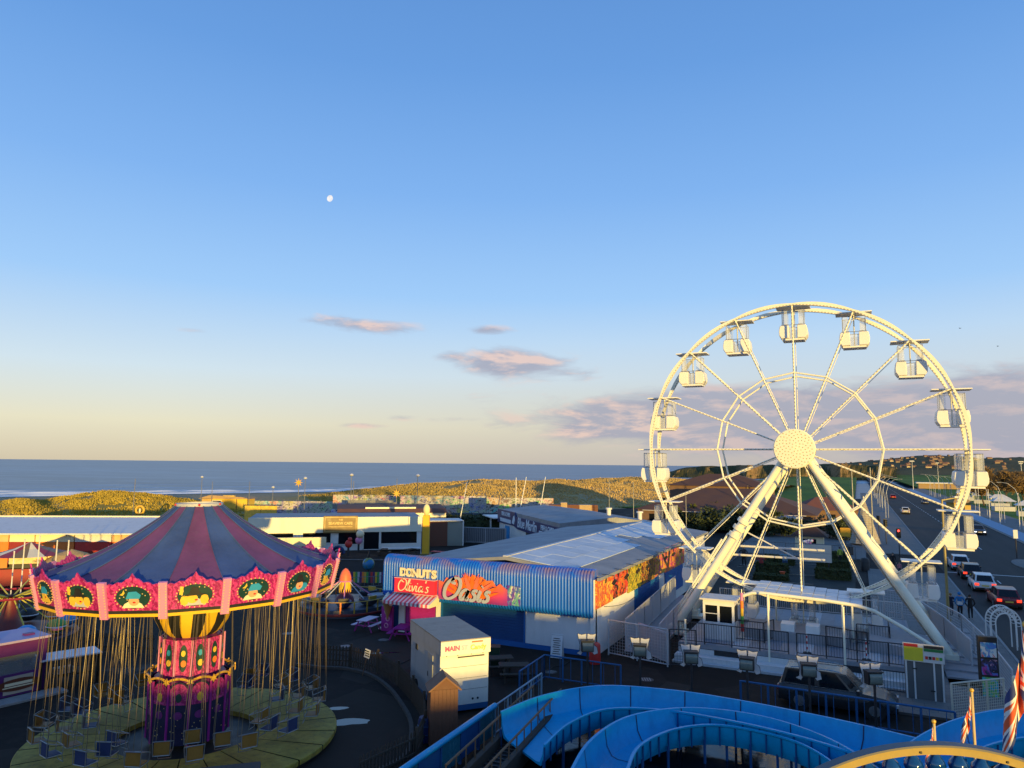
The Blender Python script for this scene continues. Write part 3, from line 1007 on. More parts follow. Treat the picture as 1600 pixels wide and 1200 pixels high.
# pale roof sheets, three courses
rng = random.Random(4)
cw_ = 1.36
for cidx in range(3):
    for r in range(17):
        if cidx == 2 and 8 <= r <= 10: continue
        if cidx == 1 and r in (9,): continue
        x1 = RX + .2 + cidx * cw_; x0 = x1 + cw_ - .03
        y0 = YF + .5 + r * 1.8; y1 = y0 + 1.77
        h = rng.uniform(.03, .045)
        q = HB()
        q.add([(x1, y0, zl(x1) + h), (x0, y0, zl(x0) + h), (x0, y1, zl(x0) + h), (x1, y1, zl(x1) + h), (x1, y0, zl(x1) + .003), (x0, y0, zl(x0) + .003), (x0, y1, zl(x0) + .003), (x1, y1, zl(x1) + .003)],
              [(0, 1, 2, 3), (4, 7, 6, 5), (0, 4, 5, 1), (1, 5, 6, 2), (2, 6, 7, 3), (3, 7, 4, 0)])
        q.build('roof_sheet', roof_pale[rng.randint(0, 2)], hall)
# side wall shutters
for (y0, y1, z0, z1) in ((46.2, 52.4, .75, 2.5), (54.2, 60.2, .7, 2.5)):
    q = HB(); q.box(XR + .002, XR + .07, y0, y1, z0, z1)
    for i in range(12): q.box(XR + .0705, XR + .085, y0 + .05, y1 - .05, z0 + .05 + i * (z1 - z0 - .1) / 12, z0 + .05 + (i + .8) * (z1 - z0 - .1) / 12)
    q.build('side_shutter', blue_panel, hall)
q = HB(); q.path([(XR + .03, 40 + i * .8, 2.45 - .5 * math.sin(PI * i / 12)) for i in range(13)], .012, 4); q.build('hanging_cable', black_paint, hall)


# painted food boards on the side wall
def mural(name, seed, pal):
    m, t, b, pos = mat_nodes(name)
    mp = t.node('ShaderNodeMapping'); t.l.new(pos, mp.inputs[0]); mp.inputs['Location'].default_value = (seed * 3.1, seed * 1.7, seed * .9); mp.inputs['Scale'].default_value = (.9, .75, .8)
    n1 = t.noise(mp.outputs[0], 1.0, 3, .55, 1.6)
    n2 = t.noise(mp.outputs[0], 2.4, 3, .5, 2.2)
    k = len(pal)
    c = t.ramp(t.rng(n1, .25, .75), [(i / k, pal[i]) for i in range(k)], 'CONSTANT')
    c2 = t.ramp(t.rng(n2, .3, .7), [(i / k, pal[(i * 3 + 1) % k]) for i in range(k)], 'EASE')
    t.put(b.inputs['Base Color'], t.mix(t.rng(n2, .45, .55), c, c2)); b.inputs['Roughness'].default_value = .4
    return m


pal1 = [(.50, .02, .06), (.72, .30, .02), (.75, .12, .02), (.80, .55, .05), (.62, .08, .05)]
pal2 = [(.75, .10, .02), (.72, .25, .02), (.02, .02, .02), (.65, .05, .03), (.60, .55, .50)]
pal3 = [(.70, .50, .03), (.03, .03, .02), (.55, .45, .03), (.10, .16, .03), (.72, .40, .04)]
pal4 = [(.72, .45, .03), (.10, .03, .02), (.02, .02, .02), (.30, .07, .03), (.12, .22, .10)]
pal5 = [(.78, .16, .02), (.75, .35, .03), (.50, .05, .25), (.62, .50, .04), (.70, .10, .04)]
brd = [(38.5, 41.4, pal1, 2.55, 4.15), (41.43, 44.5, pal2, 2.62, 4.2), (44.53, 47.6, pal3, 2.5, 4.2), (47.63, 51.2, pal4, 2.55, 4.2), (51.23, 54.2, pal5, 2.6, 4.25), (54.23, 60.8, pal5[::-1], 2.5, 4.3)]
for i, (y0, y1, pl_, z0, z1) in enumerate(brd):
    q = HB(); q.box(XR + .02, XR + .09, y0, y1, z0, z1)
    o = q.build('painted_board', mural('mural_%d' % i, i + 1, pl_), hall); o['label'] = ['red and orange', 'orange fire coloured', 'yellow and black', 'yellow and brown', 'orange and green', 'orange and magenta'][i] + ' painted board on the white side wall'
for i in range(9):
    y = 39.5 + i * 2.4
    q = HB(); q.tube((XR + .05, y, 4.33), (XR + .8, y, 4.30), .02, 4).tube((XR + .8, y, 4.35), (XR + .8, y, 4.05), .02, 4)
    q.cb((0, 0, 0), (.16, .12, .32), X=Matrix.Translation((XR + .8, y, 3.95)) @ Matrix.Rotation(R(35), 4, 'Y'))
    q.build('spotlight', black_paint, hall)

# -------- donut shop front and signs on the hall
q = HB(); q.box(-25.9, -23.35, YF - .1, YF - .003, .1, 2.2)
for i in range(22): q.box(-25.6, -23.65, YF - .13, YF - .101, .15 + i * .09, .225 + i * .09)
q.build('pink_shutter', magenta_paint, hall)
q = HB(); q.box(-26.35, -25.91, YF - .2, YF - .004, 0, 2.3); q.build('shop_post', white_paint, hall)
q = HB(); q.box(-23.62, -23.32, YF - .2, YF - .101, 0, 2.3); q.build('shop_post', white_paint, hall)
red_sign = mat('red_sign_board', (.72, .035, .07), .4, var=.05)
cream = mat('cream_paint', (.82, .70, .46), .45, var=.05)
sg = thing('shop_sign', "red sign board lettered Olivia's above the striped awning", 'sign', (-24.8, 37.7, 2.55))
q = MB(); q.box(-1.45, 1.45, 0, .42, 0, .85); q.build('board', red_sign, sg)
q = MB()
for (z0, z1) in ((-.03, 0), (.85, .88)): q.box(-1.48, 1.48, -.02, .42, z0, z1)
q.build('edge_trim', mat('pale_trim', (.8, .45, .45), .4), sg)


def stroke_text(strokes, sc, shear, w, depth, mat_, parent, X, name='lettering'):
    """brush lettering: each stroke is a list of 2D points, swept as a flat tube"""
    q = MB(); q.X = X
    for pts in strokes:
        P = [Vector((x * sc + y * sc * shear, y * sc, 0)) for x, y in pts]
        # catmull-rom
        out = []
        for i in range(len(P) - 1):
            p0 = P[max(0, i - 1)]; p1 = P[i]; p2 = P[i + 1]; p3 = P[min(len(P) - 1, i + 2)]
            for k_ in range(5):
                u = k_ / 5
                out.append(.5 * ((2 * p1) + (p2 - p0) * u + (2 * p0 - 5 * p1 + 4 * p2 - p3) * u * u + (3 * p1 - p0 - 3 * p2 + p3) * u ** 3))
        out.append(P[-1])
        left_, right_ = [], []
        for i, p in enumerate(out):
            tn = (out[min(i + 1, len(out) - 1)] - out[max(i - 1, 0)]); tn = tn.normalized() if tn.length > 1e-6 else Vector((1, 0, 0))
            nn = Vector((-tn.y, tn.x, 0)) * w * (.75 + .35 * abs(tn.y))
            left_.append(p + nn); right_.append(p - nn)
        n_ = len(out)
        vs = [(*p.xy, 0) for p in left_] + [(*p.xy, 0) for p in right_] + [(*p.xy, depth) for p in left_] + [(*p.xy, depth) for p in right_]
        fs = []
        for i in range(n_ - 1):
            fs += [(2 * n_ + i, 3 * n_ + i, 3 * n_ + i + 1, 2 * n_ + i + 1), (i, 2 * n_ + i, 2 * n_ + i + 1, i + 1), (n_ + i, n_ + i + 1, 3 * n_ + i + 1, 3 * n_ + i)]
        fs += [(0, n_, 3 * n_, 2 * n_), (n_ - 1, 3 * n_ - 1, 4 * n_ - 1, 2 * n_ - 1)]
        q.add(vs, fs)
    return q.build(name, mat_, parent)


def shift(st_, dx_):
    return [[(x + dx_, y) for x, y in s_] for s_ in st_]


LO = [[(.35, 1.0), (.1, .8), (0, .45), (.12, .08), (.4, 0), (.7, .2), (.8, .6), (.65, .95), (.35, 1.0), (.3, .8), (.5, .75)]]
Ll = [[(0, .1), (.12, .5), (.25, .95), (.15, 1.0), (.08, .5), (.1, .08), (.25, .08)]]
Li = [[(.05, .5), (.03, .15), (.12, .02), (.25, .1)], [(.07, .68), (.09, .72)]]
Lv = [[(0, .5), (.08, .25), (.14, .02), (.28, .3), (.32, .5), (.4, .45)]]
La = [[(.36, .42), (.2, .5), (.04, .32), (.06, .06), (.2, .03), (.34, .25), (.38, .48), (.36, .15), (.42, .02), (.52, .1)]]
Ls = [[(.3, .46), (.15, .5), (.08, .38), (.24, .24), (.26, .08), (.12, 0), (0, .08)]]
Lap = [[(.05, 1.0), (.03, .8)]]
word = LO + shift(Ll, .85) + shift(Li, 1.15) + shift(Lv, 1.42) + shift(Li, 1.86) + shift(La, 2.14) + shift(Lap, 2.72) + shift(Ls, 2.85)
stroke_text(word, .70, .22, .028, .03, cream, sg, face_X((-1.20, -.001, .12), (0, -1, 0)))
lt = thing('letter_sign', 'cream block letters spelling DONUTS on the blue fascia', 'sign', (-24.7, 37.98, 3.72))
for i, ch in enumerate('DONUTS'):
    lettering(ch, .66, cream, lt, face_X((-1.1 + i * .45, 0, 0), (0, -1, 0)), .06, name='letter', offset=.035)
aw = thing('awning', 'pink and white striped awning over the donut counter', 'awning', (-24.85, 37.7, 2.0))
for i in range(22):
    x0 = -1.65 + i * 3.3 / 22; x1 = x0 + 3.3 / 22 - .002
    q = MB()
    q.add([(x0, .35, .52), (x1, .35, .52), (x1, -.75, .12), (x0, -.75, .12), (x1, -.76, -.06), (x0, -.76, -.06)], [(0, 3, 2, 1), (3, 5, 4, 2)])
    q.add([(x0, .35, .50), (x1, .35, .50), (x1, -.73, .10), (x0, -.73, .10), (x1, -.74, -.06), (x0, -.74, -.06)], [(1, 2, 3, 0), (2, 4, 5, 3)])
    q.build('stripe', [mat('awning_pink', (.72, .10, .15), .6, var=.06), mat('awning_white', (.80, .72, .68), .6, var=.06)][i % 2], aw)
q = MB(); q.add([(-1.652, .35, .52), (-1.652, -.75, .12), (-1.652, -.76, -.06), (-1.652, .35, -.06)], [(0, 1, 2, 3)]).add([(1.652, .35, .52), (1.652, -.75, .12), (1.652, -.76, -.06), (1.652, .35, -.06)], [(3, 2, 1, 0)])
q.build('awning_side', cream, aw)
# ice cream cone figure and its pink panel
ic = thing('ice_cream_cone', 'large model ice cream cone at the end of the donut shop', 'cone', (-26.85, 37.9, 0))
q = MB(); q.lathe([(.02, .75), (.32, 1.75), (.36, 1.8), (.30, 1.85)], 14); q.build('wafer', mat('wafer', (.38, .20, .07), .7, bump=.4), ic, smooth=40)
q = MB()
for i in range(26):
    a = i * .8; r_ = .3 * (1 - i / 28); q.sph((r_ * .45 * math.cos(a), r_ * .45 * math.sin(a), 1.85 + i * .022), r_ * .85 + .03, 8, 5)
q.build('whipped_ice', mat('ice_cream', (.82, .76, .66), .5), ic, smooth=60)
pk = thing('side_panel', 'purple panel with pink doughnut rings under the ice cream cone', 'panel', (-27.0, 38.1, 0))
MB().box(-.45, .35, 0, .2, 0, 1.5).build('board', magenta_paint, pk)
for i in range(3):
    q = MB(); c0 = Vector((-.05 + .1 * (i % 2), -.02, .35 + i * .42))
    q.path([c0 + Vector((.13 * math.cos(a_ * PI / 6), 0, .13 * math.sin(a_ * PI / 6))) for a_ in range(12)], .04, 5, closed=True)
    q.build('ring', pale_pink, pk, smooth=60)
# the big orange palm sign
m, t, b, pos = mat_nodes('sunset_board')
px_, py_, pz_ = t.xyz(pos)
c = t.ramp(t.rng(pz_, 2.4, 3.7), [(0, (.18, .02, .22)), (.3, (.62, .05, .20)), (.6, (.80, .14, .06)), (1, (.85, .24, .03))])
c = t.mix(t.rng(px_, -18.9, -18.1), c, (.16, .05, .35))
t.put(b.inputs['Base Color'], t.mix(t.math('MULTIPLY', t.noise(pos, 3, 4, .6), .35), c, (.75, .10, .20))); b.inputs['Roughness'].default_value = .4
board_m = m
hot_orange = mat('hot_orange_paint', (.86, .16, .015), .4, var=.12, vscale=5)
coral = mat('coral_paint', (.80, .18, .10), .4, var=.1)
letter_grey = mat('letter_grey', (.42, .44, .50), .4, var=.05)
os_ = thing('palm_sign', 'large orange flower shaped sign lettered Oasis on the fascia', 'sign', (-20.75, 37.95, 2.35))
outl = [(-2.45, 0), (2.2, 0), (2.2, .9), (1.9, 1.05), (1.7, 1.2), (1.45, 1.0), (1.2, 1.35), (.8, 1.3), (.5, 1.5), (.2, 1.42), (0, 1.58), (-.25, 1.45), (-.6, 1.52), (-.9, 1.3), (-1.3, 1.45), (-1.6, 1.15), (-1.9, 1.3), (-2.1, 1.0), (-2.45, 1.1)]
MB().prism(outl, 0, .08, 'y').build('board', board_m, os_)
for i, (a, L, wd, mm) in enumerate([(90, 1.55, .34, hot_orange), (72, 1.5, .30, coral), (108, 1.5, .30, coral), (55, 1.55, .28, hot_orange), (125, 1.55, .28, hot_orange), (40, 1.7, .26, coral), (140, 1.7, .26, coral),
                                    (28, 1.95, .24, hot_orange), (152, 1.95, .24, hot_orange), (18, 2.0, .2, hot_orange), (162, 2.1, .2, hot_orange)]):
    q = MB(); ca, sa = math.cos(R(a)), math.sin(R(a)); pl_ = []
    for u, w_ in ((0, .1), (.3, .8), (.6, 1), (.85, .55)): pl_.append((u, w_))
    poly = [(L * u * ca - sa * wd * w_ * .5, L * u * sa + ca * wd * w_ * .5) for u, w_ in pl_] + [(L * ca, L * sa)] + [(L * u * ca + sa * wd * w_ * .5, L * u * sa - ca * wd * w_ * .5) for u, w_ in reversed(pl_)]
    y_ = -.03 - .012 * i
    q.X = Matrix.Translation((-.1, 0, .12)); q.prism(poly, y_ - .01, y_, 'y'); q.build('petal', mm, os_)
for i in range(22):
    a = R(random.uniform(25, 155)); L = random.uniform(1.5, 2.0); c0 = Vector((-.1 + 1.1 * math.cos(a), -.05, .2 + 1.0 * math.sin(a)))
    q = MB(); q.tube(c0, c0 + Vector((.55 * math.cos(a + random.uniform(-.5, .5)), 0, .5 * math.sin(a))), .045, 4, .008)
    q.build('frond', [hot_orange, coral, navy_paint][i % 3], os_)
word = shift(LO, 0) + shift(La, 1.0) + shift(Ls, 1.72) + shift(La, 2.05) + shift(Ls, 2.72)
word = LO + shift(La, .95) + shift(Ls, 1.52) + shift(Li, 1.92) + shift(Ls, 2.22)
stroke_text(word, 1.22, .35, .095, .05, letter_grey, os_, face_X((-2.05, -.19, .12), (0, -1, 0)))
sb = thing('small_sign', 'small blue and green picture board right of the orange sign', 'sign', (-18.15, 37.96, 2.4))
MB().box(-.40, .40, 0, .07, 0, 1.1).build('board', mural('mural_small', 21, [(.05, .15, .45), (.10, .35, .25), (.65, .62, .50), (.15, .05, .35), (.05, .28, .5)]), sb)

# ------------------------------------------------ seafront cafe
ca_, cb_ = cw(-30.5, 84.2), cw(-11.0, 89.0)
cafe_d = (cb_ - ca_); cafe_L = cafe_d.length; cafe_rz = math.atan2(cafe_d.y, cafe_d.x)
cf = thing('cafe', 'low white cafe with dark windows and a framed name board', 'building', ca_, cafe_rz)
L = cafe_L
MB().box(0, L, .25, 9, 0, 3.6).build('wall', white_paint, cf)
MB().box(-.1, L + .1, 0, .25, 2.15, 3.95).build('fascia', mat('cream_fascia', (.74, .72, .58), .5, var=.04, grime=.05), cf)
MB().box(-.1, L + .1, .26, 9.1, 3.6, 3.85).build('roof', roof_grey, cf)
for (x0, x1, z0, z1) in ((2.3, 5.0, .9, 2.1), (6.1, 9.3, .95, 2.1), (10.2, 12.9, .75, 2.15), (13.2, 15.0, .1, 2.15), (15.25, L - .5, .75, 2.15)):
    wd = MB().box(x0, x1, .17, .249, z0, z1).build('window', dark_glass, cf)
    q = MB().box(x0 - .08, x0, .10, .245, z0, z1).box(x1, x1 + .08, .10, .245, z0, z1).box(x0, x1, .11, .245, z0 - .08, z0); q.build('window_frame', white_paint, wd)
for (x0, x1) in ((6.0, 7.8), (9.6, 10.1)): MB().box(x0, x1, .1, .16, 0.0, .9).build('dado', off_white, cf)
MB().box(15.3, L - .2, -1.8, -.1, .25, .35).build('counter_shelf', white_paint, cf)
xs = 10.4
sgn = thing('name_board', 'dark olive framed name board lettered Seaview Cafe', 'sign', ca_ + cafe_d.normalized() * xs + Vector((0, 0, 2.1)), cafe_rz)
olive = mat('olive_sign', (.20, .12, .035), .5, var=.06)
MB().box(-2.0, 2.0, -.12, -.003, 0, 2.0).build('board', olive, sgn)
q = MB(); gl = mat('gilt', (.55, .36, .12), .4)
for (x0, x1, z0, z1) in ((-1.85, 1.85, 1.80, 1.86), (-1.85, 1.85, .14, .2), (-1.85, -1.79, .2, 1.8), (1.79, 1.85, .2, 1.8), (-1.4, 1.4, .72, .76)): q.box(x0, x1, -.15, -.121, z0, z1)
q.build('border', gl, sgn)
lettering('SEAVIEW CAFE', .42, gl, sgn, face_X((0, -.125, 1.12), (0, -1, 0)), .015, offset=.01)
lettering('THE', .26, gl, sgn, face_X((0, -.125, 1.55), (0, -1, 0)), .015, offset=.01)
# serving kiosk in front of the cafe (left)
ks = thing('serving_hatch', 'white serving counter with price boards beside the striped tent', 'counter', cw(-22.8, 79.5), cafe_rz)
MB().box(-4.2, 2.3, 0, 2.0, 0, 1.25).build('counter', white_paint, ks)
MB().box(-4.3, 2.5, -.15, .1, 1.3, 2.25).build('header_board', mat('menu_board', (.72, .62, .40), .5, var=.25, vscale=2), ks)
MB().box(-4.2, 2.3, .11, 2.0, 1.26, 2.1).build('hatch', black_paint, ks)
# brown roofed low block behind the cafe
lb = thing('low_block', 'low brown roofed block with cream fascia behind the cafe', 'building', cw(-23.5, 99), cafe_rz)
MB().box(0, 14.5, 0, 7, 0, 2.9).build('wall', off_white, lb)
MB().box(-.2, 14.7, -.25, -.003, 2.9, 3.55).build('fascia', cream, lb)
MB().prism([(-.4, 3.55), (7.4, 3.55), (6.4, 4.4), (.6, 4.1)], -.3, 14.8, 'x').build('roof', mat('brown_roof', (.14, .06, .04), .8, var=.2), lb)
MB().box(3.5, 10.5, .6, 1.2, 4.05, 4.3).build('parapet', cream, lb)
# extension right of the candle
ex = thing('store_shed', 'small shed with brown and glass panels right of the candle', 'shed', cw(-11.0, 92), cafe_rz)
MB().box(0, 3.0, 0, 4, 0, 3.1).build('wall', mat('brown_clad', (.16, .055, .03), .7), ex)
MB().box(3.01, 5.0, .1, 3.9, 0, 3.1).build('glass_bay', glass('bay_glass', (.5, .5, .42), .55, .2), ex)
MB().tube((5.05, .05, 0), (5.05, .05, 3.2), .08).build('corner_post', white_paint, ex)
MB().box(-.1, 5.1, -.1, 4, 3.11, 3.2).build('roof', off_white, ex)

# ------------------------------------------------ blue fish bar
A_, B_ = cw(-1.8, 104), cw(5.2, 80)
fd = (B_ - A_); fL = fd.length; frz = math.atan2(fd.y, fd.x)
fb = thing('fish_bar', 'white fish bar with navy blue lettered fascia and grey roof', 'building', A_, frz)
MB().box(0, fL, .2, 14, 0, 2.9).build('wall', white_paint, fb)
navy_sign = mat('navy_sign', (.010, .022, .12), .4, var=.2, vscale=.8)
poly = [(-.3, 2.2), (-.3, 4.1), (8.3, 4.1), (8.9, 3.55), (fL + .2, 3.55), (fL + .2, 2.15), (15, 1.95), (9.5, 2.0), (7.8, 2.3)]
MB().prism(poly, 0, .18, 'y').build('fascia', navy_sign, fb)
MB().prism([(.18, 3.5), (14.2, 3.5), (14.2, 3.7), (7, 4.6), (.18, 4.02)], 0, fL + .1, 'x').build('roof', roof_grey, fb)
MB().box(fL + .11, fL + .3, .2, 14.2, 2.75, 3.45).build('side_fascia', white_paint, fb)
pale_l = mat('pale_blue_letter', (.62, .72, .82), .4)
lettering('Blue Marlin', 1.75, pale_l, fb, face_X((13.6, -.004, 2.85), (0, -1, 0)), .03, shear=.25, offset=.03)
lettering('FISH & CHIPS', .75, pale_l, fb, face_X((4.0, -.004, 3.55), (0, -1, 0)), .03, offset=.02)
lettering('FISH & CHIPS', .80, pale_l, fb, face_X((21.5, -.004, 3.05), (0, -1, 0)), .03, offset=.02)
MB().box(1.2, 6.5, -.03, -.001, 2.45, 2.95).build('sign_strip', pale_l, fb)
MB().box(18.6, 24, -.03, -.001, 2.3, 2.65).build('sign_strip', pale_l, fb)
MB().prism([(7.1, 2.6), (7.7, 3.5), (8.2, 3.7), (8.5, 3.1), (8.1, 2.5)], -.04, -.001, 'y').build('fish_emblem', pale_l, fb)
for (x0, x1, mm) in ((3.3, 5.3, sky_blue), (13, 18, black_paint), (18.2, 23.5, sky_blue)): MB().box(x0, x1, .1, .199, .1, 2.0).build('door', mm, fb)
for x in (-6.2, -3.4):
    MB().tube((x, -.2, 0), (x, -.2, 2.6), .13).build('porch_post', white_paint, fb)
MB().box(-7, -.31, -.6, 6, 2.6, 2.75).build('porch_roof', white_paint, fb)
# roof vents
for (x, y, h) in ((17.5, 9.5, 1.1), (20, 12.5, .8)):
    q = MB().tube((x, y, 3.6), (x, y, 3.9 + h), .28, 10).tube((x, y, 3.9 + h), (x, y, 4.1 + h), .42, 10); q.build('roof_vent', off_white, fb, smooth=40)

# ------------------------------------------------ long arcade at the far left
la0, la1 = cw(-63, 74), cw(-36.5, 76.5)
ld = la1 - la0; lL = ld.length
ar = thing('stall_row', 'long stall row with white roof and orange lit fronts', 'building', la0, math.atan2(ld.y, ld.x))
MB().box(0, lL, .6, 9, 0, 2.7).build('wall', mat('red_wall', (.32, .05, .03), .6, var=.25), ar)
MB().prism([(-.3, 2.72), (-.3, 2.86), (9.2, 3.85), (9.2, 3.7)], -.3, lL + .3, 'x').build('roof', mat('white_roof', (.60, .61, .63), .5, var=.07, grime=.2), ar)
MB().prism([(9.21, 3.5), (9.21, 3.98), (9.6, 3.98), (9.6, 3.5)], -.3, lL + .3, 'x').build('roof_capping', cream, ar)
x = 0.3; rng = random.Random(2); i = 0
while x < lL - 3:
    w_ = rng.uniform(2.4, 4.2); w_ = min(w_, lL - x - .2)
    MB().box(x, x + w_ - .12, .25, .59, 1.95, 2.66).build('fascia_board', [cream, off_white, mat('peach_board', (.72, .42, .20), .5), cream][i % 4], ar)
    MB().box(x, x + w_ - .12, .35, .59, .95, 1.94).build('shutter', [orange_paint, red_paint, orange_paint, mat('dark_red', (.25, .02, .02), .5)][i % 4], ar)
    x += w_; i += 1

# ------------------------------------------------ brown-roofed pavilion behind the wheel
pv_roof = mat('pavilion_roof', (.095, .045, .03), .85, var=.2, vscale=.5)
pv_wall = mat('pavilion_brick', (.17, .10, .07), .9, var=.25)
p0, p1 = cw(27, 125), cw(50, 128)
pvn = thing('pavilion', 'large dark brown pavilion with hipped tiled roofs behind the wheel', 'building', (p0 + p1) / 2, 0.0)
q = MB().box(-14, 14, -9, 9, 0, 3.0); q.build('wall', pv_wall, pvn)


def hip(q, x0, x1, y0, y1, z0, z1, ov=.6, rl=.35):
    xa, xb = x0 + (x1 - x0) * rl, x1 - (x1 - x0) * rl; ym = (y0 + y1) / 2
    q.add([(x0 - ov, y0 - ov, z0), (x1 + ov, y0 - ov, z0), (x1 + ov, y1 + ov, z0), (x0 - ov, y1 + ov, z0), (xa, ym, z1), (xb, ym, z1)], [(0, 1, 5, 4), (1, 2, 5), (2, 3, 4, 5), (3, 0, 4), (3, 2, 1, 0)])
    return q


hip(MB(), -14, 14, -9, 9, 3.0, 6.6).build('roof', pv_roof, pvn)
MB().box(-12, 6, 6, 15, 3.0, 6.8).build('hall_wall', pv_wall, pvn)
hip(MB(), -12, 6, 6, 15, 6.8, 9.0).build('hall_roof', pv_roof, pvn)
MB().box(3.5, 12.5, -10.8, -9.6, 2.4, 2.75).build('canopy', off_white, pvn)
for i in range(6): MB().box(-12 + i * 4.2, -10 + i * 4.2, -9.05, -8.99, .8, 2.3).build('window', dark_glass, pvn)
MB().tube((-13, -9.7, 2.9), (13, -9.7, 2.9), .05).build('gutter', off_white, pvn)
hb = thing('brick_house', 'red roofed low house right of the pavilion', 'house', cw(58, 133), .3)
MB().box(-5, 5, -4, 4, 0, 2.8).build('wall', pv_wall, hb)
hip(MB(), -5, 5, -4, 4, 2.8, 5.0).build('roof', mat('red_tile', (.17, .06, .035), .8, var=.2), hb)
for x in (-3, 0, 3): MB().box(x - .7, x + .7, -4.05, -3.99, .9, 2.1).build('window', dark_glass, hb)
# hoarding behind the fish bar
rng = random.Random(9)
for i in range(9):
    qx = 852 + i * 9.5
    p = dp(qx, 792, 118); p.z = 0
    brn = mat('hoard_brown', (.14, .05, .03), .7, var=.2); tan = mat('hoard_tan', (.42, .30, .17), .7, var=.15)
    h = thing('container', ['tan', 'brown', 'brown', 'tan', 'brown', 'brown', 'tan', 'tan', 'brown'][i] + ' container number %s from the left behind the fish bar roof' % ['one', 'two', 'three', 'four', 'five', 'six', 'seven', 'eight', 'nine'][i], 'container', p, YAW, 'containers behind the fish bar')
    H_ = 4.0 + (.35 if i == 3 else 0)
    MB().box(-.5, .5, -1.2, 1.2, 0, H_).build('box', [tan, brn, brn, tan, brn, brn, tan, tan, brn][i], h)
    q = MB()
    for k_ in range(5): q.box(-.44 + k_ * .19, -.36 + k_ * .19, -1.24, -1.201, .1, H_ - .1)
    q.build('ribs', [tan, brn, brn, tan, brn, brn, tan, tan, brn][i], h)
# yellow beach hut station
yh = thing('lifeguard_hut', 'yellow flat roofed lifeguard hut on the beach', 'hut', cw(-60, 152), -.05 + YAW)
ylw = mat('hut_yellow', (.72, .46, .05), .6, var=.08)
MB().box(-3.4, 4.4, 0, 4, -1.5, 2.6).build('wall', ylw, yh)
MB().box(-5.6, -3.41, .4, 4, -1.5, 2.5).build('side_room', mat('hut_tan', (.50, .34, .16), .7), yh)
MB().prism([(-6, 2.61), (5, 2.61), (3.5, 3.0), (-3.5, 3.35)], -.4, 4.4, 'y').build('roof', mat('hut_roof', (.38, .25, .13), .8), yh)
MB().box(-.8, 1.6, -.1, .6, 2.7, 3.3).build('lantern', ylw, yh)
w_ = MB().box(-3.0, -1.2, -.06, -.001, .6, 2.2).build('window', dark_glass, yh)
MB().box(-3.1, -1.1, -.04, -.002, .5, 2.3).build('window_frame', white_paint, w_)
MB().box(2.1, 2.25, -.05, -.001, -1.4, 2.6).build('batten', timber, yh)

# ------------------------------------------------ terrace row added unseen behind the viewer, ridges stepped to shade the park
perp = Vector((-sun_h.y, sun_h.x, 0))
if perp.y < 0: perp = -perp
brick = mat('terrace_brick', (.24, .12, .08), .9, var=.2); slate = mat('slate', (.07, .07, .08), .7, var=.2)
tr_rz = math.atan2(perp.y, perp.x)
ter = thing('shade_terrace', 'unseen row of brick houses added behind the viewer to shade the park', 'houses', sun_h * 64 + perp * 15, tr_rz)
lv = (Vector((-15.6, 27.5, 0)) - Vector(ter.location)).dot(perp)
lw = (Vector((-2.5, 47, 0)) - Vector(ter.location)).dot(perp)
for (x0, x1, hr) in ((-95, lv - 3.0, 7.0), (lv - 3.0, lv + 3.0, 6.05), (lv + 3.0, lw, 7.0), (lw, lw + 45, 9.2), (lw + 45, 150, 7.0)):  # section ridge heights chosen for the shade on trailer and wheel
    MB().box(x0 + .01, x1 - .01, -5, 5, -.2, hr - 2.0).build('wall', brick, ter)
    MB().prism([(-5.4, hr - 2.0), (5.4, hr - 2.0), (0, hr)], x0 + .02, x1 - .02, 'x').build('roof', slate, ter)
rng = random.Random(8)
for i in range(31):
    x = -92 + i * 8
    if abs(x - lv) < 4: continue
    MB().box(x - .5, x + .5, -.9, .9, 6.2, 7.2 + rng.uniform(-.2, .3)).build('chimney', brick, ter)

# ================================================================== wave swinger
SC = cw((297 - 800) / FPX * 28.0 + .62, 28.0)
to_cam = (Vector((0, 0, 0)) - SC).normalized()
fa = math.atan2(to_cam.y, to_cam.x)            # angle that faces the camera
tilt = Matrix.Rotation(R(0.8), 4, back)
ride = thing('swing_ride', 'chain swing ride with blue and mauve striped tent roof and pink painted rim', 'swing ride', SC)
NPAN = 18
R0 = 5.15
ZR = 5.72                                       # pivot height of the rim
TT = Matrix.Translation((0, 0, ZR)) @ tilt @ Matrix.Translation((0, 0, -ZR))


def canvas(name, col):
    m, t, b, pos = mat_nodes(name)
    n1 = t.noise(t.mapping(pos, (1, 1, .6)), .9, 6, .65); n2 = t.noise(pos, 9, 4, .6); px_, py_, pz_ = t.xyz(pos)
    c = t.mix(t.rng(n1, .32, .68), tuple(q * .78 for q in col), tuple(min(1, q * 1.2) for q in col))
    c = t.mix(t.math('MULTIPLY', t.rng(n2, .45, .75), .25), c, tuple(.5 * q + .06 for q in col))
    t.put(b.inputs['Base Color'], c); b.inputs['Roughness'].default_value = .75
    bumpit(t, b, n1, .3, .12)
    return m


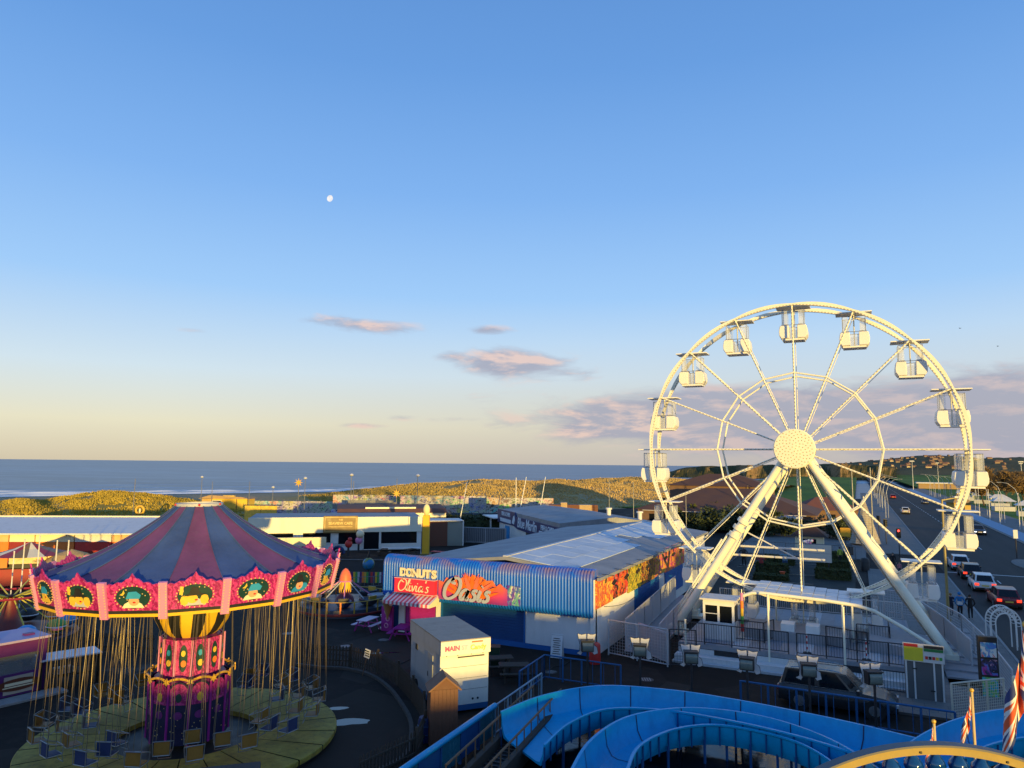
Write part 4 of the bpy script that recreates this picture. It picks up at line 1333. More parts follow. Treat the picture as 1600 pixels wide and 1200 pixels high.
can_blue = canvas('canvas_blue', (.038, .080, .22)); can_mauve = canvas('canvas_mauve', (.145, .046, .135))
NPROF = 10
for i in range(NPAN):
    q = MB(); q.X = TT
    a0_ = fa + 2 * PI * (i - .5) / NPAN; vs, fs = [], []
    for j in range(NPROF + 1):
        u = j / NPROF
        r_ = .82 + (5.12 - .82) * u
        z = 8.80 + (6.50 - 8.80) * (u ** .90) - .22 * math.sin(PI * u)
        for k_ in range(7):
            w_ = k_ / 6; a = a0_ + 2 * PI / NPAN * w_
            sag = -.06 * math.sin(PI * w_) * math.sin(PI * u)
            vs.append((r_ * math.cos(a), r_ * math.sin(a), z + sag))
    for j in range(NPROF):
        for k_ in range(6):
            a = j * 7 + k_; fs.append((a, a + 7, a + 8, a + 1))
    q.add(vs, fs); q.build('roof_gore', can_blue if i % 2 else can_mauve, ride, smooth=60)
# seam ropes
for i in range(NPAN):
    a = fa + 2 * PI * (i - .5) / NPAN; q = MB(); q.X = TT; pts = []
    for j in range(NPROF + 1):
        u = j / NPROF; r_ = .82 + 4.3 * u; z = 8.81 + (6.50 - 8.80) * (u ** .90) - .22 * math.sin(PI * u) + .012
        pts.append((r_ * math.cos(a), r_ * math.sin(a), z))
    q.path(pts, .018, 4); q.build('seam', can_blue, ride)
q = MB(); q.X = TT; q.lathe([(.80, 8.62), (.87, 8.82), (.86, 8.88), (.78, 8.89), (.76, 8.7)], 20); q.build('crown_cap', grey_white, ride, smooth=40)
q = MB(); q.X = TT; q.lathe([(.78, 8.55), (.74, 8.66), (0, 8.68)], 20); q.build('crown_shade_disc', black_paint, ride)  # black disc painted in for the shade inside the open crown
for i in range(6):
    a = fa + i; q = MB(); q.X = TT; q.sph((.86 * math.cos(a), .86 * math.sin(a), 8.84), .05, 6, 4); q.build('lamp', red_paint, ride)
# painted panel material
m, t, b, pos = mat_nodes('pink_scroll_paint')
wv = t.node('ShaderNodeTexWave', wave_type='RINGS'); wv.inputs['Scale'].default_value = 2.4; wv.inputs['Distortion'].default_value = 9; wv.inputs['Detail'].default_value = 3; wv.inputs['Detail Scale'].default_value = 2.5
t.l.new(pos, wv.inputs['Vector'])
n1 = t.noise(pos, 14, 3, .6)
c = t.mix(t.rng(wv.outputs['Fac'], .2, .8), (.28, .010, .11), (.54, .04, .23))
c = t.mix(t.math('MULTIPLY', t.rng(n1, .55, .7), .5), c, (.66, .22, .38))
t.put(b.inputs['Base Color'], c); b.inputs['Roughness'].default_value = .42
scroll_pink = m
dk_green = mat('dark_green_paint', (.012, .05, .045), .4, var=.1)
skin_paint = mat('peach_paint', (.72, .38, .20), .5); blue_robe = mat('blue_robe_paint', (.03, .30, .55), .5); hair_y = mat('yellow_hair_paint', (.75, .48, .05), .5)
studs_m = mat('gilt_stud', (.70, .50, .20), .35)
half_w = 2 * R0 * math.tan(PI / NPAN) / 2


def sub(poly, d0, d1, X, mat_, parent, name):
    q = MB(); q.X = X; q.prism(poly, d0, d1, 'z'); return q.build(name, mat_, parent)


def ell(cx, cy, rx, ry, n=14):
    return [(cx + rx * math.cos(2 * PI * i / n), cy + ry * math.sin(2 * PI * i / n)) for i in range(n)]


for i in range(NPAN):
    a = fa + 2 * PI * i / NPAN
    out = Vector((math.cos(a), math.sin(a), 0)); flare = R(13)
    up = (Vector((0, 0, 1)) * math.cos(flare) + out * math.sin(flare)).normalized()
    nrm = (out * math.cos(flare) - Vector((0, 0, 1)) * math.sin(flare)).normalized()
    X = TT @ face_X(out * (R0 - .08) + Vector((0, 0, ZR)), nrm, up)
    hw = half_w - .06
    top = [(-hw, .88), (-hw * .86, .97), (-hw * .72, .93), (-hw * .55, 1.02), (-hw * .38, 1.00), (-hw * .22, 1.12), (-.09, 1.15), (0, 1.30), (.09, 1.15), (hw * .22, 1.12), (hw * .38, 1.00), (hw * .55, 1.02), (hw * .72, .93), (hw * .86, .97), (hw, .88)]
    poly = [(-hw * .97, .10), (hw * .97, .10)] + top[::-1]
    q = MB(); q.X = X; q.prism(poly, -.05, 0, 'z'); pan = q.build('rim_panel', scroll_pink, ride)
    sub([(-hw * .97, .0), (hw * .97, 0), (hw * .97, .10), (-hw * .97, .10)], -.05, .01, X, black_paint, pan, 'kick_strip')
    sub([(-hw * 1.0, -.10), (hw * 1.0, -.10), (hw * 1.0, -.001), (-hw * 1.0, -.001)], -.06, .02, X, yellow_paint, pan, 'gilt_rail')
    sub(ell(0, .53, .52, .36, 20), .001, .012, X, dk_green, pan, 'picture_ground')
    q = MB(); q.X = X
    for k_ in range(24):
        th = 2 * PI * k_ / 24; q.cb((.55 * math.cos(th), .53 + .385 * math.sin(th), .012), (.035, .035, .024))
    for k_ in range(10): q.cb((random.uniform(-.4, .4), random.uniform(.35, .8), .014), (.03, .03, .008))
    tag(q.build('studs', studs_m, pan), kind='stuff')
    kd = i % 4
    hat, robe, face = [(black_paint, grey_white, hair_y), (blue_robe, cream, skin_paint), (black_paint, blue_robe, skin_paint), (blue_robe, hair_y, hair_y)][kd]
    sub(ell(-.02 + .05 * (i % 3 - 1), .42, .16, .15), .013, .03, X, face, pan, 'painted_face')
    sub([(-.34, .20), (.34, .20), (.26, .33), (.1, .42), (-.1, .42), (-.26, .33)], .0125, .022, X, robe, pan, 'painted_robe')
    if kd in (0, 2): sub([(-.36, .52), (.34, .54), (.16, .60), (.06, .80), (-.10, .82), (-.17, .60)], .031, .042, X, hat, pan, 'painted_hat')
    else: sub([(-.21, .50), (.21, .50), (.26, .62), (.12, .74), (-.12, .72)], .031, .042, X, hat, pan, 'painted_cap')
    if kd == 0:
        sub(ell(-.30, .38, .13, .17, 8), .0125, .028, X, hair_y, pan, 'painted_hair'); sub(ell(.28, .38, .13, .17, 8), .0125, .028, X, hair_y, pan, 'painted_hair')
        sub([(-.46, .58), (-.36, .56), (-.34, .84), (-.44, .84)], .013, .02, X, hair_y, pan, 'painted_broom')
    if kd in (1, 3): sub([(-.40, .62), (-.30, .60), (-.24, .68), (-.27, .78), (-.31, .68)], .013, .02, X, hair_y, pan, 'painted_moon')
    if kd == 2: sub(ell(.26, .36, .18, .12, 8), .0125, .026, X, blue_robe, pan, 'painted_sleeve')
    sub(ell(.04, .38, .05, .03, 6), .0305, .034, X, red_paint, pan, 'painted_mouth')
    # pillar between panels
    a2 = a + PI / NPAN; out2 = Vector((math.cos(a2), math.sin(a2), 0)); rr = (R0 - .08) / math.cos(PI / NPAN)
    up2 = (Vector((0, 0, 1)) * math.cos(flare) + out2 * math.sin(flare)).normalized(); nr2 = (out2 * math.cos(flare) - Vector((0, 0, 1)) * math.sin(flare)).normalized()
    X2 = TT @ face_X(out2 * rr + Vector((0, 0, ZR)), nr2, up2)
    q = MB(); q.X = X2; q.box(-.13, .13, -.16, 1.02, -.06, .06); pil = q.build('rim_pillar', pale_pink, ride)
    q = MB(); q.X = X2
    for s_ in (-.09, .09):
        for k_ in range(12): q.cb((s_, -.08 + k_ * .09, .068), (.03, .03, .016))
    tag(q.build('studs', studs_m, pil), kind='stuff')
# dark ceiling under the tent
q = MB(); q.X = TT; q.lathe([(1.3, 5.95), (R0 - .12, 5.82), (R0 - .1, 5.88), (1.3, 6.05)], 36); q.build('ceiling', black_paint, ride, smooth=40)
# striped bell
for i in range(20):
    a0_ = fa + 2 * PI * i / 20
    q = MB(); q.X = Matrix.Translation((0, 0, ZR)) @ Matrix.Rotation(R(-3), 4, back) @ Matrix.Translation((0, 0, -ZR))
    q.lathe([(1.46, 5.9), (1.44, 5.0), (1.33, 4.58), (1.12, 4.22), (.84, 3.98)], 3, a0=a0_, a1=a0_ + 2 * PI / 20)
    q.build('bell_stripe', yellow_paint if i % 2 else black_paint, ride, smooth=50)
# centre column, upper and lower tier, twelve sides
violet = mat('violet_paint', (.16, .02, .16), .4, var=.2, vscale=3); night = mat('night_blue_paint', (.012, .014, .06), .4, var=.3, vscale=3)
MB().lathe([(0.85, 4.0), (1.0, 3.95), (1.0, 2.6), (1.25, 2.55), (1.28, .35)], 12, X=Matrix.Rotation(fa, 4, 'Z')).build('core', violet, ride)
for i in range(12):
    a = fa + 2 * PI * (i + .5) / 12; out = Vector((math.cos(a), math.sin(a), 0))
    for tier, (r_, z0, z1) in enumerate(((1.08, 2.68, 3.96), (1.36, .38, 2.52))):
        X = face_X(out * r_ + Vector((0, 0, z0)), out); hw = r_ * math.tan(PI / 12) - .045; hh = z1 - z0
        if tier == 0: poly = [(-hw, 0), (hw, 0), (hw, hh), (-hw, hh)]
        else: poly = [(-hw, 0), (hw, 0), (hw, hh - .12), (hw * .5, hh), (0, hh + .05), (-hw * .5, hh), (-hw, hh - .12)]
        q = MB(); q.X = X; q.prism(poly, -.06, 0); pn = q.build('column_panel', scroll_pink if tier == 0 else night, ride)
        if tier == 0:
            sub(ell(0, hh * .5, hw * .62, hh * .38), .001, .012, X, dk_green, pn, 'picture_ground')
            sub(ell(.02, hh * .36, hw * .40, .12, 9), .013, .03, X, [hair_y, orange_paint][i % 2], pn, 'painted_flower')
            sub(ell(0, hh * .64, hw * .32, .11, 9), .013, .03, X, [blue_robe, hair_y][i % 2], pn, 'painted_flower')
        else:
            sub([(-hw * .9, hh - .75), (hw * .9, hh - .75), (hw * .95, hh - .2), (hw * .5, hh - .05), (0, hh), (-hw * .5, hh - .05), (-hw * .95, hh - .2)], .001, .01, X, scroll_pink, pn, 'painted_scroll')
            sub(ell(0, hh - .5, hw * .34, .16, 10), .011, .02, X, dk_green if i % 2 else hair_y, pn, 'painted_emblem')
            sub(ell(0, hh * .48, hw * .5, .14, 10), .001, .015, X, violet, pn, 'painted_cloud')
            q = MB(); q.X = X
            for k_ in range(9): q.cb((random.uniform(-hw * .8, hw * .8), random.uniform(.2, hh * .6), .004), (.03, .03, .01))
            tag(q.build('studs', studs_m, pn), kind='stuff')
        a2 = a + PI / 12; o2 = Vector((math.cos(a2), math.sin(a2), 0)) * (r_ / math.cos(PI / 12))
        MB().tube(o2 + Vector((0, 0, z0)), o2 + Vector((0, 0, z1)), .045, 6).build('column_rib', magenta_paint if tier else pale_pink, ride)
pts = []
for i in range(96):
    a = fa + 2 * PI * i / 96; pts.append((1.5 * math.cos(a), 1.5 * math.sin(a), 2.62 + .10 * abs(math.sin(a * 6 - fa * 6))))
MB().path(pts, .04, 5, closed=True).build('garland', gold_paint, ride, smooth=60)
for i in range(12):
    a = fa + 2 * PI * i / 12; c0 = Vector((1.54 * math.cos(a), 1.54 * math.sin(a), 2.62))
    X = face_X(c0, (math.cos(a), math.sin(a), 0)); sub([((.14 if k_ % 2 else .07) * math.cos(k_ * PI / 6), (.14 if k_ % 2 else .07) * math.sin(k_ * PI / 6)) for k_ in range(12)], 0, .04, X, gold_paint, ride, 'gilt_star')
# deck
m, t, b, pos = mat_nodes('worn_deck_paint')
n1 = t.noise(pos, .8, 6, .68); n2 = t.noise(pos, 7, 4, .65)
c = t.mix(t.rng(n1, .35, .66), (.25, .175, .018), (.46, .335, .05)); c = t.mix(t.math('MULTIPLY', t.rng(n2, .5, .72), .6), c, (.07, .055, .03))
t.put(b.inputs['Base Color'], c); b.inputs['Roughness'].default_value = .75
deck_m = m
for i in range(24):
    a0_ = 2 * PI * i / 24 + .006; a1_ = 2 * PI * (i + 1) / 24 - .006
    q = MB(); q.lathe([(2.5, .18), (2.5, .36), (5.42, .36), (5.45, .33), (5.45, .18)], 4, a0=a0_, a1=a1_); q.build('deck_panel', deck_m, ride)
MB().lathe([(5.3, 0), (5.3, .19)], 48).build('deck_skirt', black_paint, ride)
MB().lathe([(2.5, .17), (0, .15)], 36).build('pit_floor', black_paint, ride)

# swing chairs on chains
chain_m = mat('chain_steel', (.22, .175, .115), .45, .5, var=.1)
seat_y = mat('seat_tan', (.27, .13, .018), .5, var=.15); seat_b = mat('seat_blue', (.018, .035, .11), .5, var=.15)
CHL = 'steel framed swing seat with tan back hanging on chains'
CHB = 'steel framed swing seat with blue back hanging on chains'


def make_chair(sm_, label):
    e = thing('swing_chair', label, 'swing seat', group='swing seats hanging from the tent ride')
    L = 4.7
    MB().box(-.23, .23, -.2, .2, 0, .05).build('seat', sm_, e)
    MB().box(-.23, .23, .17, .21, .06, .44).build('backrest', sm_, e)
    q = MB(); q.path([(-.27, -.26, .28), (.27, -.26, .28), (.27, .24, .46), (-.27, .24, .46)], .016, 5, closed=True); q.path([(-.25, -.24, .02), (.25, -.24, .02), (.25, .23, .02), (-.25, .23, .02)], .016, 5, closed=True)
    for sx in (-1, 1):
        q.tube((.25 * sx, -.24, .02), (.27 * sx, -.26, .28), .014, 5).tube((.25 * sx, .23, .02), (.27 * sx, .24, .46), .014, 5)
        q.tube((.2 * sx, -.24, .02), (.2 * sx, -.3, -.25), .012, 4)
    q.tube((-.2, -.3, -.25), (.2, -.3, -.25), .014, 5)
    q.build('seat_frame', steel, e)
    for sx in (-1, 1):
        for (y, z) in ((-.25, .28), (.24, .46)):
            MB().tube((.27 * sx, y, z), (.10 * sx, y * .35, L), .009, 4, .008).build('chain', chain_m, e)
    MB().box(-.14, .14, -.12, .12, L, L + .05).build('hanger', red_paint, e)
    return e


ch_y = make_chair(seat_y, CHL); ch_b = make_chair(seat_b, CHB)
first = {True: True, False: True}
rng = random.Random(12)
for ring, (r_, n_) in enumerate(((4.75, 18), (4.0, 14), (3.2, 8))):
    for i in range(n_):
        a = fa + 2 * PI * (i + .5 * (ring % 2)) / n_ + .05
        top = TT @ Vector((r_ * math.cos(a), r_ * math.sin(a), 5.86))
        isy = not (rng.random() < .22)
        o = ch_y if isy else ch_b
        loc = SC + Vector((top.x, top.y, top.z - 4.76)); rz = a + PI / 2 + PI + rng.uniform(-.25, .25)
        if first[isy]:
            o.location = loc; o.rotation_euler = (0, 0, rz); first[isy] = False
        else: dup(o, loc, rz)

# picket fence round the ride
def picket_fence(pts, label, h=1.05, gap=.16, mt=dark_timber):
    e = thing('picket_fence', label, 'fence', Vector((*pts[0][:2], 0)))
    o0 = Vector((*pts[0][:2], 0)); q = MB(); 
    for a, b_ in zip(pts, pts[1:]):
        a = Vector((*a[:2], 0)) - o0; b_ = Vector((*b_[:2], 0)) - o0; d = b_ - a; n_ = max(1, int(d.length / gap)); rz_ = math.atan2(d.y, d.x)
        MB().tube(a, a + Vector((0, 0, h + .12)), .06, 6).build('post', mt, e)
        for z in (.3, .82):
            mid = (a + b_) / 2; k_ = MB(); k_.cb((0, 0, 0), (d.length, .04, .07), X=Matrix.Translation(mid + Vector((0, 0, z))) @ Matrix.Rotation(rz_, 4, 'Z')); k_.build('rail', mt, e)
        for i in range(n_):
            p = a + d * (i + .5) / n_
            q.prism([(-.04, 0.04), (.04, .04), (.04, h - .06), (0, h), (-.04, h - .06)], -.045, -.025, 'y', X=Matrix.Translation(p) @ Matrix.Rotation(rz_, 4, 'Z'))
    tag(q.build('pickets', mt, e), kind='stuff')
    return e


fpts = [gp(*p) for p in [(470, 1035), (508, 1040), (548, 1042), (590, 1052), (622, 1072), (645, 1098), (662, 1126), (664, 1160), (650, 1190), (560, 1235)]]
picket_fence(fpts, 'dark timber picket fence curving round the swing ride')
picket_fence([gp(*p) for p in [(-20, 1085), (60, 1040), (150, 1018), (240, 1022)]], 'dark picket fence behind the swing ride, left', 1.05)
# puddles by the deck
pud = mat('puddle_water', (.02, .022, .025), .03, spec=.8)
for i, (qx, qy, sx, sy) in enumerate(((545, 1128, 1.0, .35), (528, 1107, .45, .2), (602, 1020, .9, .12))):
    p = gp(qx, qy); q = MB(); pl_ = []
    for k_ in range(22):
        th = 2 * PI * k_ / 22; rr = 1 + .35 * mnoise.noise(Vector((math.cos(th) * 1.7, math.sin(th) * 1.7, i * 5)))
        pl_.append((rr * sx * math.cos(th), rr * sy * math.sin(th)))
    q.prism(pl_, .003, .006, X=Matrix.Rotation(YAW + .2, 4, 'Z')); o = q.build('puddle', pud); o.location = p
    tag(o, ['long puddle shining beside the swing ride deck', 'small puddle touching the swing ride deck', 'thin strip of water before the candy van'][i], 'puddle')

# ================================================================== ferris wheel
WX, WY, WZ, WR = -3.33, 47.0, 11.57, 9.05
WYB = 49.1
fw = thing('ferris_wheel', 'white observation wheel with twelve spokes and a round studded hub', 'ferris wheel', (WX, 48, 0))
fo = Vector((WX, 48, 0))


def FB():
    q = MB(); q.X = Matrix.Translation(-fo); return q


led = mat('led_strip', (.30, .26, .20), .5, var=.2)


def wp(a, r_, y): # a from the top, clockwise
    return Vector((WX + r_ * math.sin(a), y, WZ + r_ * math.cos(a)))


for yy in (WY, WYB):
    for i in range(16):
        a0_, a1_ = 2 * PI * i / 16, 2 * PI * (i + 1) / 16
        q = FB(); n_ = 12; vs, fs = [], []
        for k_ in range(n_ + 1):
            u = k_ / n_; a = a0_ + (a1_ - a0_) * u
            th = .062 + .062 * math.sin(PI * u)                     # radial half depth swells between the nodes
            rb = WR + .02 * math.sin(PI * u)
            for (rr, dy) in ((rb + th, -.10), (rb + th, .10), (rb - th, .10), (rb - th, -.10)):
                vs.append(wp(a, rr, yy + dy))
        for k_ in range(n_):
            for j in range(4):
                fs.append((k_ * 4 + j, k_ * 4 + (j + 1) % 4, k_ * 4 + 4 + (j + 1) % 4, k_ * 4 + 4 + j))
        fs += [(0, 1, 2, 3), tuple(reversed(range(n_ * 4, n_ * 4 + 4)))]
        q.add(vs, fs); seg = q.build('rim_segment', wheel_white, fw, smooth=30)
        q = FB()
        for k_ in range(18):
            a = a0_ + (a1_ - a0_) * (k_ + .5) / 18; u = (k_ + .5) / 18; th = .062 + .062 * math.sin(PI * u)
            p = wp(a, WR - th * .55, yy - .107); q.cb((0, 0, 0), (.10, .012, .03), X=Matrix.Translation(p) @ Matrix.Rotation(a, 4, 'Y'))
        tag(q.build('lamp_dots', led, seg), kind='stuff')
        # spoke
        q = FB(); q.tube(wp(a0_, .9, yy), wp(a0_, WR - .05, yy), .055 if yy == WY else .025, 8); sp = q.build('spoke', wheel_white, fw, smooth=40)
        q = FB()
        for k_ in range(34 if yy == WY else 1):
            p = wp(a0_, 1.3 + k_ * .225, yy - .058); q.cb((0, 0, 0), (.03, .014, .09), X=Matrix.Translation(p) @ Matrix.Rotation(a0_, 4, 'Y'))
        tag(q.build('lamp_dots', led, sp), kind='stuff')
        # inner ring bar
        q = FB(); q.tube(wp(a0_, 4.75, yy), wp(a1_, 4.75, yy), .055, 6); q.build('inner_ring_bar', wheel_white, fw, smooth=40)
for i in range(16):
    a = 2 * PI * i / 16
    q = FB(); q.tube(wp(a, WR, WY), wp(a, WR, WYB), .07, 8); q.build('cross_axle', wheel_white, fw, smooth=40)
q = FB(); q.tube((WX, 45.25, WZ), (WX, 50.6, WZ), .38, 20); q.build('axle', steel, fw, smooth=40)
q = FB(); X = Matrix.Translation((WX, 45.2, WZ)) @ Matrix.Rotation(R(90), 4, 'X')
q.lathe([(0, .12), (1.12, .09), (1.17, .05), (1.17, -.06), (0, -.06)], 48, X=X); hubd = q.build('hub_disc', wheel_white, fw, smooth=12)
q = FB()
for i in range(110):
    r_ = 1.09 * math.sqrt((i + .5) / 110); a = i * 2.399963
    q.sph((WX + r_ * math.cos(a), 45.2 - .118 + .025 * (r_ / 1.2), WZ + r_ * math.sin(a)), .028, 5, 4)
tag(q.build('lamp_dots', mat('bulb_amber', (.42, .24, .05), .4), hubd), kind='stuff')
for yy in (WY, WYB):
    q = FB(); q.lathe([(1.0, .12), (1.0, -.12), (.3, -.12)], 32, X=Matrix.Translation((WX, yy, WZ)) @ Matrix.Rotation(R(90), 4, 'X')); q.build('hub_flange', wheel_white, fw, smooth=40)
# legs
feetL, feetR = (-10.65, .55), (4.05, .55)
for (yt, yb_, nm) in ((45.75, 45.9, 0), (50.3, 51.2, 1)):
    for (fx, fz) in (feetL, feetR):
        sgn = -1 if fx < WX else 1
        q = FB(); q.tube((fx, yb_, fz), (WX + sgn * .35, yt, WZ - .15), .26 if not nm else .24, 14, .21); lg = q.build('leg', wheel_white, fw, smooth=40)
        if not nm:
            d = Vector((WX + sgn * .35, yt, WZ - .15)) - Vector((fx, yb_, fz)); n_ = Vector((d.z, 0, -d.x)).normalized() * (-1 if d.x > 0 else 1)
            q = FB()
            p0 = Vector((fx, yb_, fz)); off = n_ * (.28 if sgn < 0 else -.30)
            if sgn < 0:
                q.tube(p0 + d * .03 + off * 1.25, p0 + d * .52 + off * 1.25, .07, 6).tube(p0 + d * .03 + off * 1.75, p0 + d * .48 + off * 1.75, .05, 6)
                for k_ in range(9): q.tube(p0 + d * (.05 + k_ * .05) + off, p0 + d * (.05 + k_ * .05) + off * 1.8, .025, 5)
            else: q.tube(p0 + d * .05 + off * 1.05 + Vector((0, .2, 0)), p0 + d * .93 + off * 1.05 + Vector((0, .2, 0)), .045, 6)
            q.build('ladder' if sgn < 0 else 'cable_tray', wheel_white if sgn < 0 else led, lg)
            if sgn < 0:
                for k_ in (.52, .56, .60):
                    q = FB(); q.tube(p0 + d * k_, p0 + d * (k_ + .018), .36, 14); q.build('leg_collar', wheel_white, lg, smooth=40)
        q = FB(); q.box(fx - .7, fx + .7, yb_ - .6, yb_ + .6, .12, .3).box(fx - .4, fx + .4, yb_ - .4, yb_ + .4, .301, .62); q.build('foot_plate', wheel_white, fw)
for z in (4.55, 5.15):
    q = FB(); q.tube((-8.2 + (z - 4.5) * .6, 50.9, z), (WX + 1.2, 50.9, z), .075, 8); q.build('back_brace', off_white, fw, smooth=40)
q = FB(); q.tube((-7.6, 51, 6.4), (WX - .6, 51, 4.6), .05, 6); q.build('back_brace', off_white, fw, smooth=40)

# gondolas, built at their hanging point
gond_white = mat('gondola_white', (.80, .78, .74), .35, var=.04, grime=.08)
clear = glass('gondola_acrylic', (.82, .85, .88), .22, .05)
seat_g = mat('gondola_seat', (.25, .26, .28), .6)


def make_gondola():
    e = thing('gondola', 'gondola', 'gondola', group='gondolas on the wheel')
    MB().box(-1.12, 1.12, -.7, .7, -.04, .03).build('roof_plate', gond_white, e)
    q = MB()
    for (x, y) in ((-.7, -.55), (.7, -.55), (-.7, .55), (.7, .55)): q.tube((x, y, -.25), (x, y, -1.35), .018, 5)
    q.path([(-.7, -.55, -.28), (.7, -.55, -.28), (.7, .55, -.28), (-.7, .55, -.28)], .018, 5, closed=True)
    q.path([(-.78, -.6, -1.33), (.78, -.6, -1.33), (.78, .6, -1.33), (-.78, .6, -1.33)], .02, 5, closed=True)
    q.build('rail_frame', steel, e)
    MB().tube((0, -.0, -.02), (0, 0, -2.3), .045, 8).build('centre_post', wheel_white, e)
    for sx in (-1, 1):
        q = MB()
        # rounded tub half: outline in (x,z), extruded in y with chamfered ends
        ol = [(.26, -2.29), (.78, -2.30), (.92, -2.08), (.94, -1.80), (.88, -1.42), (.82, -1.36), (.28, -1.36)]
        ol = [(x * sx, z) for x, z in ol]
        vs, fs = [], []; n_ = len(ol)
        cx_, cz_ = .58 * sx, -1.83
        for (y, k_) in ((-.73, .90), (-.70, .97), (-.64, 1.0), (.64, 1.0), (.70, .97), (.73, .90)):
            vs += [(cx_ + (x - cx_) * k_, y, cz_ + (z - cz_) * k_) for x, z in ol]
        for j in range(5):
            for i in range(n_): fs.append((j * n_ + i, j * n_ + (i + 1) % n_, (j + 1) * n_ + (i + 1) % n_, (j + 1) * n_ + i))
        fs += [tuple(reversed(range(n_))), tuple(range(5 * n_, 6 * n_))]
        if sx > 0: fs = [tuple(reversed(f)) for f in fs]
        q.add(vs, fs); q.build('tub', gond_white, e, smooth=22)
        q = MB(); q.box(.36 * sx, .74 * sx, -.56, -.545, -1.34, -.30).box(.36 * sx, .74 * sx, .545, .56, -1.34, -.30).box(.73 * sx, .745 * sx, -.54, .54, -1.34, -.30); q.build('screen', clear, e)
        MB().box(.34 * sx, .60 * sx, -.5, .5, -1.352, -1.25).build('bench_back', seat_g, e)
    MB().box(-.72, .72, -.6, .6, -2.42, -2.30).build('floor_pan', gond_white, e)
    for y in (-.62, .605): MB().box(-.28, .28, y, y + .015, -2.28, -1.5).build('door', clear, e)
    return e


gd = make_gondola()
pos_l = ['at the very top of the wheel', 'one step right of the top', 'two steps right of the top', 'three steps right of the top', 'at three o clock, level with the hub on the right', 'one step below the hub on the right, over the road', 'two steps below the hub on the right, before the parked cars', 'just right of the boarding canopy', 'at the lowest point, under the boarding canopy', 'just left of the boarding canopy', 'two steps below the hub on the left, by the painted boards', 'one step below the hub on the left, above the shop roof', 'at nine o clock, level with the hub, before the sea', 'three steps left of the top', 'two steps left of the top', 'one step left of the top']
old_l = ['at the very top of the wheel', 'one step right of the top of the wheel', 'two steps right of the top of the wheel', 'at the right side of the wheel', 'one step below the right side', 'near the platform at lower right',
         'at the lowest point over the platform', 'near the platform at lower left', 'one step below the left side, above the shop roof', 'at the left side of the wheel, before the sea', 'two steps left of the top of the wheel', 'one step left of the top of the wheel']
gd.scale = (.9, .9, .9)
for i in range(16):
    p = wp(2 * PI * i / 16, WR, 48.05); lab = 'white gondola ' + pos_l[i]
    if i == 0: gd.location = p; gd['label'] = lab
    else: dup(gd, p, 0, lab)

# ---------------------------------------------------------------- loading station
st_ = thing('loading_platform', 'raised white loading deck with skirts under the wheel', 'platform', (-3.5, 44, 0))
so = Vector((-3.5, 44, 0))


def SB():
    q = MB(); q.X = Matrix.Translation(-so); return q


deck_grey = mat('deck_grey', (.27, .27, .29), .6, var=.12, grime=.3)
X0, X1, Y0, Y1, ZD = -9.3, 2.4, 40.6, 53.0, .85
q = SB(); q.box(X0, X1, Y0, Y1, .62, ZD); q.build('deck', deck_grey, st_)
x = X0; i = 0
while x < X1 - .2:
    w_ = min(1.95, X1 - x); q = SB(); q.box(x + .02, x + w_ - .02, Y0 - .06, Y0 - .003, .08, .60); q.build('skirt_and_dark_gap', [off_white, black_paint, off_white, black_paint, black_paint, off_white][i % 6], st_); x += w_; i += 1  # black ones stand in for the shade in the skirt openings
q = SB(); q.box(X0 - .1, X1 + .1, Y0 - 1.1, Y0 - .07, 0, .12); q.build('kerb_board', grey_white, st_)
q = SB(); q.box(X0 - .05, X1 + .05, Y0 - .8, Y0 - .07, .121, .36); q.build('step', off_white, st_)
for i in range(14):
    x = X0 + .4 + i * .8
    q = SB(); q.box(x, x + .79, Y0 + .05, Y1 - .1, ZD + .001, ZD + .012); q.build('deck_sheet', [deck_grey, mat('deck_blue', (.16, .20, .26), .5, var=.1), deck_grey, grey_white][i % 4], st_)
q = SB(); q.box(-6.2, -.8, 43.4, 46.4, ZD + .013, 1.35); q.build('boarding_step', deck_grey, st_)
for (x, y) in ((-3.9, 44.2), (-2.6, 44.2)): q = SB(); q.box(x - .35, x + .35, y - .5, y + .5, 1.351, 1.75); q.build('white_block', gond_white, st_)
q = SB(); q.prism([(0.2, ZD + .013), (3.6, ZD + .013), (3.6, ZD + .2), (.2, 1.5)], 43.0, 47.5, 'y'); q.build('ramp', deck_grey, st_)


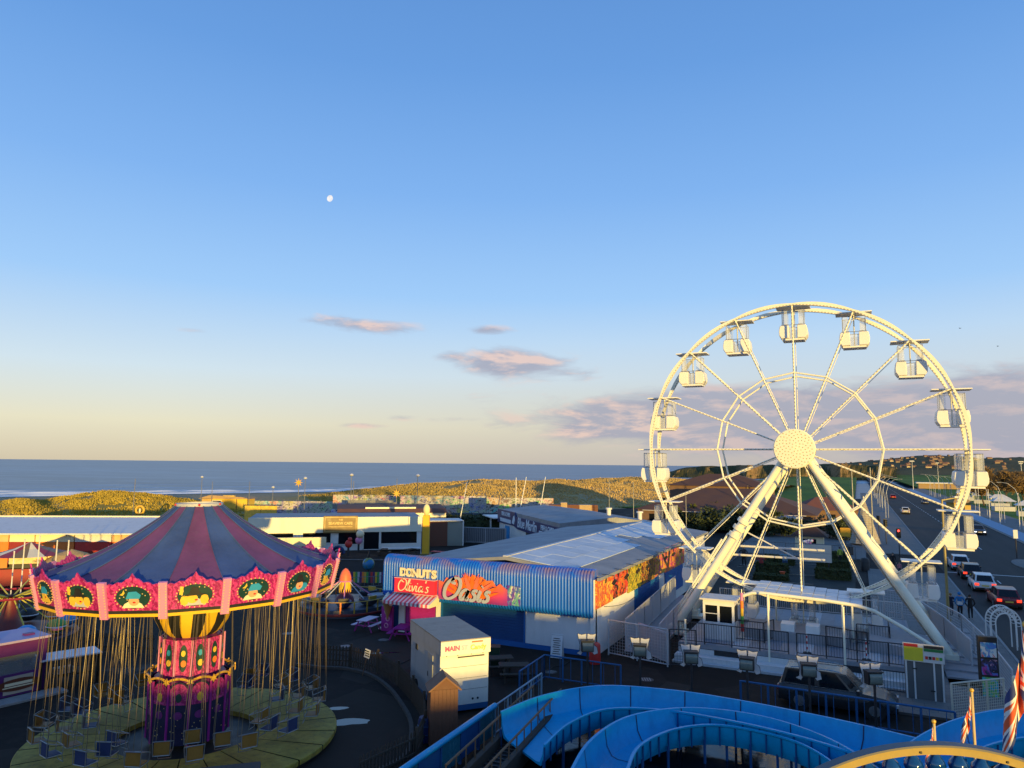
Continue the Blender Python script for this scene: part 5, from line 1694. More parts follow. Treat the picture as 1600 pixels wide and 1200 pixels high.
def railing(name, label, pts, h=1.05, bar_gap=.13, mt=dark_steel, post_gap=1.6, r_=.022, parent=None, solid=None, zs=None, mesh=False):
    o0 = Vector(pts[0]); e = thing(name, label, 'railing', o0)
    bars = MB()
    for a, b_ in zip(pts, pts[1:]):
        a = Vector(a) - o0; b_ = Vector(b_) - o0; d = b_ - a; L = d.length
        MB().tube(a + Vector((0, 0, h)), b_ + Vector((0, 0, h)), r_ * 1.25, 6).build('top_rail', mt, e)
        MB().tube(a + Vector((0, 0, .12)), b_ + Vector((0, 0, .12)), r_, 6).build('bottom_rail', mt, e)
        n_ = max(1, round(L / post_gap))
        for i in range(n_ + 1):
            p = a + d * i / n_; MB().tube(p, p + Vector((0, 0, h + .01)), r_ * 1.5, 6).build('post', mt, e)
        if bar_gap:
            nb = max(1, int(L / bar_gap))
            for i in range(nb):
                p = a + d * (i + .5) / nb; bars.tube(p + Vector((0, 0, .12)), p + Vector((0, 0, h)), r_ * (.3 if mesh else .55), 4, caps=False)
            if mesh:
                k_ = int(h / bar_gap)
                for j in range(1, k_): bars.tube(a + Vector((0, 0, .12 + j * bar_gap)), b_ + Vector((0, 0, .12 + j * bar_gap)), r_ * .26, 4, caps=False)
        if solid is not None:
            nn = Vector((-d.y, d.x, 0)).normalized() * .012
            up = Vector((0, 0, h - .08)); lo = Vector((0, 0, .15))
            q = MB(); q.add([a + lo - nn, b_ + lo - nn, b_ + up - nn, a + up - nn, a + lo + nn, b_ + lo + nn, b_ + up + nn, a + up + nn], [(0, 1, 2, 3), (7, 6, 5, 4), (0, 4, 5, 1), (2, 6, 7, 3), (1, 5, 6, 2), (3, 7, 4, 0)]); q.build('infill_sheet', solid, e)
    if bar_gap: tag(bars.build('bars', mt, e), kind='stuff')
    return e


railing('railing', 'black railing along the front of the wheel deck, left half', [(X0, Y0 + .05, ZD), (-3.6, Y0 + .05, ZD)], 1.1)
railing('railing', 'black railing along the front of the wheel deck, right half', [(-3.2, Y0 + .05, ZD), (X1, Y0 + .05, ZD)], 1.1)
railing('railing', 'inner black railing beside the ticket booth', [(-6.6, 42.4, ZD), (-5.0, 42.4, ZD), (-4.6, 43.6, ZD)], 1.1)
railing('railing', 'inner black railing right of the white blocks', [(-1.9, 43.2, ZD), (-.4, 42.6, ZD), (.1, 42.6, ZD)], 1.1)
railing('railing', 'black queue railing near the ramp', [(-.4, 44.6, ZD), (1.2, 44.6, ZD), (1.2, 46.4, ZD)], 1.1)
railing('railing', 'pale back railing of the wheel deck', [(X0 + .2, Y1 - .2, ZD), (X1 - .2, Y1 - .2, ZD)], 1.1, mt=off_white)
railing('railing', 'low black rail on the ground before the deck, right', [(-1.7, Y0 - 1.5, 0), (2.1, Y0 - 1.5, 0)], 1.0)
# ticket booth
tb_ = thing('ticket_booth', 'small white ticket booth with two dark windows on the wheel deck', 'booth', (-7.35, 42.6, ZD + .012))
MB().box(-.85, .85, -.6, .8, 0, .95).build('lower_wall', off_white, tb_)
MB().box(-.85, .85, -.6, .8, 1.85, 2.15).build('upper_wall', white_paint, tb_)
for x in (-.85, -.06, .73): MB().box(x, x + .12, -.6, -.48, .951, 1.849).build('mullion', white_paint, tb_)
MB().box(-.84, .84, -.45, .78, .951, 1.849).build('interior', black_paint, tb_)
for x in (-.73, .06): MB().box(x, x + .67, -.56, -.55, .951, 1.849).build('window_pane', dark_glass, tb_)
MB().box(-.73, -.06, -.575, -.561, 1.38, 1.42).build('sash_bar', white_paint, tb_)
MB().box(-1.0, 1.0, -.8, .95, 2.151, 2.24).build('roof', off_white, tb_)
q = MB()
for i in range(10): q.box(-.83 + i * .168, -.70 + i * .168, -.625, -.601, .04, .9)
tag(q.build('cladding_boards', off_white, tb_), kind='stuff')
hp = thing('feather_flag', 'thin rainbow striped post beside the ticket booth', 'flag', (-6.15, 42.5, ZD))
for i, mm in enumerate((red_paint, green_paint, yellow_paint, orange_paint, pale_pink)): MB().tube((0, 0, .5 + i * .42), (0, 0, .92 + i * .42), .09, 8).build('band', mm, hp)
MB().tube((0, 0, 0), (0, 0, 2.8), .03, 6).build('pole', steel, hp)
# canopy of white sheets with a bent tube in front
cn = thing('canopy', 'white sheeted canopy on a bent tube over the boarding deck', 'canopy', (-3.2, 45.5, ZD))
co = Vector((-3.2, 45.5, ZD))


def CB():
    q = MB(); q.X = Matrix.Translation(-co); return q


TUB = [(-8.6, 45, 1.15), (-7.4, 45, 2.15), (-6.5, 45, 2.85), (-5.9, 45, 3.08), (-5.2, 45, 3.12), (-2, 45, 3.0), (-.3, 45, 2.86), (.5, 45, 2.65), (1.8, 45, 1.95), (3.3, 45, 1.05)]
q = CB(); q.path(TUB, .10, 10); q.build('bent_tube', wheel_white, cn, smooth=50)
sheet_m = mat('sheet_white', (.56, .59, .66), .35, var=.07, vscale=2)
for i in range(9):
    x0 = -5.9 + i * .65; zz = 3.19 - .035 * i
    for j in range(3):
        y0 = 45.05 + j * 1.35
        q = CB(); q.box(x0 + .01, x0 + .64, y0, y0 + 1.33, zz + .0 + j * .012, zz + .03 + j * .012); q.build('roof_sheet', sheet_m, cn)
for (x, y) in ((-5.0, 45), (-1.1, 45), (-.6, 45), (-5.0, 49), (-.6, 49)):
    q = CB(); q.tube((x, y, ZD), (x, y, 2.9), .06, 8); q.build('post', wheel_white, cn, smooth=40)
# white front posts standing before the deck
for i, (x, h) in enumerate(((-4.55, 3.4), (-.95, 3.1), (-8.9, 1.7))):
    p = thing('pole', ['tall white pole rising before the boarding deck, left', 'tall white pole rising before the boarding deck, right', 'short white pole at the left end of the deck'][i], 'pole', (x, Y0 - .03, .36))
    MB().tube((0, 0, 0), (0, 0, h), .055, 8).build('shaft', wheel_white, p, smooth=40); MB().tube((0, 0, h), (0, 0, h + .04), .07, 8).build('cap', wheel_white, p)
for i, x in enumerate((-2.75, .02)):
    p = thing('stripe_post', ['red and white striped marker post on the deck centre', 'red and white striped marker post right on the deck'][i], 'post', (x, 41.3, ZD))
    for k_ in range(7): MB().tube((0, 0, .06 + k_ * .14), (0, 0, .2 + k_ * .14), .035, 8).build('band', red_paint if k_ % 2 else white_paint, p)
    MB().lathe([(0, .06), (.2, .05), (.22, 0)], 14).build('base', black_rub, p, smooth=40)
# ramp to the left with mesh fences
rp = thing('access_ramp', 'sloping access ramp between the shop wall and the wheel', 'ramp', (-11, 47, 0))
MB().prism([(-6.6, 0), (8, 0), (8, .85), (5, .8), (-6.6, .05)], -1.35, .35, 'x').build('ramp_deck', deck_grey, rp)
mesh_w = mat('mesh_white', (.48, .48, .50), .5, .2)
pale_sheet = mat('pale_infill', (.36, .37, .40), .5, var=.08)
railing('ramp_fence', 'white ramp fence with sheeted lower panels next to the shop', [(-12.3, 40.6, .05), (-12.3, 44.6, .3), (-12.3, 48.6, .55), (-12.3, 53, .8)], 1.7, .16, mesh_w, 2.2, .028, solid=pale_sheet)
railing('ramp_fence', 'white ramp fence nearer the wheel leg', [(-10.5, 41.2, .05), (-10.5, 44.6, .3), (-10.5, 48.6, .55)], 1.5, .16, mesh_w, 1.7, .028)
railing('mesh_gate', 'tall white mesh panel across the ramp entrance', [(-12.9, 39.3, 0), (-9.4, 38.5, 0)], 1.9, .16, mesh_w, 1.75, .03, mesh=True)
railing('mesh_gate', 'white sheeted gate leaf standing open by the ramp', [(-11.5, 40.6, 0), (-9.4, 38.9, 0)], 1.6, .2, mesh_w, 2.8, .035, solid=pale_sheet)
railing('mesh_gate', 'dark mesh panel between gate and wheel deck', [(-9.3, 38.6, 0), (-8.0, 39.0, 0)], 1.9, .14, dark_steel, 1.4, .025, mesh=True)
# right side steps and fence
railing('stair_fence', 'white mesh stair fence at the right of the wheel', [(1.2, 54.2, 1.0), (3.6, 53.6, .9), (5.0, 49, .7), (5.6, 44.5, .4), (5.9, 39.8, 0)], 1.5, .16, mesh_w, 1.9, .03, mesh=True)
railing('stair_fence', 'white sheeted stair side below the right wheel leg', [(3.2, 52.6, .9), (4.1, 48.5, .75), (4.9, 44.5, .4)], 1.3, .2, mesh_w, 1.9, .03, solid=pale_sheet)
bs = thing('stair_block', 'sloping grey stair block right of the wheel', 'stairs', (4.6, 47, 0))
for i in range(9): MB().box(-1.0, 1.0, -5.5 + i * 1.2, -4.3 + i * 1.2, 0, .1 + i * .09).build('tread', deck_grey, bs)
# cabinet with the safety boards
cbn = thing('notice_cabinet', 'grey cabinet with yellow and green safety boards at the deck corner', 'cabinet', (2.35, 38.35, 0), 0.0)
MB().box(-.75, .75, 0, .9, .1, 2.3).build('body', mat('cabinet_grey', (.10, .105, .11), .5, var=.1), cbn)
for x in (-.75, -.42, .36, .69): MB().box(x, x + .07, -.04, -.002, .1, 2.3).build('stile', off_white, cbn)
MB().box(-.75, .76, -.05, -.041, .02, .099).build('sill', off_white, cbn)
for (x, z) in ((-.38, 1.4), (.3, 1.8), (.3, .5)): MB().box(x - .08, x + .1, -.06, -.003, z, z + .05).build('hinge', black_paint, cbn)
MB().box(-.82, .82, -.08, -.042, 1.75, 2.55).build('board', off_white, cbn)
MB().box(-.78, -.02, -.1, -.081, 1.79, 2.38).build('yellow_notice', mat('notice_yellow', (.70, .58, .03), .5, var=.1), cbn)
MB().box(-.78, -.22, -.1, -.081, 2.39, 2.52).build('red_notice', red_paint, cbn)
MB().box(.02, .78, -.1, -.081, 2.24, 2.36).build('green_notice', mat('notice_green', (.02, .18, .05), .5), cbn)
MB().box(.02, .78, -.1, -.081, 2.37, 2.5).build('black_notice', black_paint, cbn)
for i in range(5): MB().box(.06 + i * .14, .17 + i * .14, -.1, -.081, 1.9, 2.03).build('pictogram', [red_paint, black_paint, red_paint, yellow_paint, green_paint][i], cbn)

# ================================================================== log flume and foreground
fl_blue = mat('flume_blue', (.002, .33, .62), .4, var=.14, vscale=.6, grime=.3, gcol=(.008, .10, .26), spec=.3)
fl_dark = mat('flume_joint', (.005, .02, .07), .5)
fl_under = mat('flume_shell', (.008, .08, .24), .45, var=.15, grime=.2, gcol=(.01, .03, .07))
blue_rail = mat('blue_rail', (.015, .10, .26), .45, var=.12, grime=.2)
teal_panel = mat('teal_panel', (.02, .14, .20), .25, var=.2)


def resample(pts, n):
    pts = [Vector(p) for p in pts]
    # catmull-rom then arc length
    fine = []
    for i in range(len(pts) - 1):
        p0 = pts[max(0, i - 1)]; p1 = pts[i]; p2 = pts[i + 1]; p3 = pts[min(len(pts) - 1, i + 2)]
        for k_ in range(16):
            u = k_ / 16
            fine.append(.5 * ((2 * p1) + (p2 - p0) * u + (2 * p0 - 5 * p1 + 4 * p2 - p3) * u * u + (3 * p1 - p0 - 3 * p2 + p3) * u ** 3))
    fine.append(pts[-1])
    cum = [0]
    for a, b_ in zip(fine, fine[1:]): cum.append(cum[-1] + (b_ - a).length)
    out = []; j = 0
    for i in range(n + 1):
        s_ = cum[-1] * i / n
        while j < len(cum) - 2 and cum[j + 1] < s_: j += 1
        u = (s_ - cum[j]) / max(1e-6, cum[j + 1] - cum[j]); out.append(fine[j].lerp(fine[j + 1], u))
    return out


def trough(label, outer, inner, zt, zt2, zf, nseg, sub=6, legs=True):
    """U shaped fibreglass channel between two top edges"""
    n_ = nseg * sub
    O = resample(outer, n_); I = resample(inner, n_)
    base = Vector((*((O[0] + I[0]) / 2).xy, 0))
    e = thing('flume_channel', label, 'water slide', base)
    for sgi in range(nseg):
        q = MB(); vs, fs = [], []
        rows_ = list(range(sgi * sub, sgi * sub + sub + 1))
        for r_, i in enumerate(rows_):
            o_, n2 = O[i], I[i]
            if r_ == 0: o_ = o_.lerp(O[i + 1], .012); n2 = n2.lerp(I[i + 1], .012)
            if r_ == sub: o_ = o_.lerp(O[i - 1], .012); n2 = n2.lerp(I[i - 1], .012)
            d = (n2 - o_); d.z = 0; w_ = d.length; d.normalize()
            prof_ = [(-.07, zt - .06), (-.07, zt), (.03, zt), (.05, zt - .15), (.10, zf + .35), (.28, zf + .06), (.5, zf)]
            P = [o_.xy.to_3d() + d * u + Vector((0, 0, z - base.z)) for u, z in prof_]
            pi_ = [(-.5, zf), (-.28, zf + .06), (-.10, zf + .35), (-.05, zt2 - .15), (-.03, zt2), (.07, zt2), (.07, zt2 - .06), (.0, zt2 - .10), (-.02, zf + .3), (-.2, zf - .05), (-.5, zf - .07)]
            P += [n2.xy.to_3d() + d * u + Vector((0, 0, z)) for u, z in pi_]
            po = [(.5, zf - .07), (.2, zf - .05), (.02, zf + .3), (.0, zt - .10)]
            P += [o_.xy.to_3d() + d * u + Vector((0, 0, z)) for u, z in po]
            vs += [p - Vector((base.x, base.y, 0)) for p in P]
            npf = len(P)
        for r_ in range(sub):
            for k_ in range(npf):
                a = r_ * npf + k_; b_ = r_ * npf + (k_ + 1) % npf
                fs.append((a, a + npf, b_ + npf, b_))
        fs.append(tuple(range(npf))); fs.append(tuple(reversed(range(sub * npf, (sub + 1) * npf))))
        q.add(vs, fs); q.build('trough_section', fl_blue, e, smooth=38)
        # ribs under the inner wall
        if legs:
            q = MB()
            for i in rows_[:-1:2]:
                n2 = I[i] - base; o2 = O[i] - base; d = (n2 - o2); d.z = 0; d.normalize()
                c0 = Vector((n2.x, n2.y, 0)) + d * .03
                q.tube(c0 + Vector((0, 0, zf)), c0 + Vector((0, 0, zt2 - .08)), .03, 5)
            tag(q.build('wall_rib', fl_under, e), kind='stuff')
            for pnt in (I[rows_[0]], O[rows_[0]]):
                c0 = Vector((pnt.x, pnt.y, 0)) - Vector((base.x, base.y, 0))
                MB().tube(c0, c0 + Vector((0, 0, zf + .2)), .05, 6).build('leg', fl_under, e)
    # bolted flanges at the section joints
    for sgi in range(1, nseg):
        i = sgi * sub; vs, fs = [], []
        for sg_ in (-1, 1):
            j = i + sg_; L_ = max(.1, (O[j] - O[i]).length); o_ = O[i].lerp(O[j], .02 / L_); n2 = I[i].lerp(I[j], .02 / max(.1, (I[j] - I[i]).length)); d = n2 - o_; d.z = 0; d.normalize()
            pr_ = [(.045, zt - .01), (.065, zt - .15), (.115, zf + .36), (.29, zf + .075), (.5, zf + .012)]
            P = [o_.xy.to_3d() + d * u + Vector((0, 0, z)) for u, z in pr_] + [n2.xy.to_3d() - d * u + Vector((0, 0, z if k_ > 1 else z - zt + zt2)) for k_, (u, z) in reversed(list(enumerate(pr_)))]
            vs += [p - Vector((base.x, base.y, 0)) for p in P]
        k2 = len(vs) // 2
        MB().add(vs, [(a, a + 1, k2 + a + 1, k2 + a) for a in range(k2 - 1)]).build('joint_flange', fl_dark, e)
    return e


ZT = 1.55
Aout = [gp(*p, ZT) for p in [(783, 1112), (850, 1086), (940, 1071), (1050, 1078), (1150, 1093), (1240, 1110), (1340, 1131), (1460, 1160)]]
Ain = [gp(*p, ZT) for p in [(850, 1158), (890, 1124), (950, 1102), (1040, 1104), (1130, 1118), (1215, 1136), (1290, 1156), (1380, 1186)]]
trough('bright blue log flume channel sweeping right behind the nearer bend', Aout, Ain, ZT, ZT - .1, .75, 8)
Bout = [gp(*p, 1.5) for p in [(872, 1262), (893, 1205), (925, 1155), (980, 1120), (1060, 1106), (1140, 1110), (1220, 1126), (1300, 1156), (1370, 1200), (1420, 1250)]]
Bin = [gp(*p, 1.35) for p in [(968, 1262), (980, 1200), (1000, 1163), (1050, 1139), (1110, 1131), (1170, 1138), (1240, 1156), (1290, 1182), (1325, 1215), (1350, 1260)]]
trough('bright blue log flume bend nearest the viewer with ribbed inner wall', Bout, Bin, 1.5, 1.35, .62, 10)
Cout = [gp(*p, 2.0) for p in [(1385, 1190), (1440, 1148), (1500, 1122), (1570, 1108), (1660, 1110)]]
Cin = [gp(*p, 1.9) for p in [(1420, 1260), (1480, 1200), (1540, 1165), (1610, 1150), (1700, 1150)]]
trough('dark blue flume hump at the lower right behind the flags', Cout, Cin, 2.0, 1.9, 1.2, 5)
# pond water
pond_m = mat('pond_water', (.006, .012, .018), .04, var=.3, bump=.25, bscale=3, spec=.25)
pd = MB().prism([tuple(gp(*p).xy) for p in [(700, 1215), (800, 1150), (850, 1110), (960, 1100), (1100, 1108), (1300, 1130), (1420, 1180), (1500, 1300), (700, 1300)]], .008, .02)
tag(pd.build('pond', pond_m), 'dark still water of the flume pond', kind='structure')
# lift: left rail wall, conveyor, timber ladders
P0, P1 = gp(590, 1230, 1.15), gp(846, 1052, 1.15)
ld_ = P1 - P0; ld_.z = 0; LL = ld_.length; lz = math.atan2(ld_.y, ld_.x)
lf = thing('flume_lift', 'blue sided flume lift with teal panels running to the lower left', 'water slide', Vector((P0.x, P0.y, 0)), lz)
MB().tube((-2, 0, 1.15), (LL * .62, 0, 1.15), .11, 10).build('top_tube', fl_blue, lf, smooth=40)
n_ = 7
for i in range(n_):
    x0 = -2 + (LL * .62 + 2) * i / n_; x1 = -2 + (LL * .62 + 2) * (i + 1) / n_
    MB().box(x0 + .06, x1 - .06, -.02, .02, .12, 1.03).build('side_panel', teal_panel if i % 2 == 0 else fl_under, lf)
    MB().box(x0 - .04, x0 + .04, -.05, .05, 0, 1.1).build('post', fl_under, lf)
railing('railing', 'pale blue railing continuing up from the flume lift', [P0 + ld_ * .62 - Vector((0, 0, 1.15)), P1 - Vector((0, 0, 1.15))], 1.15, .55, mat('pale_blue_rail', (.20, .32, .42), .4), 1.1, .03)
q0, q1 = gp(742, 1225, .5), gp(862, 1098, .5)
cd_ = q1 - q0; cd_.z = 0
cv2 = thing('lift_conveyor', 'dark lift conveyor with timber railing sides beside the blue wall', 'conveyor', Vector((q0.x, q0.y, 0)), math.atan2(cd_.y, cd_.x))
Lc = cd_.length
MB().box(-1, Lc, -.75, -.55, .2, .85).build('side_board', dark_timber, cv2)
MB().box(-1, Lc, .45, .65, .2, .7).build('side_board', dark_timber, cv2)
MB().box(-1, Lc, -.54, .44, .3, .36).build('belt', black_rub, cv2)
for i in range(int(Lc / .3) + 3): MB().box(-1 + i * .3, -.94 + i * .3, -.5, .4, .361, .41).build('cleat', dark_steel, cv2)
for y in (-.65, .55): MB().tube((-1, y, 1.35), (Lc * .9, y, 1.35), .04, 6).build('hand_rail', timber, cv2)
for i in range(12):
    for y in (-.65, .55): MB().tube((-1 + i * (Lc * .9 + 1) / 11, y, .7), (-1 + i * (Lc * .9 + 1) / 11, y, 1.35), .025, 5).build('baluster', timber, cv2)
MB().path([(Lc * .75, -.6, 1.2), (Lc * .72, .0, 1.35), (Lc * .7, .6, 1.1)], .02, 5).build('hose', black_rub, cv2)
# blue fences
railing('blue_fence', 'blue metal fence behind the flume, left of the floodlights', [(-14.2, 30.4, 0), (-14.3, 33.5, 0), (-10.4, 33.5, 0)], 1.15, .55, blue_rail, 1.1, .03)
railing('blue_fence', 'blue metal fence in front of the parked dark car', [(-5.0, 33.6, 0), (3.0, 33.3, 0)], 1.15, .55, blue_rail, 1.1, .035)

# floodlights with white cut-out stars behind
lamp_glass = mat('lamp_glass', (.16, .19, .17), .12, var=.3, vscale=3)
board_w = mat('cutout_white', (.62, .62, .64), .6, var=.05)


def floodlight():
    e = thing('floodlight', 'floodlight', 'floodlight', group='floodlights along the flume fence')
    MB().tube((0, 0, 0), (0, 0, 1.85), .045, 8).build('pole', dark_steel, e, smooth=40)
    q = MB(); q.box(-.25, .25, -.08, .22, 1.84, 2.26); hd = q.build('housing', black_paint, e)
    q = MB(); vs, fs = [], []
    for i in range(7):
        a = R(-75 + 150 * i / 6)
        for x in (-.22, .22): vs.append((x, -.085 - .07 * math.cos(a), 2.05 + .18 * math.sin(a)))
    for i in range(6): fs.append((i * 2, i * 2 + 1, i * 2 + 3, i * 2 + 2))
    q.add(vs, fs); q.build('lens', lamp_glass, hd, smooth=60)
    q = MB(); q.box(-.27, .27, -.14, .24, 2.262, 2.30); q.build('visor', dark_steel, hd)
    pts = [(-.42, 1.72), (-.3, 1.8), (-.28, 2.05), (-.34, 2.3), (-.38, 2.5), (-.22, 2.46), (-.03, 2.5), (-.02, 2.30), (.02, 2.30), (.03, 2.5), (.2, 2.46), (.38, 2.5), (.33, 2.3), (.30, 2.05), (.42, 1.95), (.46, 1.72), (.3, 1.66), (.2, 1.8), (-.15, 1.8), (-.25, 1.65)]
    bo = MB().prism(pts, .235, .255, 'y').build('cutout_board', board_w, e)
    q = MB(); q.path([(x, .245, z) for x, z in pts], .014, 4, closed=True); q.build('dark_edge', black_paint, bo)
    return e


FLD = [(918, 1010), (1000, 1017), (1080, 1028), (1167, 1038), (1264, 1048), (1366, 1060)]
fls = ['floodlight on a pole by the white shop wall, leftmost of the row', 'second floodlight from the shop wall, before the sheeted gate', 'third floodlight from the shop wall, before the dark mesh', 'fourth floodlight from the shop wall, before the deck front', 'floodlight standing before the tail of the dark parked car', 'floodlight standing before the bonnet of the dark parked car']
f0 = floodlight(); f0.scale = (1.15, 1.15, 1.15)
for i, p in enumerate(FLD):
    w_ = yp(*p, 33.0); loc = (w_.x, 33.0, w_.z - 2.05 * 1.15); lab = fls[i]
    rz = YAW * .6 + random.uniform(-.25, .25)
    if i == 0: f0.location = loc; f0.rotation_euler = (0, 0, rz); f0['label'] = lab
    else: dup(f0, loc, rz, lab)

# candy van
va = [gp(*p, 3.05) for p in [(689, 1001), (762, 994)]]
vd = va[1] - va[0]; vrz = math.atan2(vd.y, vd.x); vw = vd.length
vn = thing('candy_van', 'grey catering trailer with a sunlit white front lettered Main St', 'trailer', Vector((va[0].x, va[0].y, 0)), vrz)
van_white = mat('van_white', (.72, .70, .64), .45, var=.06, grime=.12); van_side = mat('van_grey', (.42, .42, .43), .5, var=.07, grime=.2)
VL = 4.4
MB().box(0, vw, .03, VL, .35, 2.45).build('body', van_side, vn)
MB().box(-.03, vw + .03, -.05, .029, .35, 2.45).build('front_panel', van_white, vn)
MB().box(-.05, vw + .05, -.14, VL + .05, 2.46, 3.0).build('roof_box', van_side, vn)
MB().box(-.06, vw + .06, -.20, -.141, 2.44, 3.02).build('header_sign', van_white, vn)
MB().box(-.06, vw + .06, -.2, VL + .06, 3.025, 3.06).build('roof', mat('van_roof', (.34, .30, .25), .8, var=.15, grime=.3), vn)
for z in (.95, 1.42, 1.9): MB().box(.02, vw - .02, -.056, -.051, z, z + .012).build('panel_seam', dark_steel, vn)
MB().box(vw * .35, vw * .92, -.08, -.051, 2.28, 2.33).build('hatch_handle', dark_steel, vn)
for x in (.12, .4, .75, 1.05): MB().box(x * vw / 1.2, x * vw / 1.2 + .06, -.07, -.051, 2.38, 2.42).build('catch', black_paint, vn)
MB().box(.12, .62, -.06, -.051, .45, .62).build('vent_grille', black_paint, vn)
for x in (.82, .95): MB().tube((x * vw / 1.2, -.06, .55), (x * vw / 1.2, -.03, .55), .05, 10).build('tail_light', black_paint, vn)
MB().box(-.02, vw + .02, -.06, VL, .12, .345).build('chassis', blue_rail, vn)
MB().box(-.03, -.001, 1.0, 1.7, .45, 2.2).build('side_door', mat('van_door', (.34, .34, .35), .5), vn)
MB().box(-.05, -.031, 1.6, 1.65, 1.2, 1.4).build('door_handle', black_paint, vn)
MB().box(-.03, -.001, 3.3, 3.6, 1.9, 2.15).build('side_vent', black_paint, vn)
for y in (.9, 3.4):
    for x in (-.02, vw - .16): MB().tube((x, y, .3), (x + .18, y, .3), .3, 16).build('wheel', black_rub, vn, smooth=40)
pinkl = mat('pink_letter', (.70, .10, .22), .5); greenl = mat('green_letter', (.42, .55, .12), .5); greyl = mat('grey_letter', (.45, .46, .52), .5); redl = mat('red_letter', (.65, .16, .05), .5)
lettering('MAIN', .27, pinkl, vn, face_X((.21 * vw, -.205, 2.72), (0, -1, 0)), .008, offset=.012)
lettering('ST', .25, greyl, vn, face_X((.47 * vw, -.205, 2.72), (0, -1, 0)), .008, offset=.01)
lettering('Candy', .28, greenl, vn, face_X((.76 * vw, -.205, 2.70), (0, -1, 0)), .008, offset=.01)
MB().box(.62 * vw, .86 * vw, -.212, -.2055, 2.90, 2.96).build('red_strip', redl, vn)
# timber bin store
bh = thing('bin_hut', 'tall brown timber bin hut with gabled top by the trailer', 'hut', gp(690, 1160), YAW + .25)
brn = mat('hut_brown', (.13, .055, .03), .7, var=.2, grime=.15); brt = mat('hut_brown_top', (.17, .08, .045), .65, var=.15)
for i in range(7): MB().box(-.52 + i * .149, -.52 + i * .149 + .144, -.46, -.43, .02, 2.05).build('plank', brn, bh)
MB().box(-.52, .52, -.429, .45, .02, 2.05).build('body', brn, bh)
MB().prism([(-.52, 2.051), (.52, 2.051), (0.05, 2.45)], -.44, .44, 'y').build('gable', brn, bh)
MB().prism([(-.62, 2.02), (-.56, 2.0), (.05, 2.46), (.05, 2.53)], -.52, .52, 'y').build('roof_slope', brt, bh)
MB().prism([(.66, 2.02), (.6, 2.0), (.051, 2.46), (.051, 2.53)], -.52, .52, 'y').build('roof_slope', brt, bh)
bn = thing('barrel', 'dark blue plastic barrel beside the timber hut', 'barrel', gp(664, 1158))
MB().lathe([(0, 0), (.24, .0), (.28, .15), (.29, .45), (.28, .75), (.24, .88), (0, .88)], 18).build('drum', mat('barrel_blue', (.01, .03, .12), .4), bn, smooth=40)
for z in (.3, .6): MB().lathe([(.285, z - .02), (.30, z), (.285, z + .02)], 18).build('hoop', blue_rail, bn, smooth=40)
sk = thing('tent_skip', 'pitched grey metal shed top at the lower left edge', 'shed', gp(340, 1255), YAW + .3)
MB().box(-1.1, 1.1, -.6, .6, 0, .75).build('wall', mat('shed_grey', (.06, .058, .055), .6), sk)
MB().prism([(-.7, .74), (.7, .74), (.0, 1.1)], -1.2, 1.2, 'x').build('roof', mat('shed_roof', (.075, .07, .065), .6, var=.15), sk)

# sandwich boards and small posters by the shop
abd = thing('menu_stand', 'white A board with printed menu before the white panel', 'sign', (-15.2, 37.4, 0), .1)
MB().prism([(-.25, 0.05), (-.21, .05), (.03, 1.25), (-.01, 1.25)], -.32, .32, 'x').build('front_leaf', board_w, abd); MB().prism([(.25, 0.05), (.21, .05), (-.03, 1.24), (.01, 1.24)], -.32, .32, 'x').build('back_leaf', board_w, abd)
q = MB()
for i in range(8):
    z = .25 + i * .11; y = -.25 + .23 * (z - .05) / 1.2; q.box(-.22 + (i % 3) * .03, .22 - (i % 2) * .06, y - .012, y - .004, z, z + .035)
tag(q.build('print_line', dark_steel, abd), kind='stuff')
rb_ = thing('red_bin', 'red waste bin with white disc at the shop corner', 'bin', (-13.0, 37.3, 0))
MB().lathe([(0, 0), (.27, 0), (.3, .1), (.3, .95), (.25, 1.05), (0, 1.05)], 18).build('drum', red_paint, rb_, smooth=40)
MB().lathe([(0, 0), (.13, 0), (.13, .015), (0, .015)], 14, X=face_X((0, -.30, .75), (0, -1, 0))).build('disc', white_paint, rb_)


# picnic tables
def picnic(label, loc, rz, mt, mt2):
    e = thing('picnic_table', label, 'picnic table', loc, rz, 'picnic tables')
    for i in range(5): MB().box(-.75, .75, -.37 + i * .15, -.24 + i * .15, .70, .74).build('top_plank', mt2, e)
    for s_ in (-1, 1):
        for k_ in range(2): MB().box(-.75, .75, s_ * .62 - .13 + k_ * .135, s_ * .62 - .005 + k_ * .135, .42, .455).build('bench_plank', mt2, e)
        for x in (-.5, .5):
            q = MB(); q.tube((x, s_ * .3, .7), (x, s_ * .62, 0), .045, 5); q.build('leg', mt, e)
    for x in (-.5, .5):
        MB().box(x - .03, x + .03, -.72, .72, .36, .419).build('seat_bearer', mt, e); MB().box(x - .03, x + .03, -.36, .36, .63, .699).build('top_bearer', mt, e)
    return e


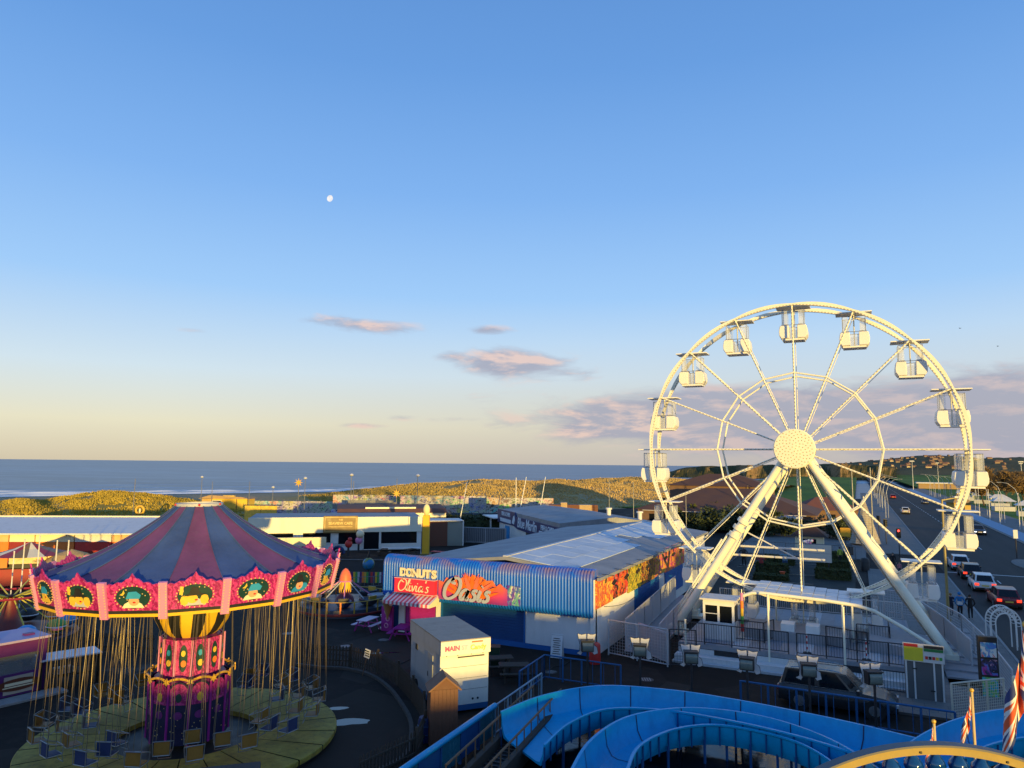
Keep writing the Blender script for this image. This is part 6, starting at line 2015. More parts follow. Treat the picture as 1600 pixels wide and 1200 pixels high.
lilac = mat('lilac_paint', (.60, .48, .62), .5); 
picnic('pink picnic table with pale slats left of the donut shop', gp(574, 985), YAW + 1.2, magenta_paint, lilac)
picnic('pink picnic table half behind the candy trailer', gp(628, 998), YAW + 1.4, magenta_paint, magenta_paint)
picnic('dark picnic table right of the candy trailer', gp(803, 1062), YAW + .1, dark_timber, dark_timber)
picnic('dark picnic table close behind the candy trailer', gp(778, 1050), YAW + .2, dark_timber, dark_timber)
sb_ = thing('white_stand', 'small white pedestal beside the donut counter', 'stand', gp(598, 982))
MB().lathe([(0, 0), (.28, 0), (.26, .06), (.06, .1), (.05, .7), (.14, .75), (0, .78)], 14).build('pedestal', white_paint, sb_, smooth=40)
MB().lathe([(.16, .82), (.18, .86), (0, .9)], 14).build('lid', off_white, sb_)
lst = thing('leaning_notice', 'small black and white notice on a leaning stick inside the fence', 'notice', gp(566, 1056))
MB().tube((0, 0, 0), (.25, .0, .95), .02, 5).build('stick', timber, lst); MB().cb((0, 0, 0), (.32, .02, .42), X=Matrix.Translation((.28, -.02, 1.1)) @ Matrix.Rotation(.2, 4, 'Y')).build('card', white_paint, lst)
for k_ in range(3): MB().cb((0, 0, 0), (.26, .006, .05), X=Matrix.Translation((.28, -.035, 1.0 + k_ * .11)) @ Matrix.Rotation(.2, 4, 'Y')).build('print_line', black_paint, lst)

# ---------------------------------------------------------------- near arch with coloured lamps, flags
arc = thing('lamp_arch', 'curved yellow sign rim with blue glass lamps close below the viewer', 'sign')
AC = dp(1490, 1640, 4.6); AR = (dp(1490, 1640, 4.6) - dp(1490, 1168, 4.6)).length
fwd = -back
arc.location = (AC.x, AC.y, 0); arc.rotation_euler = (0, 0, YAW)
zc = AC.z
arch_y = mat('arch_yellow', (.32, .22, .055), .55, var=.14, vscale=6, grime=.2)
for i in range(12):
    a0_, a1_ = R(30 + i * 10), R(30 + (i + 1) * 10); q = MB(); vs, fs = [], []
    for k_ in range(5):
        a = a0_ + (a1_ - a0_) * k_ / 4
        for (rr, y) in ((AR, 0), (AR, .05), (AR - .046, .05), (AR - .046, 0)): vs.append((rr * math.cos(a), y, zc + rr * math.sin(a)))
    for k_ in range(4):
        for j in range(4): fs.append((k_ * 4 + j, k_ * 4 + 4 + j, k_ * 4 + 4 + (j + 1) % 4, k_ * 4 + (j + 1) % 4))
    fs += [(3, 2, 1, 0), (16, 17, 18, 19)]
    q.add(vs, fs); q.build('rim_section', arch_y, arc)
    q = MB(); vs, fs = [], []
    for k_ in range(5):
        a = a0_ + (a1_ - a0_) * k_ / 4
        for (rr, y) in ((AR + .013, -.012), (AR + .013, .062), (AR + .001, .062), (AR + .001, -.012)): vs.append((rr * math.cos(a), y, zc + rr * math.sin(a)))
    for k_ in range(4):
        for j in range(4): fs.append((k_ * 4 + j, k_ * 4 + 4 + j, k_ * 4 + 4 + (j + 1) % 4, k_ * 4 + (j + 1) % 4))
    q.add(vs, fs); q.build('edge_trim', mat('arch_grey', (.10, .10, .11), .5), arc)
blue_lamp = mat('blue_lamp_glass', (.004, .045, .20), .08, var=.3, vscale=30, coat=.5)
for i in range(18):
    a = R(45 + i * 5.0); c0 = Vector((math.cos(a), 0, math.sin(a)))
    X = Matrix.Translation(Vector((0, .025, zc)) + c0 * (AR - .046)) @ (-c0).to_track_quat('Z', 'Y').to_matrix().to_4x4()
    q = MB(); q.lathe([(.018, 0), (.022, .012), (.036, .03), (.042, .05), (.034, .07), (.022, .08)], 12, X=X @ Matrix.Scale(1.35, 4)); lp_ = q.build('lamp', blue_lamp, arc, smooth=50)
    q = MB(); q.lathe([(.0, .092), (.016, .09), (.023, .079)], 10, X=X @ Matrix.Scale(1.35, 4)); q.build('lamp_tip', mat('lamp_tip_m', (.25, .18, .18), .2), lp_, smooth=50)
for i in (4, 12, 20): 
    a = R(66 + i * 2.3); c0 = Vector((math.cos(a), 0, math.sin(a))) * (AR - .03); MB().cb((c0.x, -.004, zc + c0.z), (.012, .01, .012)).build('screw', black_paint, arc)
for a in (30.5, 149.5):
    c0 = Vector((math.cos(R(a)), 0, math.sin(R(a)))) * (AR - .03); MB().tube((c0.x, .05, 0), (c0.x, .05, zc + c0.z), .05, 8).build('mast', dark_steel, arc)

# union flags hanging limp
m, t, b, pos = mat_nodes('union_flag')
uvn = t.node('ShaderNodeUVMap'); u_, v_, _w = t.xyz(uvn.outputs[0])
x_ = t.math('SUBTRACT', u_, .5); y_ = t.math('MULTIPLY', t.math('SUBTRACT', v_, .5), .5)   # flag 2:1
ax_, ay_ = t.math('ABSOLUTE', x_), t.math('ABSOLUTE', y_)
dg_ = t.math('ABSOLUTE', t.math('SUBTRACT', t.math('MULTIPLY', ax_, .447), t.math('MULTIPLY', ay_, .894)))
navy_c, white_c, red_c = (.03, .045, .16, 1), (.72, .70, .66, 1), (.72, .10, .03, 1)
c = t.mix(t.math('LESS_THAN', dg_, .05), navy_c, white_c); c = t.mix(t.math('LESS_THAN', dg_, .018), c, red_c)
cr = t.math('MINIMUM', ax_, ay_)
c = t.mix(t.math('LESS_THAN', cr, .083), c, white_c); c = t.mix(t.math('LESS_THAN', cr, .05), c, red_c)
t.put(b.inputs['Base Color'], c); b.inputs['Roughness'].default_value = .8
flag_m = m


def limp_flag(label, top, pole_len, fl, fh, side, sway=.0, fold=.1, pole_r=.014, ball=True):
    """pole standing below top; cloth gathered and hanging"""
    e = thing('flag', label, 'flag', (top[0], top[1], 0))
    MB().tube((0, 0, 0), (0, 0, top[2]), pole_r * 1.6, 8, pole_r).build('pole', mat('flag_pole', (.55, .42, .22), .5), e, smooth=40)
    nu, nv = 26, 14; vs, fs, uv = [], [], []
    for i in range(nu + 1):
        for j in range(nv + 1):
            u, v = i / nu, j / nv
            # limp cloth: the fly end drops, folds gather towards the pole
            xx = fl * (.21 * u + .04 * math.sin(u * 9 + v * 2)) * side
            drop = fl * 1.0 * (u ** 1.25) * (.35 + .65 * 1)
            yy = fold * math.sin(u * 14 + v * 3) * (.2 + .8 * u) * .6
            zz = top[2] - .03 - fh * (1 - v) * (1 - .35 * u) - drop * .75
            vs.append((xx + sway * (top[2] - zz), yy, zz)); uv.append((u, v))
    for i in range(nu):
        for j in range(nv):
            a = i * (nv + 1) + j; fs.append((a, a + nv + 1, a + nv + 2, a + 1))
    me = bpy.data.meshes.new('cloth'); me.from_pydata(vs, [], fs); ul = me.uv_layers.new(name='UVMap')
    for lp in me.loops: ul.data[lp.index].uv = uv[lp.vertex_index]
    me.materials.append(flag_m); me.polygons.foreach_set('use_smooth', [True] * len(me.polygons))
    link('cloth', me, e).rotation_euler = (0, 0, YAW)
    if ball: MB().sph((0, 0, top[2] + .01), pole_r * 1.6, 8, 6).build('finial', gold_paint, e)
    return e


limp_flag('small limp union flag on the taller pole behind the lamp arch', dp(1518, 1080, 7.5), 1, .62, .20, -1, fold=.04)
limp_flag('small limp union flag on the short pole behind the lamp arch', dp(1459, 1129, 7.5), 1, .50, .14, -1, fold=.03)
bf = limp_flag('large limp union flag hanging at the right edge', dp(1604, 978, 6.0), 1, 1.05, .42, -1, fold=.10, pole_r=.02)

# ================================================================== vehicles
tail_red = mat('tail_lamp', (.45, .01, .01), .2, emit=((1.0, .05, .02), 1.6)); tail_off = mat('tail_lens', (.30, .01, .01), .15)
head_l = mat('head_lamp', (.7, .72, .75), .1, emit=((.75, .85, 1.0), 2.2)); head_off = mat('head_lens', (.45, .47, .5), .1)
rim_m = mat('alloy', (.38, .39, .41), .3, .8); plate_y = mat('number_plate', (.65, .48, .08), .5); plate_w = mat('number_plate_front', (.7, .7, .7), .5)


def car_paint(name, col):
    return mat(name, col, .28, var=.05, vscale=.8, coat=.2, grime=.06)


def make_car(label, paint, loc, rz, L=4.3, Wd=1.78, Hh=1.46, kind='hatch', rear_on=False, front_on=False):
    """car pointing along +y in its own frame"""
    e = thing('parked_car' if not (rear_on or front_on) else 'car', label, 'car', loc, rz)
    w = Wd / 2; gc = .17
    belt = Hh * .62
    if kind == 'suv': gc = .24; belt = Hh * .60
    # lower body sections from rear to front: (y, z_low, z_top, half width)
    sec = [(-L / 2, .42, belt - .22, w * .80), (-L / 2 + .05, .30, belt - .08, w * .90), (-L / 2 + .25, gc + .05, belt - .01, w * .965), (-L * .28, gc, belt, w), (0, gc, belt, w), (L * .17, gc, belt - .01, w), (L * .25, gc, belt - .05, w * .985),
           (L * .38, gc, belt - .12, w * .955), (L / 2 - .14, gc + .06, belt - .24, w * .87), (L / 2 - .02, .34, belt - .36, w * .74)]
    vs, fs = [], []
    for (y, z0, z1, hw) in sec:
        h = z1 - z0
        ring = [(-hw * .90, z0), (-hw * .99, z0 + h * .22), (-hw, z0 + h * .55), (-hw * .97, z0 + h * .82), (-hw * .88, z1), (hw * .88, z1), (hw * .97, z0 + h * .82), (hw, z0 + h * .55), (hw * .99, z0 + h * .22), (hw * .90, z0)]
        vs += [(x, y, z) for x, z in ring]
    k = 10
    for i in range(len(sec) - 1):
        for j in range(k): fs.append((i * k + j, i * k + (j + 1) % k, (i + 1) * k + (j + 1) % k, (i + 1) * k + j))
    fs += [tuple(range(k)), tuple(reversed(range((len(sec) - 1) * k, len(sec) * k)))]
    MB().add(vs, fs).build('body', paint, e, smooth=40)
    # cabin: belt outline and roof outline
    rb = {'hatch': -L / 2 + .16, 'saloon': -L * .36, 'suv': -L / 2 + .14}[kind]; rr_ = {'hatch': -L * .36, 'saloon': -L * .20, 'suv': -L * .43}[kind]
    fb_, fr_ = L * .22, L * .045
    if kind == 'suv': fr_ = L * .085
    cb_ = [(rb, w * .82), (-L * .15, w * .88), (fb_ * .6, w * .88), (fb_, w * .80)]; kw = 1.16 if kind == 'suv' else 1.06
    ct = [(rr_, w * .64 * kw), (-L * .15, w * .68 * kw), (0, w * .68 * kw), (fr_, w * .62 * kw)]
    z0, z1 = belt - .03, Hh
    vs = []
    for s_ in (-1, 1):
        vs += [(s_ * hw, y, z0) for y, hw in cb_] + [(s_ * hw, y, z1 - (.05 if i in (0, 3) else 0)) for i, (y, hw) in enumerate(ct)]
    fs = [(8 + 4, 8 + 5, 5, 4), (8 + 5, 8 + 6, 6, 5), (8 + 6, 8 + 7, 7, 6), (3, 7, 15, 11), (0, 8, 12, 4), (0, 4, 5, 1), (1, 5, 6, 2), (2, 6, 7, 3), (9, 13, 12, 8), (10, 14, 13, 9), (11, 15, 14, 10)]
    MB().add(vs, fs).build('cabin', paint, e, smooth=25)

    def pane(name, quad, inset=.07, push=.012):
        P = [Vector(vs[i]) for i in quad]; c0 = sum(P, Vector()) / len(P); n_ = (P[1] - P[0]).cross(P[2] - P[0]).normalized()
        if n_.dot(c0 - Vector((0, 0, .9))) < 0: n_ = -n_
        Q = [c0 + (p - c0) * (1 - inset * 2.0) + n_ * push for p in P]
        q = MB(); q.add(Q + [p - n_ * .01 for p in Q], [tuple(range(len(Q))), tuple(reversed(range(len(Q), 2 * len(Q))))] + [(i, len(Q) + i, len(Q) + (i + 1) % len(Q), (i + 1) % len(Q)) for i in range(len(Q))]); return q.build(name, dark_glass, e)
    pane('windscreen', (3, 11, 15, 7), .06); pane('rear_window', (0, 4, 12, 8), .08)
    for s_ in (0, 8):
        pane('side_window', (s_ + 0, s_ + 1, s_ + 5, s_ + 4), .09); pane('side_window', (s_ + 1, s_ + 2, s_ + 6, s_ + 5), .06); pane('side_window', (s_ + 2, s_ + 3, s_ + 7, s_ + 6), .11)
    if kind == 'suv':
        for s_ in (-1, 1): MB().path([(s_ * w * .74, -L * .38, Hh + .0), (s_ * w * .76, -L * .3, Hh + .06), (s_ * w * .76, -.1, Hh + .06), (s_ * w * .74, L * .05, Hh)], .022, 5).build('roof_rail', rim_m, e); MB().tube((s_ * w * .90, rb + .1, belt + .01), (s_ * w * .905, fb_ * .8, belt + .005), .014, 4).build('chrome_strip', rim_m, e)
    wr = .32 if kind != 'suv' else .37
    for y in (-L * .31, L * .31):
        for s_ in (-1, 1):
            MB().tube((s_ * (w - .22), y, wr), (s_ * (w + .005), y, wr), wr * 1.14, 18).build('wheel_arch', black_rub, e, smooth=40)
            tyre = MB().tube((s_ * (w - .2), y, wr), (s_ * (w + .012), y, wr), wr, 18).build('wheel', black_rub, e, smooth=40)
            rm = MB(); rm.tube((s_ * (w + .005), y, wr), (s_ * (w + .022), y, wr), wr * .62, 14)
            rm.build('rim', rim_m, tyre, smooth=40)
    lm = tail_red if rear_on else tail_off; yb = -L / 2
    for s_ in (-1, 1):
        MB().box(s_ * w * .52, s_ * w * .86, yb - .012, yb + .25, belt - .32, belt - .14).build('tail_light', lm, e)
        MB().box(s_ * w * .50, s_ * w * .82, L / 2 - .18, L / 2 - .0, belt - .44, belt - .32).build('headlight', head_l if front_on else head_off, e)
        MB().box(s_ * (w * .9), s_ * (w + .16), L * .17, L * .17 + .12, belt - .02, belt + .12).build('mirror', paint, e)
    if rear_on: MB().box(-w * .22, w * .22, rr_ + .02, rr_ + .06, Hh - .10, Hh - .06).build('brake_light', tail_red, e)
    MB().box(-.26, .26, yb - .02, yb + .02, .52, .63).build('number_plate', plate_y, e)
    MB().box(-.26, .26, L / 2 - .03, L / 2 + .0, .42, .52).build('number_plate', plate_w, e)
    MB().box(-w * .85, w * .85, yb - .015, yb + .1, .28, .42).build('rear_bumper', black_rub, e)
    MB().box(-w * .45, w * .45, L / 2 - .06, L / 2 + .004, .55, .68).build('grille', black_rub, e)
    return e


make_car('dark grey estate car parked behind the blue fence by the wheel deck', car_paint('paint_dark_grey', (.026, .028, .032)), (-1.2, 35.6, 0), R(-90) + R(-2), 4.75, 1.9, 1.68, 'suv')
xl = KX + 2.0
make_car('white hatchback queuing with brake lights lit, nearest the black car', car_paint('paint_white', (.62, .62, .62)), (KX + 1.9, 75.6, 0.006), 0, 4.25, 1.79, 1.46, 'hatch', True)
make_car('dark red car at the back of the queue', car_paint('paint_red', (.16, .012, .016)), (KX + 2.3, 67.8, 0.006), .02, 4.4, 1.8, 1.45, 'hatch', True)
make_car('black car between the two white cars in the queue', car_paint('paint_black', (.012, .012, .014)), (KX + 1.9, 83.0, 0.006), 0, 4.4, 1.8, 1.45, 'hatch', True)
make_car('white car at the front of the queue behind the wheel rim', car_paint('paint_white2', (.58, .58, .60)), (KX + 1.7, 89.6, 0.006), 0, 4.4, 1.82, 1.5, 'hatch', True)
make_car('dark blue car with headlights on coming down the road', car_paint('paint_navy', (.012, .02, .05)), (KX + 9.6, 138, 0.006), PI, 4.6, 1.85, 1.45, 'saloon', False, True)
for i, (x, y, cl) in enumerate(((KX + 2, 190, (.5, .5, .5)), (KX + 10, 245, (.05, .05, .06)), (KX + 3, 280, (.4, .02, .02)))):
    make_car(['silver car far down the road on the near side', 'dark car far down the road on the far side', 'small red car furthest along the road'][i], car_paint('paint_far_%d' % i, cl), (x, y, .006), 0 if i != 1 else PI, 4.4, 1.8, 1.5, 'hatch')

# ================================================================== people
skin = mat('skin', (.42, .24, .16), .6)


def skin_mesh(verts, edges, radii, root, sub=2):
    me = bpy.data.meshes.new('figure'); me.from_pydata([tuple(v) for v in verts], edges, [])
    o = bpy.data.objects.new('figure', me); COL.objects.link(o)
    md = o.modifiers.new('skin', 'SKIN'); md.use_smooth_shade = True
    for i, r_ in enumerate(radii):
        sv = me.skin_vertices[0].data[i]; sv.radius = r_ if isinstance(r_, tuple) else (r_, r_)
        sv.use_root = (i == root)
    ss = o.modifiers.new('subsurf', 'SUBSURF'); ss.levels = sub; ss.render_levels = sub
    dg = bpy.context.evaluated_depsgraph_get()
    out = bpy.data.meshes.new_from_object(o.evaluated_get(dg)); bpy.data.objects.remove(o)
    return out


def person(label, loc, rz, top, trous, hair, stride=.25, arms='swing', h=1.72, stripe=None, shoes=None, cap=None):
    """walks along +y; one continuous body mesh, materials by region"""
    s_ = h / 1.72
    V = [(0, 0, .95), (0, .0, 1.12), (0, .01, 1.30), (0, .0, 1.44), (0, .02, 1.52), (0, .045, 1.62), (0, .04, 1.68)]
    Rr = [(.155, .115), (.14, .10), (.17, .11), (.12, .085), .058, (.078, .095), (.06, .075)]
    E_ = [(0, 1), (1, 2), (2, 3), (3, 4), (4, 5), (5, 6)]
    for sx in (-1, 1):
        o_ = len(V); st2 = stride * sx
        V += [(sx * .095, 0, .86), (sx * .10, st2 * .45 + .03, .48), (sx * .10, st2 * .75 - (.05 if st2 < 0 else 0), .09), (sx * .11, st2 * .75 + .13, .045)]
        Rr += [(.10, .10), .066, .045, (.045, .035)]; E_ += [(0, o_), (o_, o_ + 1), (o_ + 1, o_ + 2), (o_ + 2, o_ + 3)]
        o_ = len(V); sw = -st2 * .6
        if arms == 'swing': V += [(sx * .20, 0, 1.41), (sx * .25, sw * .35 - .02, 1.14), (sx * .25, sw * .9 + .06, .90), (sx * .245, sw * 1.1 + .09, .80)]
        elif arms == 'pockets': V += [(sx * .20, 0, 1.41), (sx * .30, -.06, 1.15), (sx * .20, .08, .95), (sx * .17, .12, .90)]
        else: V += [(sx * .20, 0, 1.41), (sx * .26, -.02, 1.15), (sx * .16, .22, 1.10), (sx * .10, .28, 1.12)]
        Rr += [.072, .052, .040, (.038, .03)]; E_ += [(3, o_), (o_, o_ + 1), (o_ + 1, o_ + 2), (o_ + 2, o_ + 3)]
    me = skin_mesh([Vector(v) for v in V], E_, Rr, 0)
    mats = [skin, top, trous, shoes or black_rub, stripe or top]
    for mm in mats: me.materials.append(mm)
    for p in me.polygons:
        c0 = p.center
        if c0.z > 1.50: mi = 0
        elif c0.z < .10: mi = 3
        elif abs(c0.x) > .155 and c0.z < .88 and c0.z > .70: mi = 0
        elif c0.z < .90 and abs(c0.x) < .23: mi = 2
        elif stripe and .96 < c0.z < 1.16 and abs(c0.x) < .2: mi = 4
        else: mi = 1
        p.material_index = mi
        p.use_smooth = True
    e = thing('person', label, 'person', loc, rz); e.scale = (s_, s_, s_)
    link('body', me, e)
    q = MB(); q.sph((0, .015, 1.655), .108, 12, 8, sc=(.92, 1.05, 1.0)); hv = [v for v in q.v]
    # trim hair off the face
    q.v = [(x, y if not (y > .07 and z < 1.70) else .05, z if z > 1.56 else 1.58) for x, y, z in q.v]
    q.build('hair', hair, e, smooth=60)
    # face: nose, eyes and ears
    MB().sph((0, .135, 1.625), .016, 6, 5).build('nose', skin, e, smooth=60)
    for sx in (-1, 1):
        MB().sph((sx * .033, .118, 1.648), .010, 6, 4).build('eye', black_paint, e); MB().sph((sx * .092, .03, 1.63), .022, 6, 5, sc=(.5, 1, 1.3)).build('ear', skin, e, smooth=60)
    for sx in (-1, 1):
        # four fingers and a thumb below each cuff
        i_ = 7 + (0 if sx < 0 else 8) + 4 + 3; hp_ = Vector(V[i_])
        for f_ in range(4): MB().path([hp_ + Vector((0, (f_ - 1.5) * .018, -.02)), hp_ + Vector((-sx * .008, (f_ - 1.5) * .019 + .01, -.06)), hp_ + Vector((-sx * .025, (f_ - 1.5) * .019 + .015, -.09 + .006 * abs(f_ - 1.5)))], .008, 5).build('finger', skin, e)
        MB().path([hp_ + Vector((0, .03, 0)), hp_ + Vector((-sx * .015, .055, -.03)), hp_ + Vector((-sx * .02, .055, -.055))], .009, 5).build('thumb', skin, e)
    if cap: MB().lathe([(.112, 1.67), (.108, 1.72), (.07, 1.77), (0, 1.785)], 14, X=Matrix.Translation((0, .02, 0))).build('cap', cap, e, smooth=60)
    return e


blk = mat('black_cloth', (.014, .014, .016), .9, var=.2); navyc = mat('navy_cloth', (.02, .025, .05), .9); jean = mat('dark_denim', (.03, .035, .05), .9)
blue_c = mat('bright_blue_cloth', (.02, .16, .40), .85); white_c2 = mat('white_cloth', (.62, .60, .57), .85); hair_d = mat('dark_hair', (.03, .02, .015), .7); hair_l = mat('fair_hair', (.22, .13, .06), .7); pink_c = mat('pink_cloth', (.50, .18, .20), .85); hi_vis = mat('hi_vis_cloth', (.35, .42, .05), .7)
person('person in blue and white jacket walking away on the pavement', gp(1501, 967, .1), 0.05, blue_c, blk, blue_c, .22, 'pockets', 1.76, stripe=white_c2, cap=blue_c)
person('person in black hooded jacket walking right of the blue one', gp(1517, 968, .1), -.05, blk, blk, hair_d, .18, 'pockets', 1.68, shoes=white_c2)
person('person in dark clothes walking left of the blue jacket', gp(1487, 964, .1), .1, navyc, jean, hair_l, .26, 'phone', 1.62, shoes=white_c2)
person('person in black coat walking towards the wheel by the crossing', gp(1396, 892, .1), PI + .3, blk, blk, hair_d, .24, 'swing', 1.78)
person('child in pink top walking beside the black coat', gp(1406, 897, .1), PI, pink_c, jean, hair_l, .15, 'swing', 1.15)
person('person in yellow vest standing beyond the white golf sign', gp(1313, 880, .0), .4, hi_vis, blk, hair_d, .05, 'swing', 1.72)

# ================================================================== street furniture
grey_pole = mat('grey_pole', (.20, .20, .21), .5, .3); green_pole = mat('gold_green_pole', (.30, .23, .08), .5)


def lamp_post(label, base, h, lean=0.0, head='ball', mt=None, r_=.07, group='lamp posts'):
    e = thing('lamp_post', label, 'lamp post', base, YAW, group)
    mt = mt or steel
    MB().tube((0, 0, 0), (lean, 0, h), r_, 8, r_ * .6).build('shaft', mt, e, smooth=40)
    MB().tube((0, 0, 0), (0, 0, .6), r_ * 1.6, 8).build('base', mt, e, smooth=40)
    if head == 'ball': MB().lathe([(0, h - .1), (.28, h), (.34, h + .12), (.15, h + .3), (0, h + .34)], 12, X=Matrix.Translation((lean, 0, 0))).build('lantern', off_white, e, smooth=40)
    elif head == 'arm':
        MB().tube((lean, 0, h - .05), (lean + 1.1, 0, h + .15), r_ * .5, 6).build('arm', mt, e); MB().box(lean + .8, lean + 1.5, -.14, .14, h + .12, h + .22).build('lantern', off_white, e)
    elif head == 'star':
        X = face_X((lean, -.1, h), (0, -1, 0)); pl = []
        for i in range(16): pl.append(((.75 if i % 2 == 0 else .28) * math.cos(i * PI / 8), (.75 if i % 2 == 0 else .28) * math.sin(i * PI / 8)))
        q = MB(); q.X = X; q.prism(pl, 0, .06); q.build('star_ornament', gold_paint, e)
    return e


posts = [((207, 815), 748, 'plain', 110, 'tall thin mast at the left above the stall row'), ((313, 795), 746, 'ball', 150, 'lamp post just left of the yellow lifeguard hut'), ((330, 792), 752, 'plain', 150, 'bare post right beside the lifeguard hut lamp post'),
         ((388, 800), 752, 'plain', 140, 'thin mast above the lifeguard hut roof'), ((425, 800), 762, 'ball', 140, 'short lamp post above the graffiti wall'), ((465, 800), 754, 'star', 120, 'lamp post with a gold star ornament left of the cafe'), ((475, 800), 748, 'ball', 125, 'lamp post right beside the left star ornament'),
         ((547, 812), 743, 'ball', 112, 'tall lamp post behind the cafe name board'), ((551, 806), 752, 'plain', 118, 'thin mast right behind the cafe name board'), ((619, 800), 748, 'plain', 118, 'lamp post above the right star ornament'), ((619, 800), 771, 'star', 116, 'gold star ornament post behind the right end of the cafe'),
         ((651, 815), 744, 'ball', 110, 'tall dark lamp post left of the yellow candle'), ((714, 822), 752, 'lean', 105, 'white post leaning right beyond the grey fence'), ((806, 803), 746, 'plain', 112, 'straight white post left above the fish bar roof'), ((806, 803), 745, 'lean2', 112, 'leaning white post crossing the straight one above the fish bar'),
         ((838, 800), 745, 'lean', 112, 'leaning white post right above the fish bar roof'), ((952, 800), 746, 'plain', 112, 'thin post above the containers'), ((990, 802), 753, 'plain', 112, 'thin post above the far end of the fish bar roof'),
         ((1072, 800), 770, 'plain', 110, 'thin post beyond the shop roof end')]
for (bx, by), ty, hd_, dep, lab in posts:
    b0 = dp(bx, by, dep); t0 = dp(bx, ty, dep); base = Vector((b0.x, b0.y, min(0.0, b0.z))); base.z = 0 if dep < 135 else -.6
    h_ = t0.z - base.z
    lamp_post(lab, base, h_, {'lean': 1.4, 'lean2': 1.6}.get(hd_, 0.0), hd_ if hd_ in ('ball', 'star') else 'none', white_paint if 'white' in lab else grey_pole, .075, 'lamp posts towards the beach')
# big grey lamp columns by the crossing and the gold-green post by the pavement
lamp_post('gold green mast rising beside the right side of the wheel', gp(1483, 980), 8.4, 0, 'arm', green_pole, .10, 'street lamps')
lamp_post('tall grey lamp column left of the traffic lights', gp(1365, 855), 10.5, 0, 'none', grey_pole, .12, 'street lamps')
lamp_post('tall grey lamp column behind the right wheel leg', gp(1335, 840), 10.0, 0, 'none', grey_pole, .12, 'street lamps')
lamp_post('gold post standing before the pavilion', gp(1170, 820), 7.0, 0, 'none', green_pole, .08, 'street lamps')
lamp_post('thin gold post left of the thick wheel leg', gp(1120, 822), 6.0, 0, 'none', green_pole, .07, 'street lamps')
lamp_post('gold post above the red roofed house', gp(1292, 800), 9.0, 0, 'none', green_pole, .09, 'street lamps')


# arched white promenade lamps
def arch_lamp(side):
    e = thing('arched_lamp', 'arched lamp', 'lamp post', group='arched white lamps along the promenade')
    pts = [(0, 0, 0), (side * .05, 0, 3), (side * .25, 0, 5.2), (side * .8, 0, 6.9), (side * 1.8, 0, 7.9), (side * 3.0, 0, 8.1)]
    MB().path(pts, [.06, .055, .05, .045, .035, .025], 8).build('mast', grey_white, e, smooth=50)
    MB().path([(side * .5, 0, 0), (side * .5, 0, 3.4), (side * .32, 0, 5.6)], .05, 6).build('prop', grey_white, e, smooth=50)
    MB().box(min(side * 2.7, side * 3.4), max(side * 2.7, side * 3.4), -.1, .1, 8.02, 8.12).build('lantern', steel, e)
    return e


aL, aR = arch_lamp(-1), arch_lamp(1)
order = ['first', 'second', 'third', 'fourth', 'fifth', 'sixth', 'seventh', 'eighth', 'ninth', 'tenth', 'eleventh', 'twelfth']
for i in range(11):
    y = 150 + i * 17
    lab = order[i] + ' arched white lamp from the junction on the far promenade'
    if i == 0: aL.location = (KX + RW + 4.5, y, .1); aL['label'] = lab
    else: dup(aL, (KX + RW + 4.5, y, .1), 0, lab)
for i in range(7):
    y = 170 + i * 22
    lab = order[i] + ' arched white lamp from the junction on the park side of the road'
    if i == 0: aR.location = (KX - 2.6, y, .1); aR['label'] = lab
    else: dup(aR, (KX - 2.6, y, .1), 0, lab)


def traffic_light(label, loc, rz, lit):
    e = thing('traffic_light', label, 'traffic light', loc, rz, 'traffic lights at the junction')
    MB().tube((0, 0, 0), (0, 0, 3.2), .06, 8).build('pole', dark_steel, e, smooth=40)
    MB().box(-.16, .16, -.14, .1, 2.35, 3.3).build('housing', black_paint, e)
    MB().box(-.24, .24, .101, .12, 2.28, 3.38).build('backing_board', black_paint, e)
    for i, z in enumerate((3.12, 2.83, 2.53)):
        on = lit and i == 0
        MB().lathe([(0, .03), (.10, .02), (.11, 0)], 12, X=face_X((0, -.141, z), (0, -1, 0))).build('lamp', mat('signal_red', (.6, .02, .02), .3, emit=((1, .04, .03), 6)) if on else mat('signal_off', (.03, .03, .03), .3), e, smooth=40)
        MB().lathe([(.13, 0), (.13, .18)], 10, X=face_X((0, -.14, z), (0, -1, 0)), a0=0, a1=PI).build('hood', black_paint, e)
    return e


traffic_light('traffic light showing red at the near pavement corner', gp(1406, 872, .1), 0, True)
traffic_light('unlit traffic light left of the red one', gp(1385, 850, .1), .6, False)
traffic_light('unlit traffic light furthest left at the crossing', gp(1374, 842, .1), 2.4, False)
bx_ = thing('grey_post_box', 'white topped signal post on the far right pavement', 'post', gp(1589, 872), 0)
MB().tube((0, 0, 0), (0, 0, 3.0), .07, 8).build('pole', dark_steel, bx_, smooth=40); MB().box(-.22, .22, -.15, .15, 2.3, 3.3).build('box', white_paint, bx_)
# bins, shelter, wooden hut across the road
yb_ = thing('thatched_hut', 'small yellow hut with thatched roof across the road', 'hut', gp(1498, 800), YAW)
MB().box(-2, 2, -1.6, 1.6, 0, 2.3).build('wall', mat('hut_ochre', (.42, .28, .06), .7), yb_)
hip(MB(), -2, 2, -1.6, 1.6, 2.3, 4.4, .5, .45).build('roof', mat('thatch', (.30, .20, .09), .95, var=.3, bump=.6), yb_)
MB().box(-.5, .5, -1.65, -1.599, 0, 2.0).build('door', dark_timber, yb_)
